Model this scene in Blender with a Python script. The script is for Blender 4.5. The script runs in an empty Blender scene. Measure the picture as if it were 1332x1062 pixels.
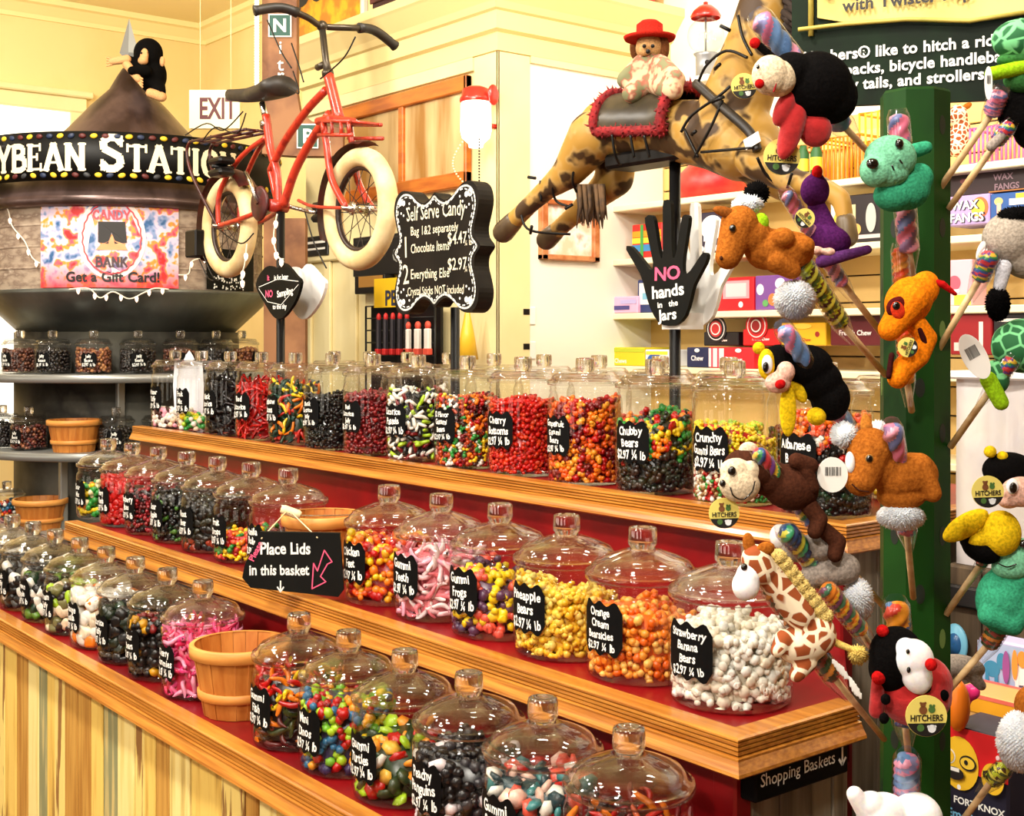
import bpy, math, random
import numpy as np
from math import sin, cos, pi, radians, sqrt, atan2
from mathutils import Vector, Matrix, noise as mnoise

random.seed(7)
SC = bpy.context.scene
COL = SC.collection

# ---------------------------------------------------------------- camera, world, lights
ANG = radians(38.6)
FW = Vector((-cos(ANG), sin(ANG), 0)); RT = Vector((sin(ANG), cos(ANG), 0)); UP = Vector((0, 0, 1))
EYE = 1.55; FP = 1650.0; CX = 666.0; CY = 440.0
CAM = Vector((0, 0, EYE))
cd = bpy.data.cameras.new('camera'); cam = bpy.data.objects.new('camera', cd); COL.objects.link(cam)
cd.sensor_width = 36; cd.lens = 36 * FP / 1332; cd.shift_y = -(531 - CY) / 1332; cd.clip_start = 0.05
cam.location = CAM
cam.rotation_euler = Matrix((RT, UP, -FW)).transposed().to_euler()
SC.camera = cam
SC.view_settings.view_transform = 'Standard'; SC.view_settings.look = 'None'
SC.view_settings.gamma = 1; SC.view_settings.exposure = -0.14; SC.view_settings.use_curve_mapping = False
SC.cycles.max_bounces = 8; SC.cycles.transparent_max_bounces = 40; SC.cycles.glossy_bounces = 4
SC.cycles.transmission_bounces = 8; SC.cycles.diffuse_bounces = 3; SC.cycles.use_denoising = True
SC.cycles.sample_clamp_indirect = 6.0; SC.cycles.caustics_reflective = False; SC.cycles.caustics_refractive = False
wd = bpy.data.worlds.new('world'); SC.world = wd; wd.use_nodes = True
wd.node_tree.nodes['Background'].inputs[0].default_value = (1.0, 0.92, 0.80, 1)
wd.node_tree.nodes['Background'].inputs[1].default_value = 0.1

def area(name, loc, target, power, size, col=(1, .93, .82), shape='DISK'):
    l = bpy.data.lights.new(name, 'AREA'); l.energy = power; l.size = size; l.color = col; l.shape = shape
    o = bpy.data.objects.new(name, l); COL.objects.link(o); o.location = loc
    o.rotation_euler = (Vector(target) - Vector(loc)).to_track_quat('-Z', 'Y').to_euler()
    return o
area('ceiling_and_fill_spot', (-1.2, 0.15, 3.5), (-1.7, 1.7, 1.0), 60, 0.3)
area('ceiling_and_fill_spot', (-2.6, 0.1, 3.5), (-2.9, 1.8, 1.0), 50, 0.3)
area('ceiling_and_fill_spot', (-4.2, 0.1, 3.5), (-4.3, 1.9, 1.0), 45, 0.3)
area('ceiling_and_fill_spot', (-0.2, -1.2, 3.0), (-2.0, 1.4, 0.9), 60, 0.3)  # added front fill from behind the camera, brightens the near jars
area('ceiling_and_fill_spot', (-2.8, -1.3, 3.2), (-3.4, 1.3, 0.7), 60, 0.3)  # second added front fill, lifts the candy further along the counter
area('ceiling_and_fill_spot', (0.3, 0.3, 3.4), (-1.1, 1.5, 1.4), 40, 0.3)
area('ceiling_and_fill_spot', (-1.7, 2.9, 3.6), (-2.5, 4.4, 1.8), 46, 0.4)
area('ceiling_and_fill_spot', (-2.6, 2.2, 3.7), (-4.3, 3.7, 2.2), 46, 0.4)
area('ceiling_and_fill_spot', (-5.0, 0.8, 3.7), (-6.2, 2.4, 2.0), 60, 0.4)
area('ceiling_and_fill_spot', (-7.8, 0.9, 3.6), (-9.2, 2.6, 2.2), 60, 0.5)
area('ceiling_and_fill_spot', (-6.8, 3.2, 3.6), (-7.6, 4.4, 2.9), 16, 0.4)

# ---------------------------------------------------------------- pixel / world helpers (calibrated camera)
def ray(u, v): return FW + RT * ((u - CX) / FP) + UP * ((CY - v) / FP)
def P(u, v, d): return CAM + ray(u, v) * d
def onY(u, v, Y): r = ray(u, v); return CAM + r * (Y / r.y)
def onX(u, v, X): r = ray(u, v); return CAM + r * (X / r.x)
def XatY(u, Y): return onY(u, CY, Y).x

# ---------------------------------------------------------------- object helpers
def thing(name, label, cat, loc=(0, 0, 0), group=None, rotz=0.0):
    o = bpy.data.objects.new(name, None); COL.objects.link(o); o.location = loc; o.rotation_euler[2] = rotz
    o.empty_display_size = .05; o['label'] = label; o['category'] = cat
    if group: o['group'] = group
    return o
def tag(o, label, cat, group=None, kind=None):
    o['label'] = label; o['category'] = cat
    if group: o['group'] = group
    if kind: o['kind'] = kind
    return o
def attach(o, parent, local=False):
    o.parent = parent
    if not local:
        root = parent; T = Vector((0, 0, 0))
        while root.parent is not None: root = root.parent
        if parent.parent is None: o.matrix_parent_inverse = Matrix.Translation(-Vector(root.location))
    return o

def orth(n):
    n = Vector(n).normalized(); a = Vector((0, 0, 1)) if abs(n.z) < .9 else Vector((1, 0, 0))
    x = a.cross(n).normalized(); return x, n.cross(x), n

def catmull(pts, n=6, closed=False):
    pts = [Vector(p) for p in pts]; out = []; N = len(pts)
    rng = range(N if closed else N - 1)
    for i in rng:
        if closed: p0, p1, p2, p3 = pts[(i - 1) % N], pts[i], pts[(i + 1) % N], pts[(i + 2) % N]
        else: p0, p1, p2, p3 = pts[max(i - 1, 0)], pts[i], pts[i + 1], pts[min(i + 2, N - 1)]
        for k in range(n):
            t = k / n
            out.append(0.5 * ((2 * p1) + (p2 - p0) * t + (2 * p0 - 5 * p1 + 4 * p2 - p3) * t * t + (3 * p1 - p0 - 3 * p2 + p3) * t ** 3))
    if not closed: out.append(pts[-1])
    return out

class MB:
    """collects shapes; build() links them as ONE mesh object"""
    def __init__(s): s.v = []; s.f = []; s.m = []; s.s = []
    def add(s, vs, fs, mat=0, smooth=True):
        b = len(s.v); s.v.extend([tuple(x) for x in vs])
        for f in fs: s.f.append([b + i for i in f]); s.m.append(mat); s.s.append(smooth)
    def box(s, lo, hi, mat=0, M=None, bev=0.0):
        x0, y0, z0 = lo; x1, y1, z1 = hi
        if bev > 0:
            b = min(bev, (x1 - x0) * .45, (y1 - y0) * .45, (z1 - z0) * .45); vs = []; idx = {}
            for ix, X in enumerate((x0, x1)):
                for iy, Y in enumerate((y0, y1)):
                    for iz, Z_ in enumerate((z0, z1)):
                        sx, sy, sz = (b, -b)[ix], (b, -b)[iy], (b, -b)[iz]
                        for k, o in enumerate(((0, sy, sz), (sx, 0, sz), (sx, sy, 0))):
                            idx[ix, iy, iz, k] = len(vs); vs.append(Vector((X + o[0], Y + o[1], Z_ + o[2])))
            I = lambda a, b_, c, k: idx[a, b_, c, k]
            fs = []
            fs += [[I(0,0,0,0), I(0,0,1,0), I(0,1,1,0), I(0,1,0,0)], [I(1,0,0,0), I(1,1,0,0), I(1,1,1,0), I(1,0,1,0)]]
            fs += [[I(0,0,0,1), I(1,0,0,1), I(1,0,1,1), I(0,0,1,1)], [I(0,1,0,1), I(0,1,1,1), I(1,1,1,1), I(1,1,0,1)]]
            fs += [[I(0,0,0,2), I(0,1,0,2), I(1,1,0,2), I(1,0,0,2)], [I(0,0,1,2), I(1,0,1,2), I(1,1,1,2), I(0,1,1,2)]]
            for a in (0, 1):
                for c in (0, 1):
                    fs.append([I(a,0,c,0), I(a,1,c,0), I(a,1,c,2), I(a,0,c,2)])
                    fs.append([I(a,c,0,0), I(a,c,1,0), I(a,c,1,1), I(a,c,0,1)])
                    fs.append([I(0,a,c,1), I(1,a,c,1), I(1,a,c,2), I(0,a,c,2)])
            for a in (0, 1):
                for b_ in (0, 1):
                    for c in (0, 1): fs.append([I(a,b_,c,0), I(a,b_,c,1), I(a,b_,c,2)])
        else:
            vs = [Vector((x, y, z)) for x in (x0, x1) for y in (y0, y1) for z in (z0, z1)]
            fs = [[0,1,3,2], [4,6,7,5], [0,4,5,1], [2,3,7,6], [0,2,6,4], [1,5,7,3]]
        if M: vs = [M @ v for v in vs]
        s.add(vs, fs, mat, False)
    def tube(s, pts, r, seg=8, mat=0, cap=True, smooth=True, closed=False):
        pts = [Vector(p) for p in pts]; N = len(pts)
        rs = r if isinstance(r, (list, tuple)) else [r] * N
        vs = []; fs = []; px = None
        for i, p in enumerate(pts):
            if closed: t = pts[(i + 1) % N] - pts[(i - 1) % N]
            else: t = pts[min(i + 1, N - 1)] - pts[max(i - 1, 0)]
            if t.length < 1e-9: t = Vector((0, 0, 1))
            t.normalize()
            if px is None: x, y, _ = orth(t)
            else:
                x = px - t * px.dot(t)
                if x.length < 1e-6: x, y, _ = orth(t)
                x.normalize(); y = t.cross(x)
            px = x
            for k in range(seg):
                a = 2 * pi * k / seg; vs.append(p + (x * cos(a) + y * sin(a)) * rs[i])
        for i in range(N if closed else N - 1):
            for k in range(seg):
                a = i * seg; b = ((i + 1) % N) * seg; k2 = (k + 1) % seg
                fs.append([a + k, a + k2, b + k2, b + k])
        if cap and not closed: fs.append(list(range(seg))[::-1]); fs.append([(N - 1) * seg + k for k in range(seg)])
        s.add(vs, fs, mat, smooth)
    def capsule(s, a, ra, b, rb, seg=12, mat=0):
        a, b = Vector(a), Vector(b); t = b - a; L = t.length
        if L < 1e-6: return s.ball(a, (ra, ra, ra), mat=mat)
        t /= L; pts = []; rs = []
        for k in range(5): q = pi / 2 * (1 - k / 4.0); pts.append(a - t * ra * sin(q)); rs.append(max(ra * cos(q), 1e-4))
        for k in range(5): q = pi / 2 * k / 4.0; pts.append(b + t * rb * sin(q)); rs.append(max(rb * cos(q), 1e-4))
        s.tube(pts, rs, seg, mat)
    def lathe(s, prof, seg=24, c=(0, 0, 0), mat=0, M=None, smooth=True, a0=0.0, a1=2 * pi, cap=False):
        c = Vector(c); full = abs(a1 - a0 - 2 * pi) < 1e-6; n = seg if full else seg + 1
        vs = []; fs = []
        for (r, z) in prof:
            for k in range(n):
                a = a0 + (a1 - a0) * k / seg; p = Vector((r * cos(a), r * sin(a), z)); p = M @ p if M else p + c; vs.append(p)
        for i in range(len(prof) - 1):
            for k in range(seg):
                k2 = (k + 1) % n; fs.append([i * n + k, i * n + k2, (i + 1) * n + k2, (i + 1) * n + k])
        if cap: fs.append(list(range(n))[::-1]); fs.append([(len(prof) - 1) * n + k for k in range(n)])
        s.add(vs, fs, mat, smooth)
    def ball(s, c, r, seg=14, rings=9, mat=0, axes=None):
        c = Vector(c); X, Y, Z = axes or (Vector((1,0,0)), Vector((0,1,0)), Vector((0,0,1)))
        if not isinstance(r, (tuple, list)): r = (r, r, r)
        vs = [c + Z * r[2]]; fs = []
        for i in range(1, rings):
            t = pi * i / rings
            for k in range(seg):
                a = 2 * pi * k / seg; vs.append(c + X * (r[0] * sin(t) * cos(a)) + Y * (r[1] * sin(t) * sin(a)) + Z * (r[2] * cos(t)))
        vs.append(c - Z * r[2]); L = len(vs) - 1
        for k in range(seg):
            k2 = (k + 1) % seg; fs.append([0, 1 + k, 1 + k2]); b = 1 + (rings - 2) * seg; fs.append([L, b + k2, b + k])
        for i in range(rings - 2):
            for k in range(seg):
                k2 = (k + 1) % seg; a = 1 + i * seg; b = a + seg; fs.append([a + k, b + k, b + k2, a + k2])
        s.add(vs, fs, mat, True)
    def prism(s, outline, o, x, y, th, mat=0, side=None, bev=0.0):
        """outline [(a,b)] in the plane o + a x + b y, extruded th along x cross y (front) from the plane backwards"""
        o, x, y = Vector(o), Vector(x), Vector(y); n = x.cross(y).normalized(); N = len(outline)
        fr = [o + x * a + y * b for a, b in outline]; bk = [p - n * th for p in fr]
        s.add(fr, [list(range(N))], mat, False); s.add(bk, [list(range(N))[::-1]], mat if side is None else side, False)
        s.add(fr + bk, [[i, i + N, (i + 1) % N + N, (i + 1) % N] for i in range(N)], mat if side is None else side, False)
    def quadsweep(s, prof, path, mat=0, smooth=False, cap=True):
        """prof [(out, z)] swept along path [(point, outdir)]"""
        vs = []; n = len(prof); fs = []
        for p, d in path:
            for a, z in prof: vs.append(Vector(p) + Vector(d) * a + UP * z)
        for i in range(len(path) - 1):
            for k in range(n):
                k2 = (k + 1) % n; fs.append([i * n + k, i * n + k2, (i + 1) * n + k2, (i + 1) * n + k])
        if cap: fs.append(list(range(n))[::-1]); fs.append([(len(path) - 1) * n + k for k in range(n)])
        s.add(vs, fs, mat, smooth)
    def spikes(s, c, r, n, ln, w, mat=0, axes=None, bias=None, spread=1.0):
        """fluffy tuft: thin cones over a ball"""
        c = Vector(c); rr = r if isinstance(r, (tuple, list)) else (r, r, r); X, Y, Z = axes or (Vector((1,0,0)), Vector((0,1,0)), Vector((0,0,1)))
        for i in range(n):
            z = 1 - 2 * (i + .5) / n; q = sqrt(max(0, 1 - z * z)); a = i * 2.39996
            d = X * (q * cos(a) * rr[0]) + Y * (q * sin(a) * rr[1]) + Z * (z * rr[2]); nd = d.normalized()
            if bias is not None: nd = (nd + Vector(bias)).normalized()
            nd = (nd + Vector((random.uniform(-.3, .3), random.uniform(-.3, .3), random.uniform(-.3, .3)))).normalized()
            e, g, _ = orth(nd); p = c + d * .93; L = ln * random.uniform(.7, 1.25)
            s.add([p + e * w, p + (e * -.5 + g * .87) * w, p + (e * -.5 - g * .87) * w, p + nd * L], [[0, 1, 3], [1, 2, 3], [2, 0, 3]], mat, True)
    def build(s, name, mats, parent=None, local=False, remesh=None, smoothit=0, sub=0):
        me = bpy.data.meshes.new(name); me.from_pydata(s.v, [], s.f)
        if not isinstance(mats, (list, tuple)): mats = [mats]
        for m in mats: me.materials.append(m)
        me.polygons.foreach_set('material_index', s.m); me.polygons.foreach_set('use_smooth', s.s); me.update()
        o = bpy.data.objects.new(name, me); COL.objects.link(o)
        if remesh:
            md = o.modifiers.new('r', 'REMESH'); md.mode = 'VOXEL'; md.voxel_size = remesh; md.use_smooth_shade = True
            if smoothit:
                ms = o.modifiers.new('s', 'SMOOTH'); ms.factor = .5; ms.iterations = smoothit
            bpy.context.view_layer.update(); dg = bpy.context.evaluated_depsgraph_get()
            nm = bpy.data.meshes.new_from_object(o.evaluated_get(dg)); o.modifiers.clear()
            nm.name = name; o.data = nm; bpy.data.meshes.remove(me)
            nm.materials.clear(); nm.materials.append(mats[0])
            nm.polygons.foreach_set('use_smooth', [True] * len(nm.polygons)); nm.update()
        if parent is not None: attach(o, parent, local)
        return o

# ---------------------------------------------------------------- materials
def lin(c):
    return tuple(((x / 255) / 12.92 if x / 255 <= .04045 else ((x / 255 + .055) / 1.055) ** 2.4) for x in c)
MC = {}
def mat(name, c, rough=.55, metal=0.0, c2=None, scale=8.0, stretch=(1, 1, 1), bump=0.0, emit=0.0, coat=0.0, lo=.4, hi=.6, detail=4.0, sub=0.0, spec=.5, c3=None, rot=(0, 0, 0), tex='noise', sheen=0.0):
    if name in MC: return MC[name]
    m = bpy.data.materials.new(name); m.use_nodes = True; nt = m.node_tree; b = nt.nodes['Principled BSDF']; N = nt.nodes.new; L = nt.links.new
    col = lin(c) + (1,)
    b.inputs['Base Color'].default_value = col; b.inputs['Roughness'].default_value = rough; b.inputs['Metallic'].default_value = metal
    b.inputs['Specular IOR Level'].default_value = spec; b.inputs['Coat Weight'].default_value = coat; b.inputs['Coat Roughness'].default_value = .12
    if sheen: b.inputs['Sheen Weight'].default_value = sheen
    if sub: b.inputs['Subsurface Weight'].default_value = sub; b.inputs['Subsurface Radius'].default_value = (.02, .012, .008); b.inputs['Subsurface Scale'].default_value = .5
    if emit: b.inputs['Emission Color'].default_value = col; b.inputs['Emission Strength'].default_value = emit
    if c2 or bump:
        tc = N('ShaderNodeTexCoord'); mp = N('ShaderNodeMapping'); L(tc.outputs['Object'], mp.inputs[0]); mp.inputs['Scale'].default_value = stretch; mp.inputs['Rotation'].default_value = rot
        if tex == 'voronoi':
            nz = N('ShaderNodeTexVoronoi'); nz.feature = 'DISTANCE_TO_EDGE'; nz.inputs['Scale'].default_value = scale; out = nz.outputs['Distance']
        elif tex == 'dots':
            nz = N('ShaderNodeTexVoronoi'); nz.inputs['Scale'].default_value = scale; nz.inputs['Randomness'].default_value = .6; out = nz.outputs['Distance']
        else:
            nz = N('ShaderNodeTexNoise'); nz.inputs['Scale'].default_value = scale; nz.inputs['Detail'].default_value = detail; out = nz.outputs[0]
        L(mp.outputs[0], nz.inputs['Vector'])
        if c2:
            rp = N('ShaderNodeValToRGB'); e = rp.color_ramp.elements; e[0].position = lo; e[0].color = col; e[1].position = hi; e[1].color = lin(c2) + (1,)
            if c3: k = e.new(min(1, hi + (hi - lo))); k.color = lin(c3) + (1,)
            L(out, rp.inputs[0]); L(rp.outputs[0], b.inputs['Base Color'])
        if bump:
            bp = N('ShaderNodeBump'); bp.inputs['Strength'].default_value = bump; bp.inputs['Distance'].default_value = .01; L(out, bp.inputs['Height']); L(bp.outputs[0], b.inputs['Normal'])
    MC[name] = m; return m

def glass_mat(name, tint=(1, 1, 1), base=.05, edge=.75, power=2.6, rough=.02, refr=0.0):
    m = bpy.data.materials.new(name); m.use_nodes = True; nt = m.node_tree; nt.nodes.clear(); N = nt.nodes.new; L = nt.links.new
    out = N('ShaderNodeOutputMaterial'); tr = N('ShaderNodeBsdfTransparent'); tr.inputs[0].default_value = (*tint, 1)
    gl = N('ShaderNodeBsdfGlossy'); gl.inputs['Roughness'].default_value = rough
    lw = N('ShaderNodeLayerWeight'); lw.inputs[0].default_value = .5
    pw = N('ShaderNodeMath'); pw.operation = 'POWER'; pw.inputs[1].default_value = power; L(lw.outputs['Facing'], pw.inputs[0])
    ml = N('ShaderNodeMath'); ml.operation = 'MULTIPLY_ADD'; ml.inputs[1].default_value = edge; ml.inputs[2].default_value = base; L(pw.outputs[0], ml.inputs[0])
    mx = N('ShaderNodeMixShader'); L(ml.outputs[0], mx.inputs[0]); L(gl.outputs[0], mx.inputs[2])
    if refr:
        g2 = N('ShaderNodeBsdfGlass'); g2.inputs['IOR'].default_value = 1.42; g2.inputs['Roughness'].default_value = 0.0
        m2 = N('ShaderNodeMixShader'); m2.inputs[0].default_value = refr; L(tr.outputs[0], m2.inputs[1]); L(g2.outputs[0], m2.inputs[2]); L(m2.outputs[0], mx.inputs[1])
    else: L(tr.outputs[0], mx.inputs[1])
    L(mx.outputs[0], out.inputs[0]); return m

GLASS = glass_mat('jar_glass', (.985, .99, .99), .03, .6, 3.4)
LIDGLASS = glass_mat('lid_glass', (.96, .965, .965), .035, .75, 2.6, refr=.14)
OAK = mat('oak_moulding', (160, 94, 28), .32, c2=(204, 136, 52), scale=7, stretch=(.6, 9, 22), bump=.08, coat=.35, detail=8, lo=.35, hi=.65)
OAKX = mat('oak_moulding_side', (160, 94, 28), .32, c2=(204, 136, 52), scale=7, stretch=(9, .6, 22), bump=.08, coat=.35, detail=8, lo=.35, hi=.65)
RED = mat('red_paint', (112, 4, 10), .4, c2=(138, 9, 13), scale=5, coat=.15)
CREAM = mat('cream_paint', (236, 218, 160), .5, c2=(242, 226, 172), scale=2)
WHITEP = mat('white_paint', (250, 246, 230), .5)
YELLOWW = mat('yellow_wall', (232, 204, 136), .6, c2=(238, 212, 148), scale=1.5)
BLACK = mat('black_metal', (10, 9, 9), .4, spec=.3)
CHALK = mat('chalkboard_black', (9, 10, 8), .6, c2=(15, 15, 12), scale=9, spec=.15)
LABELB = mat('label_black', (4, 4, 4), .6, spec=.12)
INK = mat('white_ink', (245, 245, 238), .6)
PINKINK = mat('pink_ink', (236, 90, 130), .6)
WHITE = mat('white_plain', (244, 242, 236), .5)
GALV = mat('galvanised_metal', (120, 124, 118), .38, .75, c2=(86, 90, 86), scale=3, bump=.05, stretch=(1, 1, .4))
STEEL = mat('shelf_steel', (150, 152, 148), .35, .5)
CHROME = mat('chrome', (210, 208, 200), .2, 1.0)
STICKW = mat('stick_wood', (222, 190, 140), .6, c2=(206, 168, 116), scale=20, stretch=(1, 1, 4))
BASKETW = mat('basket_wood', (182, 106, 36), .55, c2=(204, 132, 56), scale=6, stretch=(6, 6, .8), bump=.1)
def plain(c, rough=.55, **k): return mat('paint_%d_%d_%d_%d' % (*c, int(rough * 100)), c, rough, **k)
def plush(c, c2=None): return mat('plush_%d_%d_%d' % c, c, .95, c2=c2 or tuple(max(0, int(x * .82)) for x in c), scale=300, bump=.16, sheen=.0, detail=2, lo=.35, hi=.65, spec=.06)

# ---------------------------------------------------------------- lettering
CHARS = "ABCDEFGHIJKLMNOPQRSTUVWXYZabcdefghijklmnopqrstuvwxyz0123456789$&!.,'%-/?\u00ae\u00bc\u00bd"
GL = {}
def load_glyphs():
    tmp = []
    for bold in (0, 1):
        for body in ['HH'] + list(CHARS) + ['H' + c + 'H' for c in CHARS]:
            cu = bpy.data.curves.new('g', 'FONT'); cu.body = body; cu.resolution_u = 2 if not bold else 3; cu.offset = .026 if bold else .006
            ob = bpy.data.objects.new('g', cu); COL.objects.link(ob); tmp.append((bold, body, ob))
    bpy.context.view_layer.update(); dg = bpy.context.evaluated_depsgraph_get(); W = {}
    for bold, body, ob in tmp:
        me = bpy.data.meshes.new_from_object(ob.evaluated_get(dg)); vs = [(v.co.x, v.co.y) for v in me.vertices]
        if len(body) == 1: GL[bold, body] = [vs, [list(p.vertices) for p in me.polygons], 0]
        W[bold, body] = (max(v[0] for v in vs) - min(v[0] for v in vs)) if vs else 0
        bpy.data.meshes.remove(me)
    for bold in (0, 1):
        for c in CHARS:
            if (bold, c) in GL: GL[bold, c][2] = W[bold, 'H' + c + 'H'] - W[bold, 'HH']
    for _, _, ob in tmp: cu = ob.data; bpy.data.objects.remove(ob); bpy.data.curves.remove(cu)
load_glyphs()
def text2d(s, size=1.0, bold=0, jit=0.0, space=1.0, xs=1.0, slant=0.0):
    x = 0.0; out = []
    for ch in s:
        if ch == ' ': x += .3 * size * space * xs; continue
        g = GL.get((bold, ch))
        if not g: continue
        vs, fs, adv = g; a = random.uniform(-jit, jit); sc = size * (1 + random.uniform(-jit, jit) * .6); dy = random.uniform(-jit, jit) * size * .18
        q = []
        for (px, py) in vs:
            px2 = px * xs + py * slant; q.append((x + (px2 * cos(a) - py * sin(a)) * sc, dy + (px2 * sin(a) + py * cos(a)) * sc))
        out.append((q, fs)); x += adv * size * space * xs
    return out, x
def put_text(mb, s, fn, size, mat=0, align='c', bold=0, jit=0.0, space=1.0, xs=1.0, x0=0.0, y0=0.0, slant=0.0, rot=0.0, fit=None):
    t, w = text2d(s, size, bold, jit, space, xs, slant)
    k = min(1.0, fit / w) if fit and w > 0 else 1.0
    off = {'c': -w / 2, 'l': 0, 'r': -w}[align]
    for q, fs in t:
        pts = []
        for a, b in q:
            a = (a + off) * k; pts.append(fn(x0 + a * cos(rot) - b * sin(rot), y0 + a * sin(rot) + b * cos(rot)))
        mb.add(pts, fs, mat, False)
def plane_fn(o, x, y, lift=.0012):
    o, x, y = Vector(o), Vector(x), Vector(y); n = x.cross(y).normalized() * lift
    return lambda a, b: o + x * a + y * b + n
# slab-serif capitals drawn with strokes (unit height), for the old-style signs
SLAB = {
 'L': ([[(.12,0),(.12,1)]], [[(.12,.07),(.62,.07)],[(.6,0),(.6,.26)]], .7), 'Y': ([[(.4,0),(.4,.45)],[(.4,.42),(.1,1)],[(.4,.42),(.7,1)]], [], .8),
 'B': ([[(.14,0),(.14,1)],[(.14,.94),(.4,.94),(.56,.86),(.56,.64),(.4,.54),(.14,.54)],[(.4,.54),(.62,.46),(.64,.16),(.46,.06),(.14,.06)]], [], .74),
 'E': ([[(.14,0),(.14,1)]], [[(.12,.07),(.62,.07)],[(.6,0),(.6,.27)],[(.12,.93),(.58,.93)],[(.56,1),(.56,.75)],[(.14,.52),(.44,.52)],[(.44,.4),(.44,.64)]], .7),
 'A': ([[(.1,0),(.4,1)],[(.4,1),(.72,0)]], [[(.2,.3),(.62,.3)]], .82), 'N': ([[(.14,0),(.14,1)],[(.14,.96),(.66,.04)],[(.66,0),(.66,1)]], [], .84),
 'S': ([[(.62,.8),(.5,.94),(.3,.94),(.14,.82),(.16,.62),(.36,.52),(.58,.4),(.62,.2),(.46,.06),(.24,.06),(.12,.2)]], [[(.63,.98),(.63,.7)],[(.11,.02),(.11,.3)]], .76),
 'T': ([[(.38,0),(.38,1)]], [[(.04,.93),(.72,.93)],[(.05,1),(.05,.72)],[(.71,1),(.71,.72)]], .78), 'I': ([[(.2,0),(.2,1)]], [], .42),
 'O': ([[(.4,.95),(.2,.86),(.11,.6),(.11,.4),(.2,.14),(.4,.05),(.6,.14),(.69,.4),(.69,.6),(.6,.86),(.4,.95)]], [], .82),
 'C': ([[(.64,.74),(.5,.94),(.3,.92),(.12,.66),(.12,.34),(.3,.08),(.5,.06),(.66,.26)]], [[(.64,.98),(.64,.68)]], .76),
 'D': ([[(.14,0),(.14,1)],[(.14,.94),(.42,.92),(.64,.7),(.64,.3),(.42,.08),(.14,.06)]], [], .78), 'K': ([[(.14,0),(.14,1)],[(.16,.44),(.62,1)],[(.3,.56),(.68,0)]], [], .78),
 'R': ([[(.14,0),(.14,1)],[(.14,.94),(.44,.92),(.58,.76),(.48,.54),(.14,.52)],[(.36,.52),(.66,0)]], [], .76), 'H': ([[(.14,0),(.14,1)],[(.62,0),(.62,1)]], [[(.14,.52),(.62,.52)]], .78),
}
def slab_text(mb, s, fn, size, mat=0, x0=0, y0=0, w=.15, first=1.0, align='l'):
    tot = sum((.4 if c == ' ' else SLAB[c][2]) for c in s) * size; x = x0 - (tot / 2 if align == 'c' else 0); newword = True
    def stroke(p, q, th, sz, ox):
        p, q = Vector(p), Vector(q); d = (q - p).normalized(); n = Vector((-d.y, d.x)) * th / 2
        mb.add([fn(ox + a.x * sz, y0 + a.y * sz) for a in (p - n - d * .02, q - n + d * .02, q + n + d * .02, p + n - d * .02)], [[0, 1, 2, 3]], mat, False)
    for c in s:
        if c == ' ': x += .4 * size; newword = True; continue
        sz = size * (first if newword else 1.0); newword = False
        th, tn, adv = SLAB[c]
        for pl in th:
            for i in range(len(pl) - 1): stroke(pl[i], pl[i + 1], w, sz, x)
            if c not in 'SOC' and len(pl) == 2:
                for (a, b) in pl:
                    if b in (0, 1): bb = .035 if b == 0 else .965; stroke((a - .13, bb), (a + .13, bb), .07, sz, x)
        for pl in tn:
            for i in range(len(pl) - 1): stroke(pl[i], pl[i + 1], .085, sz, x)
        x += adv * sz
# ================================================================ room shell
WLX = -9.42; WBY = 4.4; CEIL = 4.02
def structure(o): o['kind'] = 'structure'; return o
m = MB(); m.box((-9.6, -4.1, -.05), (3.1, 4.6, 0)); structure(m.build('floor', mat('floor_boards', (120, 82, 50), .4, c2=(96, 62, 36), scale=4, stretch=(1, 8, 1))))
m = MB(); m.box((-9.6, -4.1, CEIL), (3.1, 4.6, CEIL + .05)); structure(m.build('ceiling', mat('ceiling_paint', (240, 222, 168), .6)))
m = MB(); m.box((WLX - .1, -4.1, 0), (WLX, WBY + .1, CEIL)); structure(m.build('wall_left', YELLOWW))
TAN = mat('tan_wall', (150, 116, 74), .7, c2=(136, 104, 64), scale=2)
m = MB(); m.box((3.0, -4.1, 0), (3.1, WBY + .1, CEIL)); structure(m.build('wall_right', TAN))
m = MB(); m.box((-9.6, -4.1, 0), (3.1, -4.0, CEIL)); structure(m.build('wall_front', TAN))
for n_, (xa, xb_) in enumerate(((-8.2, -6.6), (-5.4, -3.8), (-2.2, -.6), (1.0, 2.4))):   # shop front windows behind the camera
    wf = MB()
    for lo_2, hi_2 in (((xa - .08, -4.0, .7), (xa, -3.94, 3.1)), ((xb_, -4.0, .7), (xb_ + .08, -3.94, 3.1)), ((xa - .08, -4.0, .62), (xb_ + .08, -3.92, .7)), ((xa - .08, -4.0, 3.1), (xb_ + .08, -3.94, 3.18)), (((xa + xb_) / 2 - .03, -4.0, .7), ((xa + xb_) / 2 + .03, -3.95, 3.1))): wf.box(lo_2, hi_2)
    wf = structure(wf.build('window_%d' % (n_ + 3), mat('shop_window_frame', (70, 44, 26), .5)))
    wp = MB(); wp.box((xa, -3.998, .7), (xb_, -3.985, 3.1)); attach(structure(wp.build('window_pane', mat('shop_daylight', (255, 246, 230), .3, emit=3.2))), wf)
KX, KY = -4.336, 3.385; KXL = XatY(398, KY); KZ = 2.795
m = MB(); m.box((WLX, WBY, 0), (KXL, WBY + .1, CEIL)); m.box((KXL, WBY, KZ), (KX, WBY + .1, CEIL)); structure(m.build('wall_back', YELLOWW))
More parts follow.
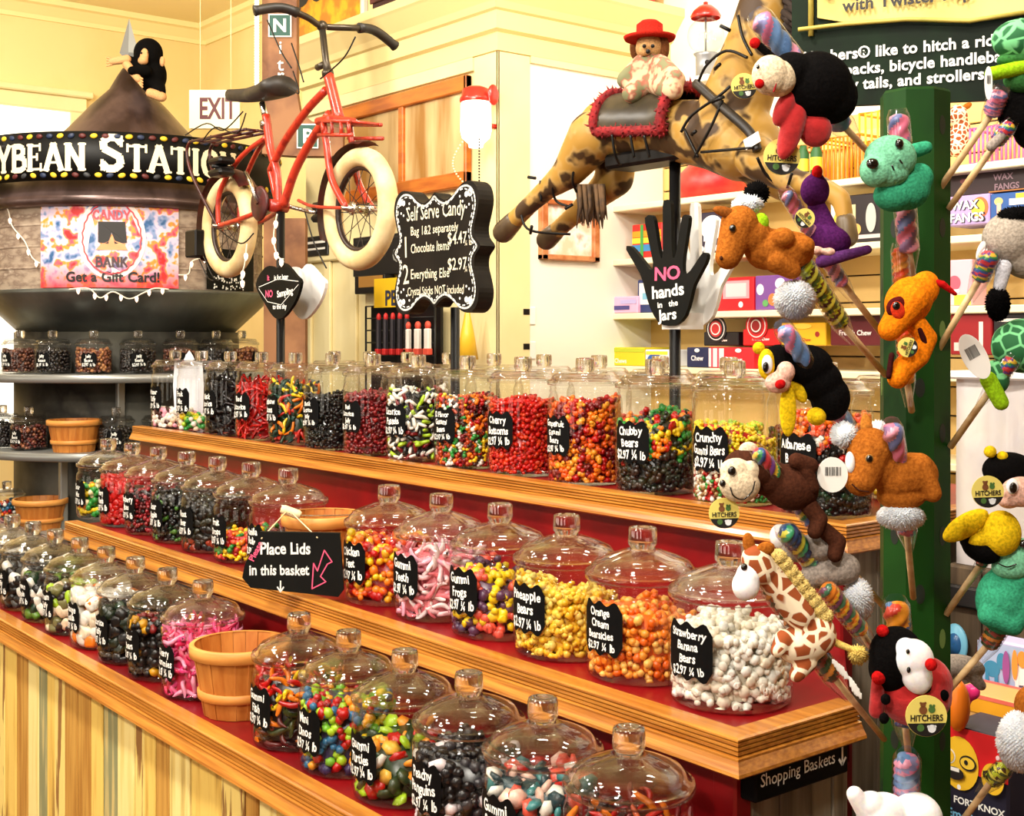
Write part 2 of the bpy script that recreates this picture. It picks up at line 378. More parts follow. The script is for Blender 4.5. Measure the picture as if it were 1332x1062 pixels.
# slat wall behind the shelves
m = MB(); m.box((KX, WBY + .012, 0), (3.0, WBY + .1, 2.4), 1); m.box((KX, WBY, 2.46), (3.0, WBY + .1, CEIL), 2)
z = .02
while z < 2.4:
    m.box((KX, WBY - .004, z), (3.0, WBY + .012, z + .106), 0, bev=.003); z += .112
structure(m.build('wall_back_slats', [mat('slat_board', (222, 186, 116), .5), mat('slat_groove', (40, 28, 16), .8), WHITEP]))
# crown moulding
prof = [(0, 0), (.02, 0), (.03, .03), (.09, .09), (.12, .1), (.12, .14), (0, .14)]
m = MB(); m.quadsweep([(a, CEIL - .14 + b) for a, b in prof], [((WLX, -4.0, 0), (1, 0, 0)), ((WLX, WBY, 0), (1, -1, 0)), ((3.0, WBY, 0), (0, -1, 0))])
structure(m.build('trim_1', mat('crown_paint', (244, 226, 160), .5)))
# doorway with bright daylight on the left wall
a = onX(48, 128, WLX + .03); b = onX(112, 145, WLX + .03)
m = MB(); m.box((WLX, a.y - .9, b.z - .02), (WLX + .06, b.y, b.z + .09), 0, bev=.01); m.box((WLX, a.y - .9, b.z + .09), (WLX + .09, b.y + .04, b.z + .14), 0, bev=.01)
m.box((WLX, b.y - .12, 0), (WLX + .05, b.y - .02, b.z - .02), 0); structure(m.build('trim_2', CREAM))
m = MB(); m.box((WLX + .002, a.y - .9, .9), (WLX + .02, b.y - .12, b.z - .02), 0)
structure(m.build('window_2', mat('daylight_pane', (255, 250, 235), .4, emit=1.6)))

# ================================================================ kiosk with cornice
m = MB(); m.box((KXL, KY, 0), (KX, WBY + .1, KZ + .3), 0); structure(m.build('wall_kiosk', CREAM))
m = MB(); m.box((KX, KY + .1, 0), (KX + .004, WBY - .01, KZ), 0); structure(m.build('wall_kiosk_end', WHITEP))
prof = [(-.02, 0), (.022, 0), (.022, .078), (.046, .088), (.046, .165), (.062, .172), (.075, .2), (.13, .27), (.14, .28), (.14, .32), (-.02, .32)]
m = MB(); m.quadsweep([(a, KZ + b) for a, b in prof], [((KXL, KY, 0), (0, -1, 0)), ((KX, KY, 0), (1, -1, 0)), ((KX, WBY, 0), (1, 0, 0))])
structure(m.build('trim_3', mat('cornice_paint', (238, 216, 150), .45)))
m = MB()   # corner pilasters, frieze and panel strips
m.box((KX - .16, KY - .014, 0), (KX + .014, KY, KZ), 0, bev=.004); m.box((KX, KY - .014, 0), (KX + .014, KY + .17, KZ), 0, bev=.004)
m.box((KXL, KY - .02, KZ - .06), (KX - .16, KY, KZ), 0); m.box((KX, KY + .17, KZ - .03), (KX + .02, WBY - .02, KZ), 0)
x1 = XatY(475, KY)
for x in (KXL + .02, KXL + .22, x1 - .12): m.box((x, KY - .018, 0), (x + .06, KY, 1.95), 0, bev=.004)
m.box((KXL, KY - .03, 1.95), (KX - .16, KY, 2.03), 0, bev=.008)
structure(m.build('trim_4', CREAM))
# wooden window in the kiosk
wx0 = XatY(432, KY); wx1 = XatY(614, KY); wz1 = onY(614, 98, KY).z; wz0 = onY(614, 243, KY).z
WOODF = mat('window_wood', (204, 118, 40), .4, c2=(178, 92, 28), scale=5, stretch=(1, 1, 6))
win = MB(); fy = KY - .035
for (p, q) in (((wx0, wz0), (wx1, wz0 + .07)), ((wx0, wz1 - .07), (wx1, wz1)), ((wx0, wz0), (wx0 + .06, wz1)), ((wx1 - .02, wz0), (wx1, wz1))): win.box((p[0], fy, p[1]), (q[0], KY, q[1]), 0, bev=.005)
for u in (527,): x = XatY(u, KY); win.box((x - .02, fy + .006, wz0), (x + .02, KY, wz1), 0, bev=.004)
w = structure(win.build('window_1', WOODF))
m = MB(); m.box((wx0 + .05, KY - .012, wz0 + .06), (wx1 - .02, KY - .002, wz1 - .06), 0)
attach(structure(m.build('window_pane', mat('window_glass', (164, 118, 60), .15, c2=(220, 190, 136), scale=2.2, stretch=(3, 1, .4), spec=.8))), w)

# ---- generic printed carton standing on a shelf
def inkmat(c): return plain(c, .55)
def carton(name, label, cat, u0, v0, u1, v1, Y, dep, c, prints=(), z0=None, group=None, bev=.004, rough=.45):
    uc = (u0 + u1) / 2; x0 = XatY(u0, Y); x1 = XatY(u1, Y); zt = onY(uc, v0, Y).z; zb = onY(uc, v1, Y).z if z0 is None else z0
    m = MB(); mats = [plain(c, rough)]; m.box((x0, Y, zb), (x1, Y + dep, zt), 0, bev=bev); W, H = x1 - x0, zt - zb
    def mi(col):
        mm = inkmat(col)
        if mm not in mats: mats.append(mm)
        return mats.index(mm)
    for i, pr in enumerate(prints):
        ly = Y - .0012 - .0006 * i; k = pr[0]
        if k == 't':
            _, s, rx, ry, sz, col, *o = pr
            put_text(m, s, plane_fn((x0 + W * rx, ly, zb + H * ry), (1, 0, 0), (0, 0, 1), 0), H * sz, mi(col), bold=1 if not o else o[0], fit=W * .92)
        elif k == 'r':
            _, a, b, c_, d, col = pr; m.add([(x0 + W * a, ly, zb + H * b), (x0 + W * c_, ly, zb + H * b), (x0 + W * c_, ly, zb + H * d), (x0 + W * a, ly, zb + H * d)], [[0, 1, 2, 3]], mi(col), False)
        elif k == 'o':
            _, a, b, ra, rb, col = pr; m.add([(x0 + W * a + W * ra * cos(t * pi / 12), ly, zb + H * b + H * rb * sin(t * pi / 12)) for t in range(24)], [list(range(24))], mi(col), False)
    return tag(m.build(name, mats), label, cat, group)

# things on and around the kiosk
m = MB(); p = onY(386, 60, KY + .05); q = onY(478, 0, KY + .05); zt = KZ + .32
m.box((p.x, KY + .02, zt), (q.x, KY + .06, zt + .52), 0, bev=.01); m.box((p.x + .02, KY + .015, zt + .03), (q.x - .02, KY + .02, zt + .26), 1); m.box((p.x, KY + .005, zt), (q.x, KY + .03, zt + .045), 2, bev=.004)
put_text(m, 'perie', plane_fn(((p.x + q.x) / 2, KY + .013, zt + .24), (1, 0, 0), (0, 0, 1), 0), .3, 3, bold=1, slant=.25, jit=.05, fit=.6)
tag(m.build('tin_sign', [plain((232, 226, 196)), mat('tin_yellow', (226, 172, 22), .4, c2=(196, 120, 20), scale=14), plain((104, 44, 24)), plain((20, 18, 16))]), 'yellow tin sign with black script propped on top of the kiosk cornice', 'sign')
m = MB(); p = onY(492, 20, KY + .1); q = onY(580, 20, KY + .1)
m.box((p.x, KY + .06, zt), (q.x, KY + .4, zt + .3), 0, bev=.01)
for k in range(3): m.box((p.x - .004, KY + .05, zt + .03 + k * .09), (q.x + .004, KY + .06, zt + .09 + k * .09), 1, bev=.004)
tag(m.build('wooden_crate', [plain((52, 16, 16)), mat('crate_wood', (92, 30, 26), .5, c2=(60, 18, 16), scale=9)]), 'dark red slatted crate on top of the kiosk beside the tin sign', 'crate')
m = MB(); m.box((KX - .3, KY + .35, zt), (KX + .02, KY + .95, zt + .16), 0, bev=.015); m.box((KX - .31, KY + .34, zt + .12), (KX + .03, KY + .96, zt + .17), 0, bev=.015)
tag(m.build('storage_box', plain((214, 56, 44))), 'flat red lidded box on top of the kiosk above the white wall', 'box')

# framed picture and switch plates on the white end wall
a = onX(703, 268, KX + .02); b = onX(778, 340, KX + .02)
t = thing('framed_picture', 'orange framed picture with pale pink shapes on the white kiosk wall', 'picture', ((KX), (a.y + b.y) / 2, b.z))
zz0 = onX(740, 340, KX).z; zz1 = onX(740, 262, KX).z
m = MB()
for lo, hi in (((a.y, zz0), (b.y, zz0 + .025)), ((a.y, zz1 - .025), (b.y, zz1)), ((a.y, zz0), (a.y + .035, zz1)), ((b.y - .035, zz0), (b.y, zz1))): m.box((KX, lo[0], lo[1]), (KX + .035, hi[0], hi[1]), 0, bev=.004)
m.build('picture_frame', mat('picture_frame_wood', (176, 96, 44), .5, c2=(206, 140, 90), scale=16), t)
m = MB(); m.box((KX + .004, a.y + .02, zz0 + .01), (KX + .014, b.y - .02, zz1 - .01)); m.build('canvas', mat('picture_art', (244, 206, 176), .6, c2=(252, 246, 238), c3=(226, 120, 84), scale=9, lo=.42, hi=.56), t)
for i, v in enumerate((411, 456)):
    p = onX(685, v, KX); m = MB(); m.box((KX, p.y - .045, p.z - .04), (KX + .012, p.y + .045, p.z + .04), 0, bev=.004); m.box((KX + .012, p.y - .03, p.z + .004), (KX + .016, p.y + .005, p.z + .03), 1)
    tag(m.build('switch_plate', [WHITE, BLACK]), 'white switch plate on the white kiosk wall, %s of two' % ('upper' if i == 0 else 'lower'), 'switch')

# red capped glass lamps
LAMPG = mat('lamp_glow', (255, 244, 222), .3, emit=3.2)
CAPRED = mat('lamp_cap_red', (206, 36, 26), .3, coat=.5)
def cap_lamp(c, r, h, label, chains):
    t = thing('wall_lamp', label, 'lamp', c); m = MB()
    m.lathe([(.001, h * .02), (r * .45, 0), (r * .5, h * .08), (r * .9, h * .2), (r, h * .35), (r * .98, h * .9), (r * .9, h), (.001, h)], 20, c); m.build('lamp_glass', LAMPG, t)
    m = MB(); m.lathe([(r * .9, h * .96), (r * 1.05, h * .98), (r * 1.05, h * 1.05), (r * .92, h * 1.1), (r * .88, h * 1.24), (r * .5, h * 1.3), (.001, h * 1.32)], 20, c); m.build('lamp_cap', CAPRED, t)
    return t
c = onY(619, 192, KY - .12); r = .058
lamp = cap_lamp(c, r * 1.15, .2, 'glowing white glass wall lamp with a red cap on the kiosk corner', True)
m = MB(); m.tube([c + Vector((0, .0, .1)), c + Vector((0, .12, .1))], .012, 8); m.ball(c + Vector((.07, .04, .22)), (.012, .03, .045)); m.build('wall_bracket', CAPRED, lamp)
m = MB()
for k in range(26): m.ball(c + Vector((.05, -.02, .14 - k * .0125)), .0042, 6, 4)
m.build('bead_chain', BLACK, lamp)
m = MB()
for k in range(15): s_ = k / 14; m.ball(c + Vector((-.07 - .07 * sin(s_ * pi), -.02, .03 - s_ * .17)), .0046, 6, 4)
m.build('bead_chain', plain((240, 226, 180)), lamp)
l = bpy.data.lights.new('lamp_bulb', 'POINT'); l.energy = 5; l.color = (1, .9, .7); l.shadow_soft_size = .06; lo_ = bpy.data.objects.new('lamp_bulb', l); COL.objects.link(lo_); lo_.location = c + Vector((.16, -.2, .1))

# ================================================================ wall shelving on the right
SY = 4.06; SX0 = XatY(789, SY); SX1 = .6
SHZ = [onY(800, v, SY).z for v in (268, 338, 408, 476)]
CREAMS = mat('shelf_cream', (250, 236, 196), .45)
t = thing('wall_shelving', 'cream wall shelves loaded with candy boxes behind the toy stand', 'shelf', (SX0, SY, 0))
m = MB(); m.box((SX0 - .02, SY + .03, 0), (SX0, WBY, 2.2), 0, bev=.003); m.build('side_panel', CREAMS, t)
for z in SHZ + [1.1, .75, .4]:
    m = MB(); m.box((SX0 - (.05 if z < 1.8 and z > 1.5 else .02), SY, z - .028), (SX1, WBY, z), 0, bev=.004); m.build('shelf_board', CREAMS, t)
m = MB(); m.box((SX0, SY + .25, 0), (SX0 + 1.0, WBY - .002, 2.15)); m.build('back_panel', mat('shelf_back', (222, 184, 112), .55), t)
S = [z + .001 for z in SHZ]
carton('candy_box', 'rainbow striped candy box on the second shelf behind the black hand sign', 'box', 822, 291, 861, 326, SY + .04, .1, (214, 40, 34), [('r', .02, .62, .98, .8, (240, 150, 30)), ('r', .02, .44, .98, .6, (246, 214, 60)), ('r', .02, .2, .98, .4, (56, 130, 190)), ('r', .3, .05, .4, .98, (60, 150, 70))], S[1])
carton('candy_box', 'dark purple candy box with a white ghost shape on the second shelf', 'box', 903, 276, 946, 327, SY + .03, .12, (40, 34, 58), [('o', .55, .62, .34, .3, (244, 242, 240)), ('r', .3, .3, .5, .55, (244, 242, 240)), ('r', .08, .08, .92, .16, (96, 88, 150)), ('o', .25, .12, .07, .07, (210, 210, 220)), ('o', .7, .12, .07, .07, (210, 210, 220))], S[1])
carton('candy_box', 'flat pink and lilac candy box at the end of the third shelf', 'box', 781, 386, 829, 403, SY + .01, .2, (232, 178, 214), [('o', .12, .5, .07, .3, (226, 60, 110)), ('r', .3, .2, .8, .45, (70, 64, 130)), ('r', .55, .55, .98, .8, (186, 176, 226))], S[2])
carton('candy_box', 'narrow navy and white candy box on the third shelf behind the hand sign', 'box', 829, 364, 852, 401, SY + .03, .12, (36, 50, 104), [('r', .12, .25, .95, .9, (240, 238, 232)), ('r', .3, .4, .9, .6, (120, 180, 210))], S[2])
carton('candy_box', 'white candy box with pink corner on the third shelf beside the red box', 'box', 896, 362, 940, 398, SY + .03, .12, (244, 232, 236), [('r', .62, .7, .98, .96, (236, 170, 200)), ('o', .62, .35, .12, .2, (90, 90, 86)), ('r', .05, .05, .5, .12, (200, 80, 90))], S[2])
carton('candy_box', 'red open display box with pink window on the third shelf', 'box', 931, 361, 980, 397, SY + .02, .14, (206, 20, 34), [('r', .2, .36, .9, .9, (240, 150, 160)), ('r', .28, .42, .82, .82, (246, 196, 200)), ('o', .68, .18, .06, .09, (250, 240, 240))], S[2])
carton('candy_box', 'purple flowery candy box on the third shelf beside the brown plush horse', 'box', 982, 358, 1030, 395, SY + .03, .12, (120, 74, 150), [('o', .15, .6, .1, .16, (250, 240, 240)), ('o', .5, .3, .13, .18, (230, 120, 60)), ('o', .7, .75, .14, .16, (236, 210, 240)), ('o', .3, .2, .08, .1, (90, 160, 90))], S[2])
def target_box(label, u0, v0, u1, v1, c, ring, txt):
    o = carton('candy_box', label, 'box', u0, v0 + 20, u1, v1, SY + .05, .12, c, [('t', txt, .5, .32, .24, (250, 236, 226))], S[3] + .001 if txt is None else None)
    me = MB(); p = onY((u0 + u1) / 2 - 6, v0 + 16, SY + .045); Rr = (onY(u1, v0, SY).x - onY(u0, v0, SY).x) * .3
    for k, (rr, cc) in enumerate(((1, 0), (.84, 1), (.76, 0), (.6, 2), (.46, 1), (.36, 2))):
        me.prism([(Rr * rr * cos(a * pi / 12), Rr * rr * sin(a * pi / 12)) for a in range(24)], p + Vector((0, -.0012 * k, 0)), (1, 0, 0), (0, 0, 1), .002, cc)
    attach(me.build('round_header', [plain(c), plain((244, 236, 230)), plain(ring)]), o); return o
zz = S[3]
target_box('black candy box with a round target header on the bottom visible shelf', 915, 412, 960, 450, (24, 16, 20), (196, 40, 40), 'French Chew')
target_box('bright red candy box with a round target header beside the black one', 966, 408, 1014, 450, (206, 26, 30), (150, 16, 20), 'French Chew')
carton('candy_box', 'yellow candy box with a small red dot beside the bright red target box', 'box', 1016, 420, 1074, 450, SY + .05, .12, (234, 176, 26), [('o', .82, .5, .05, .12, (150, 30, 20)), ('t', 'French Chew', .45, .2, .2, (180, 80, 20)), ('o', .5, .85, .2, .12, (244, 206, 70))])
carton('candy_box', 'dark crimson candy box with white letters beside the yellow box', 'box', 1080, 404, 1146, 450, SY + .05, .12, (92, 14, 22), [('o', .2, .8, .12, .18, (240, 230, 226)), ('o', .2, .8, .08, .12, (92, 14, 22)), ('t', 'French Chew', .5, .3, .2, (246, 232, 226))])
carton('candy_box', 'yellow and lime carton lying at the low shelf end behind the jars', 'box', 778, 452, 838, 482, SY + .01, .18, (222, 206, 30), [('t', 'Chews', .5, .15, .34, (250, 248, 230)), ('r', .0, .75, 1, .95, (190, 200, 40))], z0=zz)
carton('candy_box', 'blue and white carton lying beside the yellow carton behind the jars', 'box', 839, 455, 872, 482, SY + .01, .18, (230, 232, 236), [('o', .4, .4, .3, .36, (40, 86, 160)), ('r', .05, .7, .9, .9, (244, 210, 60))], z0=zz)
carton('candy_box', 'navy carton lying under the black target box', 'box', 893, 452, 921, 477, SY + .01, .16, (26, 34, 78), [('t', 'Chew', .5, .35, .34, (240, 236, 240)), ('o', .5, .85, .12, .1, (240, 240, 240))], z0=zz)
carton('candy_box', 'red and white striped carton lying under the red target box', 'box', 922, 452, 980, 476, SY + .01, .16, (220, 36, 48), [('r', .0, .05, .35, .95, (246, 220, 226)), ('r', .06, .05, .1, .95, (224, 70, 90)), ('r', .2, .05, .24, .95, (224, 70, 90)), ('t', 'Chews', .6, .3, .34, (250, 230, 232)), ('o', .68, .85, .07, .1, (250, 240, 240))], z0=zz)
carton('candy_box', 'deep red candy carton behind the grey plush tail on the low shelf', 'box', 1236, 408, 1290, 462, SY + .02, .14, (150, 20, 26), [('r', .7, .1, .8, .8, (240, 220, 210)), ('r', .1, .1, .5, .3, (230, 200, 190))], z0=None)
carton('candy_box', 'black candy carton beside the deep red one on the low shelf', 'box', 1292, 404, 1345, 462, SY + .02, .14, (26, 22, 24), [('r', .1, .75, .8, .82, (240, 230, 220)), ('r', .2, .2, .4, .5, (190, 40, 40))])
# second shelf, far right: wax fang cartons
carton('candy_box', 'dark brown carton reading wax fangs lying on top of the lilac carton', 'box', 1232, 219, 1345, 252, SY + .06, .14, (44, 22, 26), [('t', 'WAX', .66, .5, .34, (150, 120, 130)), ('t', 'FANGS', .7, .12, .34, (150, 120, 130)), ('o', .2, .6, .04, .1, (120, 60, 60)), ('r', .5, .04, .95, .08, (190, 120, 50))])
carton('candy_box', 'lilac carton with white wax fangs lettering beside the green post', 'box', 1232, 254, 1287, 293, SY + .02, .16, (186, 160, 216), [('o', .78, .55, .2, .36, (236, 110, 60)), ('o', .74, .55, .16, .3, (244, 200, 70)), ('t', 'WAX', .45, .52, .42, (20, 16, 30)), ('t', 'FANGS', .5, .1, .42, (20, 16, 30)), ('t', 'WAX', .43, .54, .4, (255, 255, 255)), ('t', 'FANGS', .48, .12, .4, (255, 255, 255))], z0=None)
carton('candy_box', 'blue carton with a yellow and white design behind the plush mane', 'box', 1288, 250, 1345, 292, SY + .02, .16, (44, 88, 156), [('o', .2, .75, .1, .12, (246, 214, 120)), ('r', .16, .2, .26, .7, (240, 190, 160)), ('r', .45, .6, .98, .8, (250, 246, 240)), ('r', .6, .8, .98, .95, (244, 196, 60)), ('o', .2, .15, .14, .1, (244, 196, 60))])
carton('candy_box', 'black picture box with pale stripes on the second shelf behind the horse leg', 'box', 1102, 252, 1150, 303, SY + .02, .12, (34, 26, 30), [('r', .08, .08, .9, .16, (210, 190, 190)), ('r', .12, .5, .24, .8, (230, 200, 150)), ('o', .25, .28, .14, .12, (230, 170, 90)), ('o', .66, .5, .14, .3, (190, 188, 180))], z0=S[1])
carton('candy_tub', 'white and yellow candy tub on the second shelf behind the purple plush bird', 'tub', 1080, 258, 1102, 302, SY + .02, .1, (246, 240, 220), [('o', .5, .4, .36, .3, (240, 206, 60)), ('r', .1, .05, .9, .16, (240, 220, 120))], z0=S[1])
carton('candy_box', 'pale pink candy pack with a red face on the third shelf beside the post', 'box', 1232, 338, 1264, 395, SY + .03, .1, (244, 184, 196), [('o', .3, .5, .26, .16, (236, 90, 110)), ('r', .2, .28, .5, .36, (250, 240, 240)), ('r', .3, .02, .98, .24, (244, 222, 70))], z0=S[2])
# baskets and plush on the top shelf
m = MB(); p = onY(911, 248, SY + .1); zt = SHZ[0]
m.lathe([(.001, 0), (.13, .0), (.16, .05), (.15, .11), (.1, .16), (.03, .18), (.03, .2), (.001, .2)], 18, (p.x, SY + .17, zt)); tag(m.build('candy_sack', mat('sack_red', (206, 26, 30), .4, c2=(226, 60, 50), scale=9, bump=.3)), 'bright red candy sack on the top shelf behind the horse chest', 'sack')
def wire_cage(label, u0, v0, u1, v1, c, bars):
    Y = SY + .05; x0 = XatY(u0, Y); x1 = XatY(u1, Y); zt = onY((u0 + u1) / 2, v0, Y).z; zb = SHZ[0]
    t = thing('wire_basket', label, 'basket', ((x0 + x1) / 2, Y, zb)); mm = plain(c, .4)
    m = MB()
    for z in (zb + .006, zt): m.tube([(x0, Y, z), (x1, Y, z), (x1, Y + .18, z), (x0, Y + .18, z)], .006, 6, closed=True)
    m.build('rim', mm, t); m = MB()
    for i in range(bars + 1):
        x = x0 + (x1 - x0) * i / bars
        for yy in (Y, Y + .18): m.tube([(x, yy, zb + .006), (x, yy, zt)], .0045, 5)
    m.build('bars', mm, t)
    m = MB(); m.box((x0 + .01, Y + .19, zb + .01), (x1 - .01, Y + .2, zt + .05)); m.build('back_card', plain((246, 226, 140)), t)
wire_cage('orange wire basket on the top shelf behind the green plush dog', 1072, 178, 1118, 228, (240, 140, 20), 9)
wire_cage('yellow wire basket on the top shelf beside the orange basket', 1118, 146, 1150, 222, (238, 176, 40), 4)
wire_cage('pink wire basket on the top shelf beyond the green post', 1262, 166, 1296, 210, (240, 110, 170), 6)
wire_cage('amber wire basket on the top shelf beneath the ladybug plush', 1020, 190, 1068, 232, (232, 120, 40), 8)
m = MB()
for k in range(2):
    p = onY(1047 + k * 17, 232, SY + .03); m = MB(); m.lathe([(.001, 0), (.022, 0), (.024, .01), (.024, .12), (.015, .14), (.015, .155), (.001, .156)], 14, (p.x, SY + .02, SHZ[0])); m.lathe([(.0245, .05), (.0245, .1)], 14, (p.x, SY + .02, SHZ[0]), 1)
    tag(m.build('candy_bottle', [plain((36, 92, 40)), plain((232, 206, 60))]), 'small green bottle with yellow band on the top shelf, %s of the pair' % ('first' if k == 0 else 'second'), 'bottle')
# ================================================================ round candy station (silo)
SD = 6.6; SI = P(168, CY, SD); SI = Vector((SI.x, SI.y, 0))
def zc(v, d=SD): return EYE + (CY - v) / FP * d
def cyl_fn(c, r, a0, z0, sgn=1):     # text on the outside of a cylinder; a0 = direction angle facing
    return lambda a, b: Vector((c[0] + r * cos(a0 + a / r), c[1] + r * sin(a0 + a / r), z0 + b))
SA = atan2(-SI.y, -SI.x)              # angle from the silo towards the camera
st = thing('candy_station', 'round silo shaped candy station with a conical metal roof and curved black sign', 'display stand', SI)
ROOFM = mat('roof_metal', (74, 58, 54), .3, .6, c2=(112, 92, 88), scale=3, stretch=(2, 2, .5))
z262 = zc(262, 5.88); z235 = zc(235, 5.86); z172 = zc(172, 5.86); z375 = zc(376, 5.92); z432 = zc(432, 6.1)
m = MB(); m.lathe([(.70, z262 - .02), (.76, z262), (.74, z262 + .03), (.66, z235 + .06), (.45, z172 - .03), (.28, zc(165)), (.19, zc(140)), (.1, zc(118)), (.06, zc(100)), (.035, zc(90)), (.001, zc(88))], 40, SI); m.build('roof', ROOFM, st)
m = MB(); tip = zc(24); c = SI
m.add([SI + Vector((0, 0, tip)), SI + RT * .05 + UP * (tip - .18), SI - RT * .05 + UP * (tip - .18), SI + UP * zc(82), SI + FW * .015 + UP * (tip - .18), SI - FW * .015 + UP * (tip - .18)], [[0, 1, 5], [0, 5, 2], [0, 4, 1], [0, 2, 4], [3, 5, 1], [3, 2, 5], [3, 1, 4], [3, 4, 2]], 0, False)
m.tube([SI + UP * zc(100), SI + UP * (tip - .2)], .012, 8); m.build('finial', STEEL, st)
m = MB(); m.lathe([(.68, z375), (.68, z262)], 64, SI)
for k in range(5): zz = z375 + (z262 - z375) * k / 4; m.lathe([(.68, zz - .006), (.686, zz), (.68, zz + .006)], 64, SI)
m.build('barrel_wall', mat('barrel_stone', (168, 150, 130), .8, c2=(128, 108, 92), c3=(196, 180, 160), scale=14, bump=.5, stretch=(1, 1, 2), lo=.4, hi=.58, detail=8), st)
m = MB(); m.lathe([(.5, z432 - .002), (.54, z432), (.73, z375 - .02), (.735, z375), (.68, z375 + .004)], 48, SI); m.build('funnel', GALV, st)
# sign band
m = MB(); rs = .775; m.lathe([(rs - .02, z235), (rs, z235), (rs, z172), (rs - .02, z172), (rs - .02, z235)], 80, SI); sg = m.build('sign_band', mat('sign_black', (9, 9, 8), .5, spec=.2), st)
m = MB(); hb = z172 - z235; fn = cyl_fn(SI, rs + .003, SA, z235); fsz = hb * .56; tot = sum((.4 if c == ' ' else SLAB[c][2]) for c in 'LLYBEAN STATION') * fsz + (SLAB['L'][2] + SLAB['S'][2]) * fsz * .3
# aim the word so that it ends under the bicycle: measured letter positions on the band
slab_text(m, 'LLYBEAN STATION', fn, fsz, 0, x0=.545 - tot, y0=hb * .19, w=.21, first=1.3, align='l')
m.build('sign_lettering', mat('sign_cream', (244, 230, 190), .5), sg)
beanc = [plain((224, 190, 40)), plain((24, 40, 70)), plain((84, 22, 18)), plain((40, 42, 46))]; m = MB(); n = 60
for row in (0, 1):
    for k in range(n):
        a = (k - n / 2) * .052 + row * .02; zz = z172 - .022 if row == 0 else z235 + .022; ang = SA + a / rs
        rad = Vector((cos(ang), sin(ang), 0)); tg = Vector((-sin(ang), cos(ang), 0)); q = random.uniform(-.5, .5)
        ax = (tg * cos(q) + UP * sin(q), rad, UP * cos(q) - tg * sin(q))
        m.ball(SI + rad * (rs + .001) + UP * zz, (.018, .006, .012), 8, 5, [0, 1, 2, 3, 2, 1][(k + row) % 6] if k % 3 else 0, (ax[0], ax[1], ax[2]))
m.build('bean_border', beanc, sg)
# round shelves with posts
for z in (zc(487, 5.9), zc(588, 5.9), zc(690, 5.9)):
    m = MB(); m.lathe([(.3, z - .04), (.79, z - .04), (.8, z - .035), (.8, z - .004), (.79, z), (.3, z)], 48, SI); m.build('round_shelf', STEEL, st)
m = MB(); m.lathe([(.5, .0), (.56, .0), (.56, z432 - .0), (.5, z432 + .002)], 48, SI); m.build('drum', mat('drum_metal', (86, 84, 74), .5, .4, c2=(44, 42, 38), c3=(110, 106, 92), scale=3.5, lo=.42, hi=.6), st)
for u, rp_, zlo, zhi in ((86, .62, 0, zc(594, 5.9)), (157, .582, zc(588, 5.9), zc(493, 5.9)), (240, .72, 0, zc(594, 5.9))):
    ang = SA + math.asin(max(-1, min(1, (u - 168) / FP * 6.0 / rp_))); p = SI + Vector((cos(ang), sin(ang), 0)) * rp_
    m = MB(); m.box((p.x - .018, p.y - .018, zlo), (p.x + .018, p.y + .018, zhi), 0, bev=.004); m.build('post', STEEL, st)
# gift card poster on the barrel
def silo_quad(mb, u0, v0, u1, v1, r, n=24, mat=0, d=5.9):
    a0 = math.asin((u0 - 168) / FP * d / r); a1 = math.asin((u1 - 168) / FP * d / r); vs = []; fs = []
    for k in range(n + 1):
        a = SA + a0 + (a1 - a0) * k / n
        for z in (zc(v1, d), zc(v0, d)): vs.append((SI.x + r * cos(a), SI.y + r * sin(a), z))
    for k in range(n): fs.append([2 * k, 2 * k + 2, 2 * k + 3, 2 * k + 1])
    mb.add(vs, fs, mat, True); return a0, a1
m = MB(); a0, a1 = silo_quad(m, 57, 249, 231, 374, .692)
PO = bpy.data.materials.new('gift_poster'); PO.use_nodes = True; nt = PO.node_tree; N = nt.nodes.new; L = nt.links.new; bs = nt.nodes['Principled BSDF']
tc = N('ShaderNodeTexCoord'); vo = N('ShaderNodeTexNoise'); vo.inputs['Scale'].default_value = 17; vo.inputs['Detail'].default_value = 2; L(tc.outputs['Object'], vo.inputs['Vector'])
hs = N('ShaderNodeValToRGB'); hs.color_ramp.interpolation = 'EASE'; el = hs.color_ramp.elements
for k, (pos, c) in enumerate(((.32, (44, 90, 140)), (.39, (130, 150, 190)), (.46, (206, 190, 214)), (.52, (220, 196, 206)), (.57, (224, 150, 40)), (.62, (214, 90, 110)), (.7, (200, 40, 40)))):
    e = el[k] if k < 2 else el.new(pos); e.position = pos; e.color = lin(c) + (1,)
L(vo.outputs[0], hs.inputs[0]); sx = N('ShaderNodeSeparateXYZ'); L(tc.outputs['Object'], sx.inputs[0])
mr = N('ShaderNodeMapRange'); mr.inputs[1].default_value = zc(340, 5.9); mr.inputs[2].default_value = zc(378, 5.9); L(sx.outputs[2], mr.inputs[0])
mx = N('ShaderNodeMix'); mx.data_type = 'RGBA'; L(mr.outputs[0], mx.inputs[0]); L(hs.outputs[0], mx.inputs[6]); mx.inputs[7].default_value = lin((228, 50, 44)) + (1,)
L(mx.outputs[2], bs.inputs['Base Color']); bs.inputs['Roughness'].default_value = .35
po = tag(m.build('gift_card_poster', PO), 'colourful candy poster reading Get a Gift Card on the round station', 'poster')
def ring_fn(r, u, v, d=5.9):
    a = SA + math.asin((u - 168) / FP * d / r); return cyl_fn(SI, r, a, zc(v, d))
m = MB(); f = ring_fn(.694, 146, 309); px = 5.9 / FP
m.add([f(43 * px * cos(t * pi / 20), 54 * px * sin(t * pi / 20)) for t in range(40)], [list(range(40))], 0, False)
f2 = ring_fn(.6955, 146, 309); E = [f2(37 * px * cos(t * pi / 24) * (1 + .02 * cos(t * 3)), 47 * px * sin(t * pi / 24) * (1 + .02 * cos(t * 3))) for t in range(48)]; m.tube(E, .0035, 5, 1, closed=True)
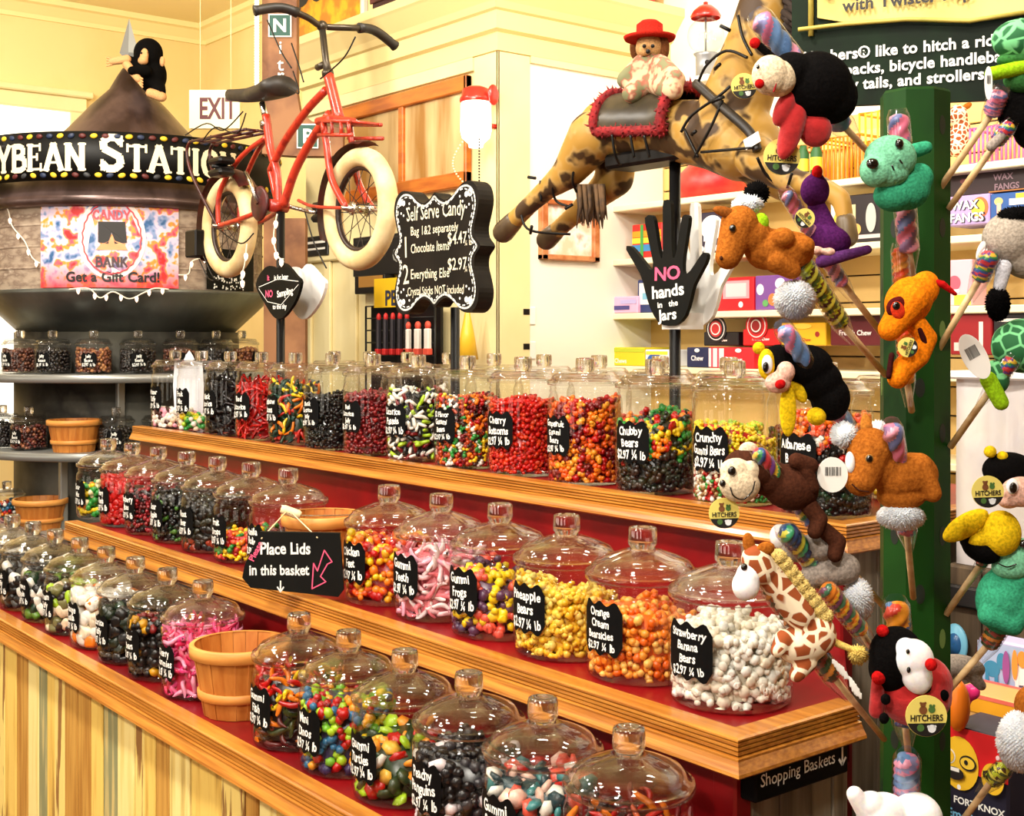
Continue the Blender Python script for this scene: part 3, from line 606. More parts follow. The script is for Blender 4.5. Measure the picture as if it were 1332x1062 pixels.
f3 = ring_fn(.6965, 146, 309)
slab_text(m, 'CANDY', f3, 12 * px, 1, 0, 24 * px, .2, 1.0, 'c'); slab_text(m, 'BANK', f3, 13 * px, 2, 0, -38 * px, .2, 1.0, 'c')
m.add([f3(x * px, y * px) for x, y in ((-17, 21), (17, 21), (19, -6), (4, -8), (0, 8), (-4, -8), (-17, -6))], [[0, 1, 2, 3, 4, 5, 6]], 3, False)
m.add([f3(x * px, y * px) for x, y in ((-20, -16), (20, -16), (16, -8), (4, -4), (1, 4), (-4, -5), (-14, -9))], [[0, 1, 2, 3, 4, 5, 6]], 4, False)
attach(m.build('round_emblem', [plain((248, 232, 222)), plain((232, 80, 90)), plain((70, 52, 60)), plain((30, 26, 24)), plain((244, 160, 110))]), po)
m = MB(); put_text(m, 'Get a Gift Card!', ring_fn(.6965, 147, 366), 18 * px, 0, bold=1, fit=136 * px); attach(m.build('poster_lettering', plain((24, 18, 20))), po)
# small black notice under the bicycle wheel
m = MB(); silo_quad(m, 268, 318, 337, 374, .70, 10); nb = tag(m.build('notice_board', CHALK), 'small black notice with white chalk marks on the station behind the rear wheel', 'sign')
m = MB(); f = ring_fn(.703, 302, 345)
put_text(m, 'EYJ', f, .07, 0, y0=-.01, jit=.1, bold=1)
for k in range(60): a = random.uniform(-.11, .11); b = random.uniform(-.1, -.03); m.add([f(a + dx * .004, b + dy * .004) for dx, dy in ((-1, -1), (1, -1), (1, 1), (-1, 1))], [[0, 1, 2, 3]], 0, False)
attach(m.build('chalk_marks', INK), nb)
# string lights on the barrel
def string_lights(label, pts, bulbs, r=.0035, cord=plain((236, 226, 206)), bulb=mat('fairy_bulb', (255, 220, 190), .3, emit=2.0)):
    t = thing('string_lights', label, 'string lights', pts[0]); m = MB(); pp = catmull(pts, 6); m.tube(pp, r, 5); m.build('cord', cord, t)
    for k in range(bulbs):
        q = pp[int((k + .5) / bulbs * (len(pp) - 1))]; m = MB(); m.lathe([(.001, -.028), (.007, -.02), (.009, -.008), (.006, 0), (.001, 0)], 8, q); m.build('bulb', bulb, t)
    return t
def silo_pt(u, v, r=.70, d=5.9): a = SA + math.asin(max(-1, min(1, (u - 168) / FP * d / r))); return Vector((SI.x + r * cos(a), SI.y + r * sin(a), zc(v, d)))
string_lights('white fairy light cord draped over the station beside the gift card poster', [silo_pt(u, v) for u, v in ((2, 250), (14, 270), (20, 292), (36, 312), (46, 334), (56, 342))], 5)
string_lights('white fairy light cord looped under the gift card poster', [silo_pt(u, v, .745) for u, v in ((94, 377), (118, 376), (132, 388), (148, 380), (168, 389), (186, 381), (200, 375), (218, 376))], 7)
string_lights('white fairy light cord hanging between the poster and the black notice', [silo_pt(u, v) for u, v in ((231, 356), (244, 354), (248, 338), (262, 332), (270, 330))], 3)

# ---- plush chimp hugging the spike
BLKF = plush((12, 10, 9)); PEACH = plush((236, 178, 120))
cp = SI + RT * .1 + UP * zc(95) - FW * .05
def pt(u, v, dd=0.0): return P(u, v, SD - .12 + dd)
ch = thing('plush_chimp', 'black plush chimpanzee hugging the metal spike on the station roof', 'plush toy', pt(200, 130)); k = SD / FP
m = MB(); m.ball(pt(193, 70, -.02), (.078, .075, .08)); m.ball(pt(198, 98), (.075, .075, .095)); m.capsule(pt(186, 88, -.06), .03, pt(165, 77, -.08), .024); m.capsule(pt(190, 92, -.09), .03, pt(172, 92, -.13), .024); m.capsule(pt(205, 112, -.02), .04, pt(209, 120, -.07), .028)
m.build('body', BLKF, ch, remesh=.008, smoothit=3)
m = MB(); m.ball(pt(187, 72, -.075), (.042, .02, .04)); m.ball(pt(186, 79, -.09), (.03, .026, .022)); m.build('face', PEACH, ch, remesh=.006, smoothit=3)
for u, v in ((211, 80), (178, 66)): m = MB(); m.ball(pt(u, v, -.04), (.018, .012, .026)); m.build('ear', PEACH, ch)
for (a, b) in (((165, 77), (146, 80)), ((165, 84), (180, 103))):
    m = MB(); m.capsule(pt(a[0], a[1], -.1), .022, pt(b[0], b[1], -.12), .018)
    for j in range(4): m.capsule(pt(b[0], b[1] - 3 + j * 2.2, -.12), .007, pt(b[0] + (b[0] - a[0]) * .35, b[1] - 6 + j * 3.6 + (b[1] - a[1]) * .3, -.13), .005, 6)
    m.build('hand', PEACH, ch)
m = MB(); m.capsule(pt(196, 121, -.09), .024, pt(210, 126, -.08), .026); m.build('foot', PEACH, ch)
m = MB(); m.ball(pt(184, 69, -.1), .006); m.ball(pt(191, 69, -.1), .006); m.build('eyes', BLACK, ch)

# ================================================================ exit sign, letter pillar, boards beside the kiosk
DE = 8.2; ke = DE / FP; eo = P(279, 142, DE)
xs = thing('exit_sign', 'cream exit sign with dark red letters hanging in front of the yellow wall corner', 'sign', eo)
m = MB(); m.prism([(-33 * ke, -25 * ke), (33 * ke, -25 * ke), (33 * ke, 25 * ke), (-33 * ke, 25 * ke)], eo, RT, UP, .06); m.build('panel', plain((246, 232, 190)), xs)
m = MB(); put_text(m, 'EXIT', plane_fn(eo + RT * 4 * ke, RT, UP, .002), 38 * ke, 0, y0=-12 * ke, bold=1, xs=.62); m.build('lettering', plain((84, 24, 28)), xs)
m = MB()
for s_ in (-20, 20): q = eo + RT * s_ * ke + FW * .03; m.tube([q + UP * 24 * ke, Vector((q.x, q.y, CEIL))], .0025, 6)
m.build('hanging_rod', plain((236, 216, 160)), xs)
PD = 5.75
def fr(u, v, d=PD): return P(u, v, d)
def frontal(o, out, d=PD): # px outline -> local (a, b) around o
    u0, v0 = o; k = d / FP; return [((u - u0) * k, (v0 - v) * k) for u, v in out]
pl = thing('letter_pillar', 'brown weathered pillar board with green letter tiles behind the bicycle', 'sign', (fr(360, 203).x, fr(360, 203).y, 0))
m = MB(); m.prism(frontal((360, 200), [(341, -30), (386, -30), (386, 120), (390, 145), (406, 158), (446, 166), (446, 203), (385, 203), (341, 200)]), fr(360, 200), RT, UP, .07); 
m.prism(frontal((360, 380), [(343, 284), (397, 284), (397, 690), (343, 690)]), fr(360, 380), RT, UP, .07); m.build('board', mat('rusty_board', (150, 104, 66), .7, c2=(110, 70, 44), c3=(176, 124, 84), scale=5, bump=.2), pl)
GREENT = plain((20, 74, 62))
for (u, v, w, h, ch_) in ((364, 33, 15, 15, 'N'), (400, 177, 14, 16, 'P')):
    o = P(u, v, PD - .008); k = PD / FP; m = MB(); m.prism([(-w * k, -h * k), (w * k, -h * k), (w * k, h * k), (-w * k, h * k)], o, RT, UP, .006, 1); m.prism([(-w * k * .9, -h * k * .9), (w * k * .9, -h * k * .9), (w * k * .9, h * k * .9), (-w * k * .9, h * k * .9)], o - FW * .001, RT, UP, .006, 0)
    put_text(m, ch_, plane_fn(o + UP * (-h * k * .55), RT, UP, .003), h * k * 1.6, 1, bold=1); m.build('letter_tile', [GREENT, WHITE], pl)
m = MB()
for ch_, u, v in (('i', 365, 70), ('t', 365, 92), ('r', 365, 106), ('a', 425, 186)): put_text(m, ch_, plane_fn(P(u, v, PD), RT, UP, .004), .085, 0, bold=0)
m.build('lettering', WHITE, pl)
m = MB()
for k in range(34): m.ball(P(334, -8 + k * 3.6, PD - .03), .011, 6, 4)
tag(m.build('bead_lights', mat('bead_glow', (255, 248, 230), .3, emit=2.4)), 'strand of glowing white bead lights beside the brown letter pillar', 'string lights')
# black boards and dispenser rack below the kiosk window
y = KY - .06
def kbox(name, label, cat, u0, v0, u1, v1, c, prints=(), dep=.05): return carton(name, label, cat, u0, v0, u1, v1, y - dep + .05, dep, c, prints)
kbox('menu_board', 'black chalk menu board on the kiosk wall behind the front wheel', 'sign', 459, 304, 560, 357, (26, 25, 23), [('t', 'C', .58, .3, .5, (150, 150, 140), 0), ('r', .05, .9, .95, .93, (60, 56, 50))], .03)
kbox('letter_board', 'small black board with two white bars on the kiosk wall', 'sign', 398, 307, 426, 333, (18, 17, 16), [('r', .05, .62, .9, .74, (236, 232, 220)), ('r', .05, .3, .9, .4, (236, 232, 220))], .03)
kbox('wall_box', 'black wall box with a tan drawer under the chalk menu board', 'box', 461, 358, 500, 382, (22, 18, 15), [('r', .15, .35, .95, .95, (170, 122, 54))], .06)
rk = thing('dispenser_rack', 'black wire rack of candy dispensers under a yellow header card', 'rack', onY(515, 470, y)); yb = y - .03
m = MB(); x0 = XatY(476, yb); x1 = XatY(566, yb); zt = onY(500, 398, yb).z; zb = onY(500, 478, yb).z
m.box((x0, yb + .03, zb - .2), (x1, yb + .045, zt), 0)
for k in range(6): zz = zb + (zt - zb) * k / 5; m.tube([(x0, yb, zz), (x1, yb, zz)], .004, 6)
for x in (x0, x1, (x0 + x1) / 2): m.tube([(x, yb, zb - .2), (x, yb, zt)], .006, 6)
m.build('frame', BLACK, rk)
h0 = onY(506, 400, yb).z; h1 = onY(506, 362, yb).z; m = MB(); m.box((XatY(488, yb), yb - .006, h0), (XatY(528, yb), yb, h1), 0); put_text(m, 'PE', plane_fn((XatY(510, yb), yb - .007, h0 + .01), (1, 0, 0), (0, 0, 1)), .1, 1, bold=1); m.build('header_card', [plain((238, 194, 24)), plain((40, 46, 70))], rk)
for k in range(8):
    u = 494 + k * 9.2 if k < 5 else 532 + (k - 5) * 13; x = XatY(u, yb - .012); big = k >= 5; w = .018 if big else .01; d = MB(); zz = onY(u, 462, yb).z
    d.box((x - w, yb - .03, zz), (x + w, yb - .008, zz + (.12 if big else .17)), 0, bev=.004); d.ball((x, yb - .018, zz + (.135 if big else .18)), (w * 1.1, .012, .02), 8, 6, 1); d.box((x - w * 1.2, yb - .034, zz), (x + w * 1.2, yb - .006, zz + .03), 1, bev=.003)
    o = d.build('candy_dispenser', [plain((236, 230, 220) if big else (44, 40, 46)), plain((200, 36, 34) if not big else (214, 80, 60))]); tag(o, ('white' if big else 'dark') + ' candy dispenser with red head hanging on the black wire rack', 'candy dispenser', 'white candy dispensers on the rack' if big else 'dark candy dispensers on the rack')
m = MB(); p = onY(608, 468, y - .04); m.lathe([(.001, .24), (.006, .23), (.03, .12), (.05, .0), (.001, 0)], 10, p); tag(m.build('gift_bag', plain((232, 184, 50), .3)), 'golden cone shaped gift bag beside the chalkboard pole', 'bag')
# ================================================================ three tier display counter
TB = dict(Y=1.096, top=EYE - .787, xl=-6.2, xr=-.96)
TM = dict(Y=1.36, top=EYE - .564, xl=XatY(84, 1.36), xr=XatY(960, 1.36))
TT = dict(Y=1.926, top=EYE - .342, xl=XatY(172, 1.926), xr=XatY(1101, 1.926))
for T in (TB, TM, TT): T['z'] = T['top'] - .012
MOLD = [(-.04, -.012), (-.04, 0), (-.004, 0), (0, -.002), (0, -.0048), (-.005, -.006), (0, -.0072), (0, -.0112), (-.005, -.0124), (0, -.0136), (0, -.0176), (-.005, -.0188), (0, -.02), (0, -.024), (-.005, -.0255), (.004, -.0275), (.004, -.031), (.007, -.037), (.0125, -.0455), (.0135, -.05), (.009, -.0535), (0, -.055), (-.03, -.055), (-.03, -.012)]
disp = thing('display_counter', 'three tiered red candy counter with oak ledges and yellow plank front', 'counter', (-2.6, 1.1, 0))
BARN = [mat('plank_cream', (240, 204, 104), .7, c2=(224, 182, 84), c3=(150, 110, 50), scale=5, stretch=(6, 6, .5), bump=.35, lo=.5, hi=.6, detail=9),
        mat('plank_ochre', (176, 122, 44), .7, c2=(206, 156, 70), scale=6, stretch=(8, 8, .5), bump=.35, detail=9),
        mat('plank_peeling', (244, 216, 124), .7, c2=(150, 106, 52), scale=7, stretch=(5, 5, .5), bump=.5, lo=.5, hi=.54, detail=9),
        mat('plank_green', (140, 140, 98), .7, c2=(164, 158, 110), c3=(212, 190, 120), scale=6, stretch=(6, 6, .5), bump=.35, lo=.5, hi=.58, detail=9),
        mat('plank_pale', (246, 226, 148), .7, c2=(234, 206, 118), c3=(160, 124, 66), scale=5, stretch=(7, 7, .4), bump=.35, lo=.5, hi=.62, detail=9)]
GREYW = mat('grey_barn_wood', (150, 140, 120), .75, c2=(104, 94, 78), c3=(176, 166, 146), scale=5, stretch=(7, 7, .35), bump=.4, detail=9)
m = MB(); m.quadsweep([(a, TB['top'] + b * 1.1) for a, b in MOLD], [((TB['xl'], TB['Y'], 0), (0, -1, 0)), ((TB['xr'], TB['Y'], 0), (1, -1, 0)), ((TB['xr'], 1.42, 0), (1, 0, 0))]); m.build('ledge_moulding', OAK, disp)
m = MB(); m.quadsweep([(a, TM['top'] + b) for a, b in MOLD], [((TM['xl'], TM['Y'], 0), (0, -1, 0)), ((TM['xr'], TM['Y'], 0), (1, -1, 0)), ((TM['xr'], 1.64, 0), (1, 0, 0))]); m.build('ledge_moulding', OAK, disp)
m = MB(); m.quadsweep([(a, TT['top'] + b) for a, b in MOLD], [((TT['xl'], TT['Y'], 0), (0, -1, 0)), ((TT['xr'], TT['Y'], 0), (1, -1, 0)), ((TT['xr'], 2.76, 0), (1, 0, 0))]); m.build('ledge_moulding', OAK, disp)
for T, yb in ((TB, 1.4), (TM, 1.655), (TT, 2.76)):
    m = MB(); m.box((T['xl'] + .005, T['Y'] + .03, T['z'] - .03), (T['xr'] - .03, yb, T['z']))
    if T is TM: m.box((T['xl'] + .005, yb, T['z'] - .03), (TT['xr'] - .03, 1.96, T['z'])); m.prism([(TT['xr'] - .03, yb), (T['xr'] - .03, yb), (TT['xr'] - .03, 1.96)], (0, 0, T['z']), (1, 0, 0), (0, 1, 0), .09)
    m.build('shelf_board', RED, disp)
m = MB(); m.box((TM['xl'] + .01, 1.39, TB['z']), (TM['xr'] - .035, 1.41, TM['top'] - .045)); m.build('riser', RED, disp)
m = MB(); m.box((TT['xl'] + .01, 1.952, TM['z']), (TT['xr'] - .035, 1.972, TT['top'] - .045)); m.build('riser', RED, disp)
m = MB(); x = TB['xl']; k = 0
while x < TB['xr'] - .03:
    w = random.choice((.05, .06, .075, .09, .1)); mi = (0, 2, 1, 4, 0, 3, 4, 2, 0, 1, 4, 3)[k % 12] if random.random() < .8 else random.randrange(5)
    m.box((x + .002, TB['Y'] + .018 + random.uniform(0, .006), .08), (min(x + w, TB['xr'] - .03) - .002, TB['Y'] + .05, TB['top'] - .05), mi, bev=.003); x += w; k += 1
m.build('plank_front', BARN, disp)
m = MB(); m.box((TB['xl'], TB['Y'] + .045, 0), (TB['xr'] - .03, TB['Y'] + .06, TB['top'] - .05)); m.build('backing', plain((60, 40, 22), .8), disp)
def vplanks(mb, X, y0, y1, z0, z1, th=.02):
    y = y0
    while y < y1 - .005:
        w = random.uniform(.05, .09); mb.box((X - th, y + .001, z0), (X + random.uniform(0, .003), min(y + w, y1) - .001, z1), 0, bev=.002); y += w
m = MB(); vplanks(m, TM['xr'] - .035, 1.41, 1.655, 0, TM['top'] - .054); m.build('side_planks', GREYW, disp)
m = MB(); vplanks(m, TT['xr'] - .03, 1.972, 2.76, 0, TT['top'] - .054); vplanks(m, TT['xr'] - .03, 1.66, 1.972, 0, TM['top'] - .06); m.build('side_planks', GREYW, disp)
m = MB(); m.box((TM['xr'] - .075, 1.388, 0), (TM['xr'] - .03, 1.425, TM['top'] - .05), 0, bev=.004); m.box((TT['xr'] - .08, 1.95, 0), (TT['xr'] - .028, 1.985, TT['top'] - .05), 0, bev=.004); m.build('corner_post', RED, disp)
# shopping baskets sign
bs_o = onX(983, 1012, TM['xr'] - .001); e = onX(1104, 985, TM['xr'] - .001)
z0 = onX(1044, 1024, bs_o.x).z; y0, y1 = bs_o.y, e.y; zc0 = onX(983, 1047, bs_o.x).z; zc1 = onX(983, 991, bs_o.x).z
sb = thing('basket_sign', 'small black sign reading Shopping Baskets on the counter end below the ledge', 'sign', (bs_o.x, (y0 + y1) / 2, zc0))
m = MB(); m.box((bs_o.x - .031, y0, zc0), (bs_o.x, y1, zc1), 0, bev=.003); m.build('board', LABELB, sb)
m = MB(); fn = plane_fn((bs_o.x, (y0 + y1) / 2, zc0), (0, 1, 0), (0, 0, 1)); hh = zc1 - zc0; W = y1 - y0
put_text(m, 'Shopping Baskets', fn, hh * .42, 0, x0=-W * .06, y0=hh * .36, jit=.1, fit=W * .8)
for pq in (((W * .42, hh * .8), (W * .42, hh * .25)), ((W * .42, hh * .25), (W * .38, hh * .42)), ((W * .42, hh * .25), (W * .46, hh * .42))):
    p, q = Vector(pq[0]), Vector(pq[1]); d = (q - p).normalized(); n = Vector((-d.y, d.x)) * .0022; m.add([fn(*a) for a in (p - n, q - n, q + n, p + n)], [[0, 1, 2, 3]], 0, False)
m.build('lettering', INK, sb)

# ================================================================ jars
JM = {}
def jar_proto(key, R, Hb, H):
    m = MB(); m.lathe([(.001, .001), (R * .9, .001), (R * .97, .006), (R, .02), (R, Hb * .82), (R * .99, Hb * .86), (R * .95, Hb * .9), (R * .925, Hb * .92), (R * .95, Hb * .935), (R * .95, Hb * .95), (R * .925, Hb * .96), (R * .945, Hb * .975), (R * .945, Hb * .99), (R * .9, Hb)], 40)
    m.lathe([(R * .94, .012), (R * .9, .016), (.001, .014)], 40)
    o = m.build('proto', GLASS); body = o.data; body.name = 'jar_body'; bpy.data.objects.remove(o)
    kz = H - .038; b = Hb + .001
    prof = [(.001, b + .002), (R * .86, b + .004), (R * .88, b), (R * 1.0, b), (R * 1.01, b + .003), (R * 1.014, b + .008), (R * .995, b + .0125), (R * .965, b + .0105), (R * .945, b + .0145), (R * .91, b + .0155), (R * .89, b + .021), (R * .8, b + .030)]
    dz = kz - (b + .03)
    prof += [(R * .62, b + .03 + dz * .4), (R * .45, b + .03 + dz * .7), (R * .32, b + .03 + dz * .93), (R * .27, kz), (.001, kz)]
    inner = [(.001, kz - .006), (R * .27, kz - .007), (R * .45, b + .022 + dz * .68), (R * .62, b + .022 + dz * .37), (R * .8, b + .021), (R * .86, b + .011), (R * .86, b + .004)]
    m = MB(); m.lathe(prof[2:-1] + [(R * .25, kz), (.001, kz)] + inner, 40); o = m.build('proto', LIDGLASS); lid = o.data; lid.name = 'lid'; bpy.data.objects.remove(o)
    m = MB(); m.lathe([(.001, kz + .0005), (R * .22, kz + .0005), (R * .215, kz + .004), (R * .25, kz + .008), (R * .255, kz + .012), (R * .25, H - .006), (R * .235, H - .001), (R * .17, H), (R * .14, H - .003), (.001, H - .004)], 28); o = m.build('proto', KNOBG); kn = o.data; kn.name = 'knob'; bpy.data.objects.remove(o)
    JM[key] = (R, Hb, H, body, lid, kn)
KNOBG = glass_mat('knob_glass', (.95, .95, .94), .08, .7, 1.8, refr=.85)
jar_proto('mid', .0985, .164, .252); jar_proto('bot', .093, .164, .252); jar_proto('top', .092, .239, .306); jar_proto('silo', .085, .132, .205)

def ico(n):
    import bmesh
    b = bmesh.new(); bmesh.ops.create_icosphere(b, subdivisions=n, radius=1.0); v = np.array([x.co[:] for x in b.verts]); b.verts.index_update(); f = np.array([[x.index for x in q.verts] for q in b.faces]); b.free(); return v, f
ICO1 = ico(1); ICO2 = ico(2)
def rot3(rng):
    q = rng.normal(size=4); q /= np.linalg.norm(q); a, b, c, d = q
    return np.array([[1-2*(c*c+d*d), 2*(b*c-a*d), 2*(b*d+a*c)], [2*(b*c+a*d), 1-2*(b*b+d*d), 2*(c*d-a*b)], [2*(b*d-a*c), 2*(c*d+a*b), 1-2*(b*b+c*c)]])
def piece(kind, rng):
    """one sweet, about unit size"""
    def el(c, r, t=ICO1): return t[0] * np.array(r) + np.array(c), t[1]
    if kind == 'bear': L = [el((0, 0, -.15), (.52, .46, .55)), el((0, .02, .55), (.44, .4, .4)), el((.36, .2, -.5), (.28, .36, .28)), el((-.36, .2, -.5), (.28, .36, .28))]
    elif kind == 'lump': L = [el((0, 0, -.2), (.5, .45, .55)), el((.05, .05, .45), (.4, .38, .4))]
    elif kind == 'chew': v = ICO2[0]; v = np.sign(v) * np.abs(v) ** .55 * np.array((.55, .5, .7)); L = [(v, ICO2[1])]
    elif kind == 'ball': L = [el((0, 0, 0), (.55, .55, .55))]
    elif kind == 'worm':
        v = []; n = 9; ph = rng.uniform(0, 6)
        for i in range(n):
            t = i / (n - 1) * 2 - 1; c = np.array((t * 1.25, .35 * sin(2.6 * t + ph), .25 * cos(2 * t + ph))); r = .26 * (1 - .5 * abs(t) ** 4)
            for k in range(6): v.append(c + np.array((0, cos(k * pi / 3), sin(k * pi / 3))) * r)
        f = [];
        for i in range(n - 1):
            for k in range(6): a, b_ = i * 6 + k, i * 6 + (k + 1) % 6; f += [[a, b_, b_ + 6], [a, b_ + 6, a + 6]]
        L = [(np.array(v), np.array(f))]
    elif kind == 'stick':
        v = []; n = 6
        for i in range(n):
            t = i / (n - 1) * 2 - 1
            for k in range(6): a = k * pi / 3 + t * 1.5; v.append((t * 1.7, .22 * cos(a), .22 * sin(a) + .12 * t * t))
        f = []
        for i in range(n - 1):
            for k in range(6): a, b_ = i * 6 + k, i * 6 + (k + 1) % 6; f += [[a, b_, b_ + 6], [a, b_ + 6, a + 6]]
        L = [(np.array(v), np.array(f))]
    elif kind == 'disc': L = [el((0, 0, 0), (.7, .7, .28), ICO1)]
    elif kind == 'ring':
        v = []; f = []; A = 10
        for i in range(A):
            for k in range(6): a = i * 2 * pi / A; b_ = k * pi / 3; r = .5 + .24 * cos(b_); v.append((r * cos(a), r * sin(a), .24 * sin(b_)))
        for i in range(A):
            for k in range(6): a, b_ = i * 6 + k, i * 6 + (k + 1) % 6; c, d = ((i + 1) % A) * 6 + k, ((i + 1) % A) * 6 + (k + 1) % 6; f += [[a, b_, d], [a, d, c]]
        L = [(np.array(v), np.array(f))]
    elif kind == 'bar': v = ICO1[0]; v = np.sign(v) * np.abs(v) ** .6 * np.array((.9, .3, .3)); L = [(v, ICO1[1])]
    vs = []; fs = []; b = 0
    for v, f in L: vs.append(v); fs.append(f + b); b += len(v)
    return np.concatenate(vs), np.concatenate(fs)
CANDYM = {}
def candy_mat(c, gloss=.3):
    if (c, gloss) not in CANDYM: CANDYM[c, gloss] = mat('candy_%d_%d_%d_%d' % (*c, int(gloss * 100)), c, gloss, sub=.0, c2=tuple(int(x * .86) for x in c), scale=60, lo=.35, hi=.65)
    return CANDYM[c, gloss]
def candy(R, H, pal, kind='lump', size=.02, fill=.8, slope=0.0, seed=0, gloss=.3, bands=None, dens=1.0, name='candy_pieces'):
    """a heap of sweets that fills a jar of inner radius R up to fill*H; pal = list of colours; bands = [(height share, palette indices)]"""
    rng = np.random.default_rng(seed + 11); h = H * fill; vs = []; fs = []; mi = []; b = 0; Ri = R - .004
    sdir = rng.uniform(0, 6.28)
    def topz(x, y): return h + slope * (x * cos(sdir) + y * sin(sdir)) + .012 * sin(38 * x + seed) * cos(34 * y + seed)
    def put(x, y, z):
        nonlocal b
        s = size * rng.uniform(.85, 1.15); v, f = piece(kind, rng); v = v @ rot3(rng).T * s * .72
        r = np.hypot(v[:, 0] + x, v[:, 1] + y); k = np.minimum(1, Ri / np.maximum(r, 1e-6)); v[:, 0] = (v[:, 0] + x) * k; v[:, 1] = (v[:, 1] + y) * k; v[:, 2] = np.maximum(v[:, 2] + z, .0165) - .008
        vs.append(v); fs.append(f + b); b += len(v)
        if bands:
            q = z / max(h, 1e-6) + rng.uniform(-.08, .08)
            for top, ids in bands:
                if q <= top: c = ids[rng.integers(len(ids))]; break
            else: c = bands[-1][1][0]
        else: c = rng.integers(len(pal))
        mi.extend([c] * len(f))
    rr = Ri - size * .36; z = .018 + size * .3; row = 0
    while z < h + abs(slope) * R + .02:
        n = max(6, int(2 * pi * rr / (size * .72) * dens))
        for k in range(n):
            a = (k + (row % 2) * .5 + rng.uniform(-.25, .25)) * 2 * pi / n; x, y = rr * cos(a), rr * sin(a); zz = z + rng.uniform(-.25, .25) * size
            if zz < topz(x, y): put(x, y, zz)
        z += size * .6; row += 1
    n = int((R / size) ** 2 * 4.2 * dens)
    for k in range(n):
        r = rr * sqrt((k + .5) / n); a = k * 2.39996; x, y = r * cos(a), r * sin(a); put(x, y, max(.02, topz(x, y) - rng.uniform(0, .4) * size))
    # core that closes the gaps
    seg = 20; cv = []; cr = rr - size * .22
    for zz in (.017, None):
        for k in range(seg): a = 2 * pi * k / seg; x, y = cr * cos(a), cr * sin(a); cv.append((x, y, zz if zz else max(.02, topz(x, y) - size * .35)))
    cv.append((0, 0, max(.02, topz(0, 0) - size * .35))); cf = []
    for k in range(seg): k2 = (k + 1) % seg; cf += [[b + k, b + k2, b + seg + k2], [b + k, b + seg + k2, b + seg + k], [b + seg + k, b + seg + k2, b + 2 * seg]]
    dark = int(np.argmin([sum(c) for c in pal])); vs.append(np.array(cv)); fs.append(np.array(cf)); mi += [dark] * len(cf)
    me = bpy.data.meshes.new(name); me.from_pydata(np.concatenate(vs).tolist(), [], np.concatenate(fs).tolist())
    for c in pal: me.materials.append(candy_mat(c, gloss))
    me.polygons.foreach_set('material_index', mi); me.polygons.foreach_set('use_smooth', [True] * len(mi)); me.update()
    o = bpy.data.objects.new(name, me); COL.objects.link(o); return o

def jar(key, loc, label, lines=None, lw=None, ang=-pi / 2, group=None, lz=.5, hb=None):
    R, Hb, H, body, lid, kn = JM[key]
    t = thing('candy_jar', label, 'jar', loc, group)
    t.rotation_euler[2] = 0
    o = bpy.data.objects.new('jar_body', body); COL.objects.link(o); attach(o, t, True)
    l = bpy.data.objects.new('lid', lid); COL.objects.link(l); attach(l, t, True)
    k = bpy.data.objects.new('knob', kn); COL.objects.link(k); attach(k, l, True)
    if lines:
        w = lw or R * .98; h = w * .98; r = R + .0015; n = 18; z0 = Hb * lz; m = MB(); vs = []; fs = []
        ph = random.uniform(-.1, .1)
        for i in range(n + 1):
            s = i / n * 2 - 1; edge = 1 - .28 * max(0, abs(s) - .82) / .18; yy = h / 2 * edge * (.93 + .09 * cos(s * 2 * pi * 1.5))
            a = ang + s * w / 2 / r; vs += [(r * cos(a), r * sin(a), z0 - yy), (r * cos(a), r * sin(a), z0 + yy)]
        for i in range(n): fs.append([2 * i, 2 * i + 2, 2 * i + 3, 2 * i + 1])
        m.add(vs, fs, 0, True); lb = m.build('label', LABELB, t, True)
        m = MB(); fn = cyl_fn((0, 0), r + .001, ang, z0); N = len(lines); lh = h * .84 / N
        for i, s in enumerate(lines):
            sz = min(lh * 1.0, h * .3); put_text(m, s, fn, sz, 0, y0=h * .4 - (i + .82) * lh, bold=1, jit=.16, xs=.8, fit=w * .86, rot=random.uniform(-.02, .07))
        m.build('lettering', INK, lb, True)
    return t
PR = '$2.97 \u00bc lb'
# colours
Wt = (246, 240, 226); Cr = (240, 214, 180); Pk = (240, 110, 160); Pk2 = (246, 170, 190); Rd = (184, 12, 10); Dr = (120, 14, 20); Or = (246, 128, 22); Ye = (246, 206, 28); Lm = (170, 206, 40); Gn = (40, 140, 50); Dg = (18, 50, 26); Bk = (16, 14, 14); Bl = (46, 110, 150); Pu = (90, 50, 80); Bn = (70, 32, 24); Dk = (36, 22, 20); Tl = (90, 160, 150); Cl = (236, 90, 70)
CJ = []
def fill_jar(t, key, desc, seed, **k):
    R, Hb = JM[key][:2]; o = candy(R, Hb * .94, seed=seed, **k); o.location = t.location; tag(o, desc, 'candy', kind='stuff'); return o

def even(u0, u1, n, Y): a, b = XatY(u0, Y), XatY(u1, Y); return [a + (b - a) * i / (n - 1) for i in range(n)]
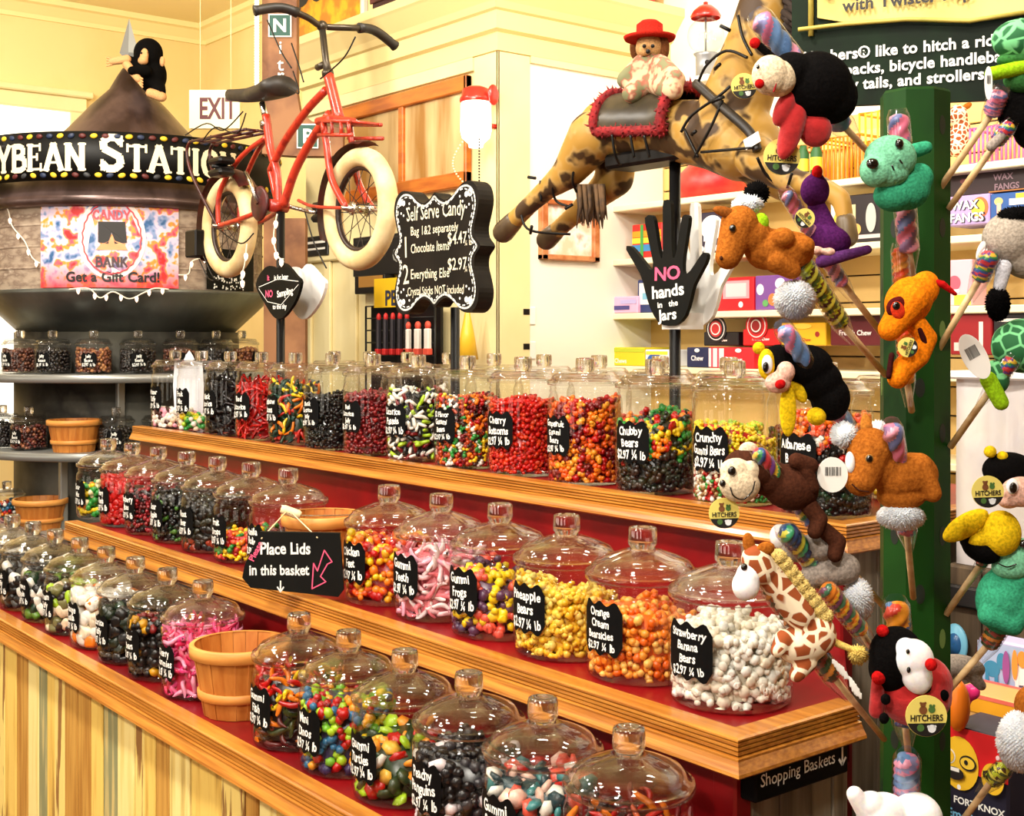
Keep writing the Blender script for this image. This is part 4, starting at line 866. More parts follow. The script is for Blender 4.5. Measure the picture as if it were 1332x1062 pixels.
# ---- top tier, front row
TOP = [
 ('half empty jar of white and pink taffy at the far top shelf end', 'wrapped white and pink taffy in the low filled far jar', ['Water', 'Taffy', PR], dict(pal=[Wt, Wt, Pk2, Cr, Bn], kind='chew', size=.024, fill=.32, slope=.2)),
 ('half empty top shelf jar of green and yellow sweets beside the far taffy', 'green yellow and white sweets in the low filled jar', ['Fruit', 'Mix', PR], dict(pal=[Wt, Ye, Gn, Cr, Lm], kind='ball', size=.032, fill=.3)),
 ('tall jar of black licorice sticks next to the red licorice', 'black licorice sticks in the tall jar beside the red licorice', ['Black', 'Licorice', PR], dict(pal=[Bk, (26, 22, 24)], kind='stick', size=.03, fill=.93, gloss=.2)),
 ('tall jar of bright red licorice between black licorice and rainbow laces', 'bright red licorice twists in the tall jar', ['Red', 'Licorice', PR], dict(pal=[Rd, (160, 10, 10), (200, 24, 18)], kind='stick', size=.03, fill=.9, gloss=.25)),
 ('tall jar of green and yellow candy laces on the top shelf', 'green yellow and red candy laces in the tall jar', ['Rainbow', 'Laces', PR], dict(pal=[Dg, (24, 70, 60), Ye, Or, Dg, (190, 40, 30)], kind='worm', size=.034, fill=.9)),
 ('tall jar of black jelly candy beside the dark red licorice', 'black licorice jelly sweets in the tall jar', ['Black', 'Licorice', 'Jelly', PR], dict(pal=[Bk, (22, 26, 22), (14, 20, 18)], kind='lump', size=.022, fill=.8, gloss=.15)),
 ('tall jar of dark red licorice jellies beside the striped bites', 'dark red licorice jellies in the tall jar', ['Red', 'Licorice', 'Jelly', PR], dict(pal=[(120, 12, 18), (92, 8, 14), (140, 22, 24)], kind='lump', size=.022, fill=.85)),
 ('tall jar of black white and pink striped bites', 'black white and pink pastel licorice bites', ['Licorice', 'Pastels', PR], dict(pal=[Wt, Bk, Wt, Dr, Bk, Lm, Wt], kind='bar', size=.026, fill=.93)),
 ('tall jar of mixed small gummy bears at the chalkboard pole', 'mixed coloured small gummy bears at the chalkboard pole', ['12 Flavor', 'Gummi', 'Bears', PR], dict(pal=[(180, 60, 20), Or, Ye, Wt, Gn, Rd, Dr, (60, 30, 20)], kind='bear', size=.021, fill=.88)),
 ('tall jar packed with bright red gummy bottoms', 'bright red gummy sweets packed in the tall jar', ['Cherry', 'Bottoms', PR], dict(pal=[(196, 18, 8), (206, 32, 12), Rd, (214, 56, 18)], kind='lump', size=.02, fill=.9, gloss=.2)),
 ('tall jar of orange and red gummy bears in front of the switch plates', 'orange and red translucent gummy bears', ['Grapefruit', 'Gummi', 'Bears', PR], dict(pal=[Rd, Or, (236, 90, 20), Dr, (246, 160, 40)], kind='bear', size=.026, fill=.88, slope=.2)),
 ('tall jar of large mixed green and red bears under the hand sign', 'large green red and dark bear gummies', ['Chubby', 'Bears', PR], dict(pal=[Bk, (20, 30, 16), Gn, Ye, Rd, Or, (40, 24, 16)], kind='bear', size=.028, fill=.78, slope=-.25, bands=[(.55, [0, 1, 6, 1]), (1.3, [2, 3, 4, 5, 2, 1])])),
 ('tall jar of yellow and speckled crunchy bears behind the monkey plush', 'speckled crunchy bears topped with yellow ones', ['Crunchy', 'Gummi Bears', PR], dict(pal=[Ye, (236, 220, 40), Wt, Cr, Rd, Gn, (150, 110, 60)], kind='lump', size=.016, fill=.72, slope=.2, bands=[(.62, [2, 3, 4, 5, 6, 2]), (1.3, [0, 1])])),
 ('tall jar of orange and dark gummies behind the horse plush with barcode tag', 'orange red and dark green gummy bears behind the barcode tag', ['Albanese', 'Bears', PR], dict(pal=[Or, (240, 90, 50), Rd, Dg, Bk, Wt], kind='bear', size=.024, fill=.9, bands=[(.5, [3, 4, 4]), (.75, [2, 5, 3, 4]), (1.3, [0, 1])])),
]
YT = 2.08; xs = even(228, 1075, 14, YT)
for i, (lb, cl, ln, kw) in enumerate(TOP):
    t = jar('top', (xs[i], YT, TT['z']), lb, ln, lw=.098, ang=-pi / 2 + random.uniform(-.12, .12)); fill_jar(t, 'top', cl, 20 + i, **kw)
# back row of the same shelf, mostly lids in view
YB = 2.44
BACKD = ['behind the licorice jars near the lips sign', 'behind the green and yellow laces', 'behind the black jelly jar', 'behind the dark red licorice jar', 'behind the striped bites jar', 'behind the chalkboard pole', 'behind the bright red jar', 'behind the orange and red bears', 'behind the large mixed bears', 'behind the hand sign pole', 'behind the speckled crunchy bears', 'behind the bee plush']
BC = [[Bk, Dk], [Ye, Gn, Rd], [Dr, Rd], [Or, Ye], [Gn, Lm], [Wt, Pk], [Rd, Or], [Or, Rd], [Ye, Lm], [Dr, Bk], [Lm, Ye], [Or, Wt]]
xb = [xs[2] + .13 + .243 * i for i in range(12)]
for i, x in enumerate(xb):
    if x > TT['xr'] - .16: break
    t = jar('top', (x, YB, TT['z']), 'lidded jar in the top back row, ' + BACKD[i]); fill_jar(t, 'top', 'sweets in the back row jar ' + BACKD[i], 60 + i, pal=BC[i], kind='lump', size=.026, fill=.62)

# ---- middle tier
YM = 1.535; mxs = even(141, 375, 7, YM) ; mxr = even(506, 950, 6, YM)
MIDL = [
 ('jar of yellow and green gummies at the far end of the middle shelf', 'yellow green and orange gummies in the far middle jar', ['Sour', 'Mix', PR], dict(pal=[Ye, Or, Gn, (240, 220, 170)], kind='lump', size=.034, fill=.7)),
 ('jar of bright red candy second from the far end of the middle shelf', 'bright red candy in the second middle jar', ['Fiery', 'Reds', PR], dict(pal=[(170, 6, 8), (186, 12, 12)], kind='chew', size=.026, fill=.95)),
 ('jar of dark raspberry red candy on the middle shelf', 'dark raspberry red candy', ['Raspberry', 'Bites', PR], dict(pal=[(150, 26, 34), (96, 20, 26), Dk], kind='lump', size=.022, fill=.92)),
 ('jar of black and green candy on the middle shelf', 'black candy with some green pieces', ['Sour', 'Apple', PR], dict(pal=[Bk, (24, 28, 18), Dg, Bk, (70, 120, 40)], kind='lump', size=.026, fill=.93)),
 ('jar of dark olive candy with a few red pieces on the middle shelf', 'dark olive candy with red pieces at the bottom', ['Root', 'Beer', PR], dict(pal=[(36, 34, 16), (26, 22, 14), (150, 50, 24), Bk], kind='chew', size=.024, fill=.93, bands=[(.25, [2, 1, 3]), (1.3, [0, 1, 3])])),
 ('low filled jar of orange and red fruit drops on the middle shelf', 'orange and red fruit drops in the low filled jar', ['Fruit', 'Drops', PR], dict(pal=[Or, Rd, (240, 90, 60), Gn, Ye], kind='lump', size=.024, fill=.5)),
 ('jar of brown chewy rolls beside the place lids sign', 'brown chewy rolls', ['Vanilla', 'Rolls', PR], dict(pal=[(90, 36, 36), (60, 26, 22), (130, 60, 50)], kind='bar', size=.026, fill=.62)),
]
for i, (lb, cl, ln, kw) in enumerate(MIDL):
    t = jar('mid', (mxs[i], YM, TM['z']), lb, ln, lw=.085); fill_jar(t, 'mid', cl, 80 + i, **kw)
MIDR = [
 ('jar of yellow and orange chicken feet gummies beside the lid basket', 'yellow orange and red feet shaped gummies', ['Chicken', 'Feet', PR], dict(pal=[Ye, Or, (240, 90, 24), Rd, (250, 180, 30)], kind='lump', size=.03, fill=.92)),
 ('jar of pink and white gummy teeth', 'pink and white gummy teeth', ['Gummi', 'Teeth', PR], dict(pal=[Pk2, (250, 200, 204), (236, 120, 130), (248, 224, 222)], kind='worm', size=.03, fill=.92)),
 ('jar of yellow and blue gummy frogs', 'yellow blue and coral gummy frogs', ['Gummi', 'Frogs', PR], dict(pal=[Ye, (250, 220, 40), Cl, Bl, Pu, (80, 60, 90)], kind='bear', size=.036, fill=.76, slope=-.2, bands=[(.25, [3, 4, 5, 3]), (1.3, [0, 1, 0, 2, 4])])),
 ('jar of pale yellow pineapple bears', 'pale yellow pineapple bears', ['Pineapple', 'Bears', PR], dict(pal=[(250, 206, 70), (246, 190, 40), (252, 222, 110)], kind='bear', size=.025, fill=.8, slope=.25, gloss=.2)),
 ('jar of orange cream bear pieces beside the white ones', 'orange and peach cream bears', ['Orange', 'Cream', 'Bearsicles', PR], dict(pal=[(250, 160, 50), (248, 130, 24), (252, 190, 90), (244, 104, 14)], kind='lump', size=.024, fill=.78, slope=.12)),
 ('jar of white bears at the near end of the middle shelf', 'white strawberry banana bears in the near end jar', ['Strawberry', 'Banana', 'Bears', PR], dict(pal=[(252, 246, 230), (248, 236, 212), (253, 250, 240)], kind='bear', size=.029, fill=.84, slope=.05, gloss=.45)),
]
for i, (lb, cl, ln, kw) in enumerate(MIDR):
    t = jar('mid', (mxr[i], YM, TM['z']), lb, ln, lw=.092, lz=.56); fill_jar(t, 'mid', cl, 100 + i, **kw)

# ---- bottom tier
YL = 1.243; bl = even(43, 264, 7, YL); stp = bl[1] - bl[0]; bl = [bl[0] - stp * 2, bl[0] - stp] + bl; br = even(389, 818, 6, YL)
BOTL = [
 ('jar of dark toffees at the picture edge on the bottom shelf', 'dark toffees in the jar at the picture edge', ['Toffee', PR], dict(pal=[Dk, Wt, Bn], kind='chew', size=.03, fill=.8)),
 ('jar of black and white wrapped candy at the far end of the bottom shelf', 'black and white wrapped candy, far end', ['Zebra', 'Chews', PR], dict(pal=[Bk, Wt, (30, 28, 28), Bk], kind='chew', size=.036, fill=.85)),
 ('jar of black candy with white twists on the bottom shelf', 'black candy with white twisted wrappers', ['Black', 'Taffy', PR], dict(pal=[Bk, Wt, Bk, (60, 60, 56)], kind='chew', size=.034, fill=.85)),
 ('jar of black and leaf green candy on the bottom shelf', 'black candy with leaf green pieces', ['Green', 'Apple', PR], dict(pal=[Bk, Dg, (90, 140, 40), Wt, Dk], kind='chew', size=.034, fill=.85)),
 ('jar of cream and olive candy on the bottom shelf', 'cream olive and dark candy', ['Cream', 'Taffy', PR], dict(pal=[(120, 116, 70), Cr, Dk, Lm], kind='chew', size=.034, fill=.8)),
 ('jar of white and orange wrapped taffy on the bottom shelf', 'white and orange wrapped taffy', ['Orange', 'Vanilla', PR], dict(pal=[Wt, Wt, Or, (250, 232, 200), Wt], kind='chew', size=.04, fill=.9)),
 ('jar of black and dark green candy beside the white and orange taffy', 'black and dark green candy', ['Licorice', 'Taffy', PR], dict(pal=[Bk, (20, 34, 20), Bk, Dg], kind='chew', size=.036, fill=.92)),
 ('jar of black candy with one yellow piece beside the pink jar', 'black candy with yellow pieces', ['Sour', 'Bears', PR], dict(pal=[Bk, (24, 20, 20), Bk, Bk, Bk, (210, 150, 20), Dr], kind='lump', size=.036, fill=.92)),
 ('jar of hot pink gummies beside the empty wooden basket', 'hot pink gummies beside the basket', ['Cherry', 'Gummies', PR], dict(pal=[(246, 110, 160), (232, 60, 130), (250, 160, 190), (220, 40, 90)], kind='worm', size=.03, fill=.96)),
]
for i, (lb, cl, ln, kw) in enumerate(BOTL):
    t = jar('bot', (bl[i], YL, TB['z']), lb, ln, lw=.08); fill_jar(t, 'bot', cl, 120 + i, **kw)
BOTR = [
 ('jar of red and dark gummy fish right beside the wooden basket', 'red yellow and dark gummy fish', ['Gummi', 'Fish', PR], dict(pal=[Rd, Ye, Dk, (90, 20, 16), Or, (50, 60, 20)], kind='worm', size=.03, fill=.9, bands=[(.6, [2, 3, 5, 3, 4]), (1.3, [0, 1, 0, 4])])),
 ('jar of multicoloured gummy dinosaurs mostly lime green', 'lime blue and orange gummy dinosaurs', ['Mini', 'Dinos', PR], dict(pal=[Lm, (120, 190, 50), Bl, (246, 160, 40), Rd, (60, 50, 90), Ye], kind='lump', size=.03, fill=.88, bands=[(.22, [2, 5, 3, 5]), (1.3, [0, 1, 6, 2, 3, 4, 0])])),
 ('jar of orange white and red gummy turtles', 'orange white red and green gummy turtles', ['Gummi', 'Turtles', PR], dict(pal=[(246, 150, 40), Wt, Rd, (250, 190, 70), Lm, (40, 60, 30)], kind='disc', size=.034, fill=.66, slope=-.2)),
 ('jar of black and white gummy penguins', 'black and white gummy penguins', ['Peachy', 'Penguins', PR], dict(pal=[(20, 18, 20), (34, 32, 34), (20, 18, 20), (236, 220, 222), (60, 56, 60)], kind='lump', size=.032, fill=.86, gloss=.25)),
 ('jar of red white and teal candy swirls', 'red white and teal candy swirls', ['Gummi', 'Swirls', PR], dict(pal=[Wt, Rd, (60, 130, 130), (30, 60, 66), (246, 200, 180), Cl], kind='disc', size=.034, fill=.9)),
 ('nearest jar on the bottom shelf with red and orange gummies', 'red and orange gummies in the nearest jar', ['Gummi', 'Worms', PR], dict(pal=[Dr, Rd, (200, 80, 30), Dk, Or], kind='worm', size=.03, fill=.82)),
]
for i, (lb, cl, ln, kw) in enumerate(BOTR):
    t = jar('bot', (br[i], YL, TB['z']), lb, ln, lw=.085, lz=.5); fill_jar(t, 'bot', cl, 140 + i, **kw)

# ---- jars on the round station
SB = [(66, 34, 26), (26, 22, 20)]; SP = [dict(pal=[(96, 52, 36), (130, 80, 56), (70, 36, 26)]), dict(pal=[(28, 24, 22), (40, 34, 30)]), dict(pal=[(150, 90, 60), (104, 54, 38), (190, 130, 80)]), dict(pal=[(26, 22, 20), (36, 28, 24)])]
SN = ['brown nut', 'near black bean', 'caramel brown bean', 'dark chocolate bean']
SPOS = ['at the picture edge', 'beside the picture edge', 'under the poster edge', 'under the poster middle', 'behind the display end', 'behind the white star', 'behind the licorice jars']
zs = [zc(487, 5.9), zc(588, 5.9), zc(690, 5.9)]
def sang(k): return SA + radians(17.4) * (k - 3)
for k in range(7):
    a = sang(k) + .06; p = SI + Vector((cos(a), sin(a), 0)) * .66; p.z = zs[0]
    t = jar('silo', p, '%s jar on the upper round shelf of the station, %s' % (SN[k % 4], SPOS[k]), ['Jelly', 'Beans', PR], lw=.072, ang=a); fill_jar(t, 'silo', '%s candy on the upper round shelf, %s' % (SN[k % 4], SPOS[k]), 160 + k, kind='ball', size=.024, fill=.95, **SP[k % 4])
for j, (u, n) in enumerate(((-22, 'near black bean'), (8, 'dark chocolate bean'), (44, 'red brown bean'), (152, 'black bean'), (206, 'black and red bean'))):
    a = SA + math.asin(max(-.99, (u - 168) / FP * 6.05 / .66)); p = SI + Vector((cos(a), sin(a), 0)) * .66; p.z = zs[1]
    t = jar('silo', p, '%s jar on the lower round shelf %s' % (n, ['cut by the picture edge', 'at the picture edge', 'beside the small basket', 'just past the small basket', 'behind the middle shelf jars'][j]), ['Jelly', 'Beans', PR], lw=.072, ang=a); fill_jar(t, 'silo', n + ' candy on the lower round shelf, number %s from the edge' % ('first', 'second', 'third', 'fourth', 'fifth')[j], 170 + j, kind='ball', size=.024, fill=.93, **[SP[1], SP[3], dict(pal=[(110, 46, 36), (60, 26, 22), (150, 90, 60)]), SP[1], SP[1]][j])
a = SA + math.asin((14 - 168) / FP * 6.05 / .66); p = SI + Vector((cos(a), sin(a), 0)) * .66; p.z = zs[2]
t = jar('silo', p, 'jar of orange blue and white beans on the lowest round shelf', None); fill_jar(t, 'silo', 'orange blue and white beans on the lowest round shelf', 180, kind='ball', size=.026, fill=.9, pal=[Or, Bl, Wt, (30, 80, 90), Rd])

# white star shaped price card standing among the top shelf jars
p = P(246, 500, 5.0); m = MB(); k = 5.0 / FP
m.prism([((x) * k, (y) * k) for x, y in ((-17, -64), (17, -64), (19, -2), (17, 28), (8, 29), (4, 38), (0, 44), (-4, 38), (-8, 29), (-19, 28), (-21, -2))], p, RT, UP, .006); o = m.build('price_card', plain((240, 240, 246), .5)); tag(o, 'blank white card with pointed top standing behind the far top shelf jars', 'card')

# ---- split wood baskets
def basket(c, rt, rb, h, label, handle=None):
    t = thing('splint_basket', label, 'basket', c); m = MB(); n = 22; vs = []
    for i in range(n):
        a0 = 2 * pi * i / n; a1 = a0 + 2 * pi / n * .97; off = .0015 * (i % 2)
        pr = []
        for (r, z) in ((rb + off, 0), ((rb + rt) / 2 + off, h / 2), (rt + off, h)):
            for rr in (r, r - .003):
                for a in (a0, a1): pr.append(Vector(c) + Vector((rr * cos(a), rr * sin(a), z)))
        fs = []
        for q in (0, 4): fs += [[q, q + 1, q + 5, q + 4], [q + 3, q + 2, q + 6, q + 7], [q + 2, q, q + 4, q + 6], [q + 1, q + 3, q + 7, q + 5]]
        fs.append([8, 9, 11, 10]); m.add(pr, fs, 0, False)
    m.lathe([(.001, .004), (rb, .004)], n, c); m.build('slats', BASKETW, t)
    for (f, hh, nm) in ((1.0, .026, 'rim_band'), (.36, .018, 'lower_band')):
        z = h * f; r = rb + (rt - rb) * f + .003; m = MB(); m.lathe([(r - .001, z - hh), (r + .0035, z - hh + .002), (r + .004, z - .002), (r, z + .001), (r - .007, z)] if f == 1.0 else [(r - .003, z - hh), (r + .002, z - hh + .002), (r + .003, z), (r - .002, z + .002)], 36, c); m.build(nm, mat('basket_band', (226, 158, 78), .5, c2=(210, 136, 58), scale=4, stretch=(2, 2, 10)), t)
    return t
basket(Vector((XatY(313, 1.24), 1.24, TB['z'] + .001)), .101, .076, .148, 'empty round wooden basket on the bottom shelf beside the pink jar')
bk = basket(Vector((XatY(420, 1.53), 1.53, TM['z'] + .001)), .092, .07, .158, 'small wooden basket with wire handle behind the place lids sign')
g0 = P(366, 662, 2.9); g1 = P(391, 671, 2.9); m = MB(); m.tube(catmull([g0, g0.lerp(g1, .2), g0.lerp(g1, .5), g0.lerp(g1, .8), g1], 3), [.009] * 2 + [.011] * 9 + [.009] * 2, 10); m.build('handle_grip', plain((236, 214, 168), .5), bk)
m = MB(); c_ = Vector((XatY(420, 1.53), 1.53, TM['z'] + .15)); m.tube(catmull([c_ - RT * .096, g0.lerp(c_, .1), g0, g1, c_ + RT * .096 + UP * .006], 6), .0018, 5); m.build('handle_wire', CHROME, bk)
a = SA + math.asin((98 - 168) / FP * 5.95 / .70); p = SI + Vector((cos(a), sin(a), 0)) * .68; p.z = zs[1] + .001; basket(p, .118, .092, .148, 'wooden basket on the lower round shelf between two dark jars')
a = SA + math.asin((54 - 168) / FP * 5.95 / .70); p = SI + Vector((cos(a), sin(a), 0)) * .68; p.z = zs[2] + .001; basket(p, .118, .09, .14, 'wooden basket on the lowest round shelf behind the bottom jars')

# ---- place lids board
D = 2.74; k = D / FP; o = P(380, 735, D); t = thing('lids_sign', 'black board reading Place Lids in this basket hanging at the middle ledge', 'sign', P(380, 776, D))
m = MB(); m.prism(frontal((380, 735), [(338, 692), (442, 694), (447, 768), (440, 777), (326, 765), (315, 752), (318, 736)], D), o, RT, UP, .012); m.build('board', CHALK, t)
m = MB(); fn = plane_fn(o, RT, UP); put_text(m, 'Place Lids', fn, 21 * k, 0, x0=-9 * k, y0=14 * k, jit=.06, xs=.8, fit=66 * k, bold=1); put_text(m, 'in this basket', fn, 19 * k, 0, x0=-17 * k, y0=-13 * k, jit=.06, xs=.8, fit=78 * k, bold=1)
def stroke2(mb, fn, pts, w, mat=0, closed=False):
    pts = [Vector(p) for p in pts] + ([Vector(pts[0])] if closed else [])
    for a, b in zip(pts, pts[1:]):
        d = (b - a).normalized(); n = Vector((-d.y, d.x)) * w / 2; e = d * w * .3; mb.add([fn(*q) for q in (a - n - e, b - n + e, b + n + e, a + n - e)], [[0, 1, 2, 3]], mat, False)
stroke2(m, fn, [(-15 * k, -21 * k), (-15 * k, -34 * k)], 1.8 * k); stroke2(m, fn, [(-19 * k, -29 * k), (-15 * k, -35 * k), (-11 * k, -29 * k)], 1.8 * k); m.build('lettering', INK, t)
m = MB(); put_text(m, 'Please', fn, 11 * k, 0, x0=-44 * k, y0=16 * k, rot=1.1, bold=1, fit=32 * k)
stroke2(m, fn, [((u - 380) * k, (735 - v) * k) for u, v in ((422, 716), (432, 731), (426, 734), (417, 750), (424, 757), (406, 766), (408, 733), (413, 743), (418, 728))], 1.6 * k, closed=True); m.build('pink_marks', PINKINK, t)
m = MB(); m.tube([g0.lerp(g1, .3), P(340, 701, D - .004)], .0016, 5); m.tube([g0.lerp(g1, .5), P(413, 700, D - .004)], .0016, 5); m.build('string', plain((226, 206, 160)), t)

# ================================================================ signs on poles along the top shelf
YP = 2.25; ZT = TT['z']
def pole(name, label, u, ztop, r=.0125):
    x = XatY(u, YP); m = MB(); m.lathe([(.001, 0), (.05, 0), (.05, .006), (r, .012), (r, ztop - ZT), (.001, ztop - ZT)], 14, (x, YP, ZT)); return tag(m.build(name, BLACK), label, 'pole'), x
# chalkboard
_, xp = pole('sign_pole', 'black pole carrying the self serve chalkboard', 592, onY(592, 400, YP).z, .014)
c0 = onY(525, 330, YP - .03); c1 = onY(639, 330, YP - .03); W = (c1.x - c0.x) / 2; xc = (c0.x + c1.x) / 2; zt = onY(583, 243, YP - .03).z; zb = onY(583, 408, YP - .03).z; H = (zt - zb) / 2; zcn = (zt + zb) / 2
q = [(0, .90), (.1, .82), (.26, .76), (.44, .84), (.6, .97), (.78, 1.0), (.92, .9), (.97, .7), (.93, .5), (.87, .3), (.89, .14), (1.0, 0)]
full = q + [(a, -b) for a, b in q[::-1][1:]] + [(-a, -b) for a, b in q[1:]] + [(-a, b) for a, b in q[::-1][1:-1]]
sh = [(p.x * W, p.y * H) for p in catmull([Vector((a, b)) for a, b in full][::-1], 3, True)]
cb = thing('chalkboard_sign', 'scalloped chalkboard reading Self Serve Candy with prices on a black pole', 'sign', (xc, YP, zb)); o = Vector((xc, YP - .07, zcn))
m = MB(); m.prism(sh, o, (1, 0, 0), (0, 0, 1), .055); m.build('board', mat('chalkboard_face', (22, 18, 14), .6, c2=(30, 25, 20), scale=9, spec=.15), cb)
m = MB(); fn = plane_fn(o, (1, 0, 0), (0, 0, 1)); fn2 = plane_fn(o, (1, 0, 0), (0, 0, 1), .0022)
n = len(sh)
for i in range(n):
    a, b = Vector(sh[i]), Vector(sh[(i + 1) % n])
    stroke2(m, fn, [a * .93, b * .93], .006); 
    if i % 2: stroke2(m, fn2, [a * .885, b * .885], .0035)
for (sx, sz) in ((1, 1), (1, -1), (-1, 1), (-1, -1)):
    for j, (a, b, r) in enumerate(((.8, .82, .012), (.72, .8, .009), (.64, .7, .004), (.72, .6, .004), (.58, .78, .004), (.78, .64, .004))):
        m.add([fn2(sx * a * W + r * cos(t * pi / 6), sz * b * H + r * sin(t * pi / 6)) for t in range(12)], [list(range(12))], 0, False)
m.build('chalk_border', INK, cb); m = MB()
for s, a, b, sz, ft in (('Self Serve Candy', .02, .5, .34, 1.34), ('Bag 1&2 separately', .0, .26, .2, 1.1), ('1', -.66, -.08, .5, .3), ('Chocolate Items', -.1, -.02, .22, .9), ('$4.47', .52, .06, .26, .42), ('\u00bc lb', .76, .02, .12, .16), ('2', -.66, -.52, .44, .3), ('Everything Else', -.1, -.44, .22, .9), ('$2.97', .52, -.34, .26, .42), ('\u00bc lb', .76, -.38, .12, .16), ('Crystal Sticks NOT included', .02, -.7, .19, 1.3)):
    put_text(m, s, fn2, sz * H, 0, x0=a * W, y0=b * H, jit=.07, fit=ft * W, xs=.85, rot=.0)
m.build('lettering', plain((236, 228, 200)), cb)
# hand shaped sign
_, xp = pole('sign_pole', 'tall black pole that carries the carousel horse and hand sign', 878, onY(878, 212, YP).z, .014)
HAND = [(868.7,424),(857,420),(846,402),(839,379),(832.6,356.5),(814.5,325),(818,320),(824.7,325),(839,343),(846,351),(849.5,343),(839,291),(840.5,282),(846,280),(850.7,286.5),(856,320),(859.7,335),(862,329),(862,268),(865,260.5),(871,261.6),(872.8,275),(873.7,325),(876,337),(880,325),(885.7,289),(889,280),(894.7,281),(895.4,291),(889,331.6),(888,352),(891,356.5),(898,352),(911.7,331.6),(916,328.7),(919.6,331.6),(917,343),(902.6,370),(898,388),(891,410.7),(880,422)]
def plate(outl, Y, u0, v0): o = onY(u0, v0, Y); return o, [(onY(u, v, Y).x - o.x, onY(u, v, Y).z - o.z) for u, v in outl]
hs_ = thing('hand_sign', 'black hand shaped sign reading No hands in the jars', 'sign', onY(868, 424, YP - .05)); o, ou = plate(HAND, YP - .05, 868, 380)
ou = [(p.x, p.y) for p in catmull([Vector(a) for a in ou], 2, True)]
m = MB(); m.prism(ou, o, (1, 0, 0), (0, 0, 1), .012); m.build('front_hand', CHALK, hs_)
m = MB(); m.prism(ou, o + Vector((0, .095, 0)), (1, 0, 0), (0, 0, 1), .012); m.box((o.x - .03, o.y + .012, o.z - .09), (o.x + .03, o.y + .095, o.z - .05)); m.build('back_hand', WHITE, hs_)
fn = plane_fn(o, (1, 0, 0), (0, 0, 1)); kx = (onY(900, 380, YP - .05).x - o.x) / 32; kz = o.z - onY(868, 381, YP - .05).z
m = MB(); put_text(m, 'NO', fn, 24 * kz, 0, x0=0, y0=16 * kz, bold=1, xs=1.25, jit=.06); m.build('pink_lettering', PINKINK, hs_)
m = MB()
for s, y, sz in (('hands', -6, 22), ('in   the', -19, 11), ('Jars', -36, 19)): put_text(m, s, fn, sz * kz, 0, x0=1 * kx, y0=y * kz, bold=1, jit=.07, xs=1.15, rot=.08)
m.build('lettering', INK, hs_)
# lips sign and bicycle pole
_, xp = pole('sign_pole', 'black pole that carries the red bicycle and lips sign', 365, onY(365, 276, YP).z, .016)
LIPS = [(332.6,371),(341.6,351.7),(350.7,346),(359.7,349.4),(366.5,342.6),(373,345),(384.6,358.5),(391,367.5),(384.6,390),(373,408),(364,415),(355,411.5),(344,394.6)]
ls = thing('lips_sign', 'black lips shaped sign with pink and white chalk writing under the bicycle', 'sign', onY(362, 415, YP - .05)); o, ou = plate(LIPS, YP - .05, 362, 380); ou = [(p.x, p.y) for p in catmull([Vector(a) for a in ou], 3, True)]
m = MB(); m.prism(ou, o, (1, 0, 0), (0, 0, 1), .012); m.build('front_lips', CHALK, ls); m = MB(); m.prism(ou, o + Vector((0, .1, 0)), (1, 0, 0), (0, 0, 1), .012); m.build('back_lips', WHITE, ls)
fn = plane_fn(o, (1, 0, 0), (0, 0, 1)); kz = o.z - onY(362, 381, YP - .05).z; kx = (onY(372, 380, YP - .05).x - o.x) / 10
m = MB(); put_text(m, 'NO', fn, 13 * kz, 0, x0=-12 * kx, y0=-6 * kz, bold=1); put_text(m, 'It', fn, 10 * kz, 0, x0=-13 * kx, y0=16 * kz, bold=1); m.build('pink_lettering', PINKINK, ls)
m = MB(); put_text(m, 'Sampling', fn, 12 * kz, 0, x0=9 * kx, y0=-5 * kz, bold=1, rot=.1, fit=26 * kx); put_text(m, 'is for later', fn, 9 * kz, 0, x0=4 * kx, y0=16 * kz, bold=1, fit=26 * kx); put_text(m, 'to the sky', fn, 9 * kz, 0, x0=2 * kx, y0=-22 * kz, bold=1, fit=24 * kx)
stroke2(m, fn, [(-26 * kx, 8 * kz), (0, 17 * kz), (26 * kx, 12 * kz)], .8 * kz); stroke2(m, fn, [(-26 * kx, 6 * kz), (-14 * kx, -12 * kz), (4 * kx, -17 * kz), (26 * kx, 8 * kz)], .8 * kz); m.build('lettering', INK, ls)
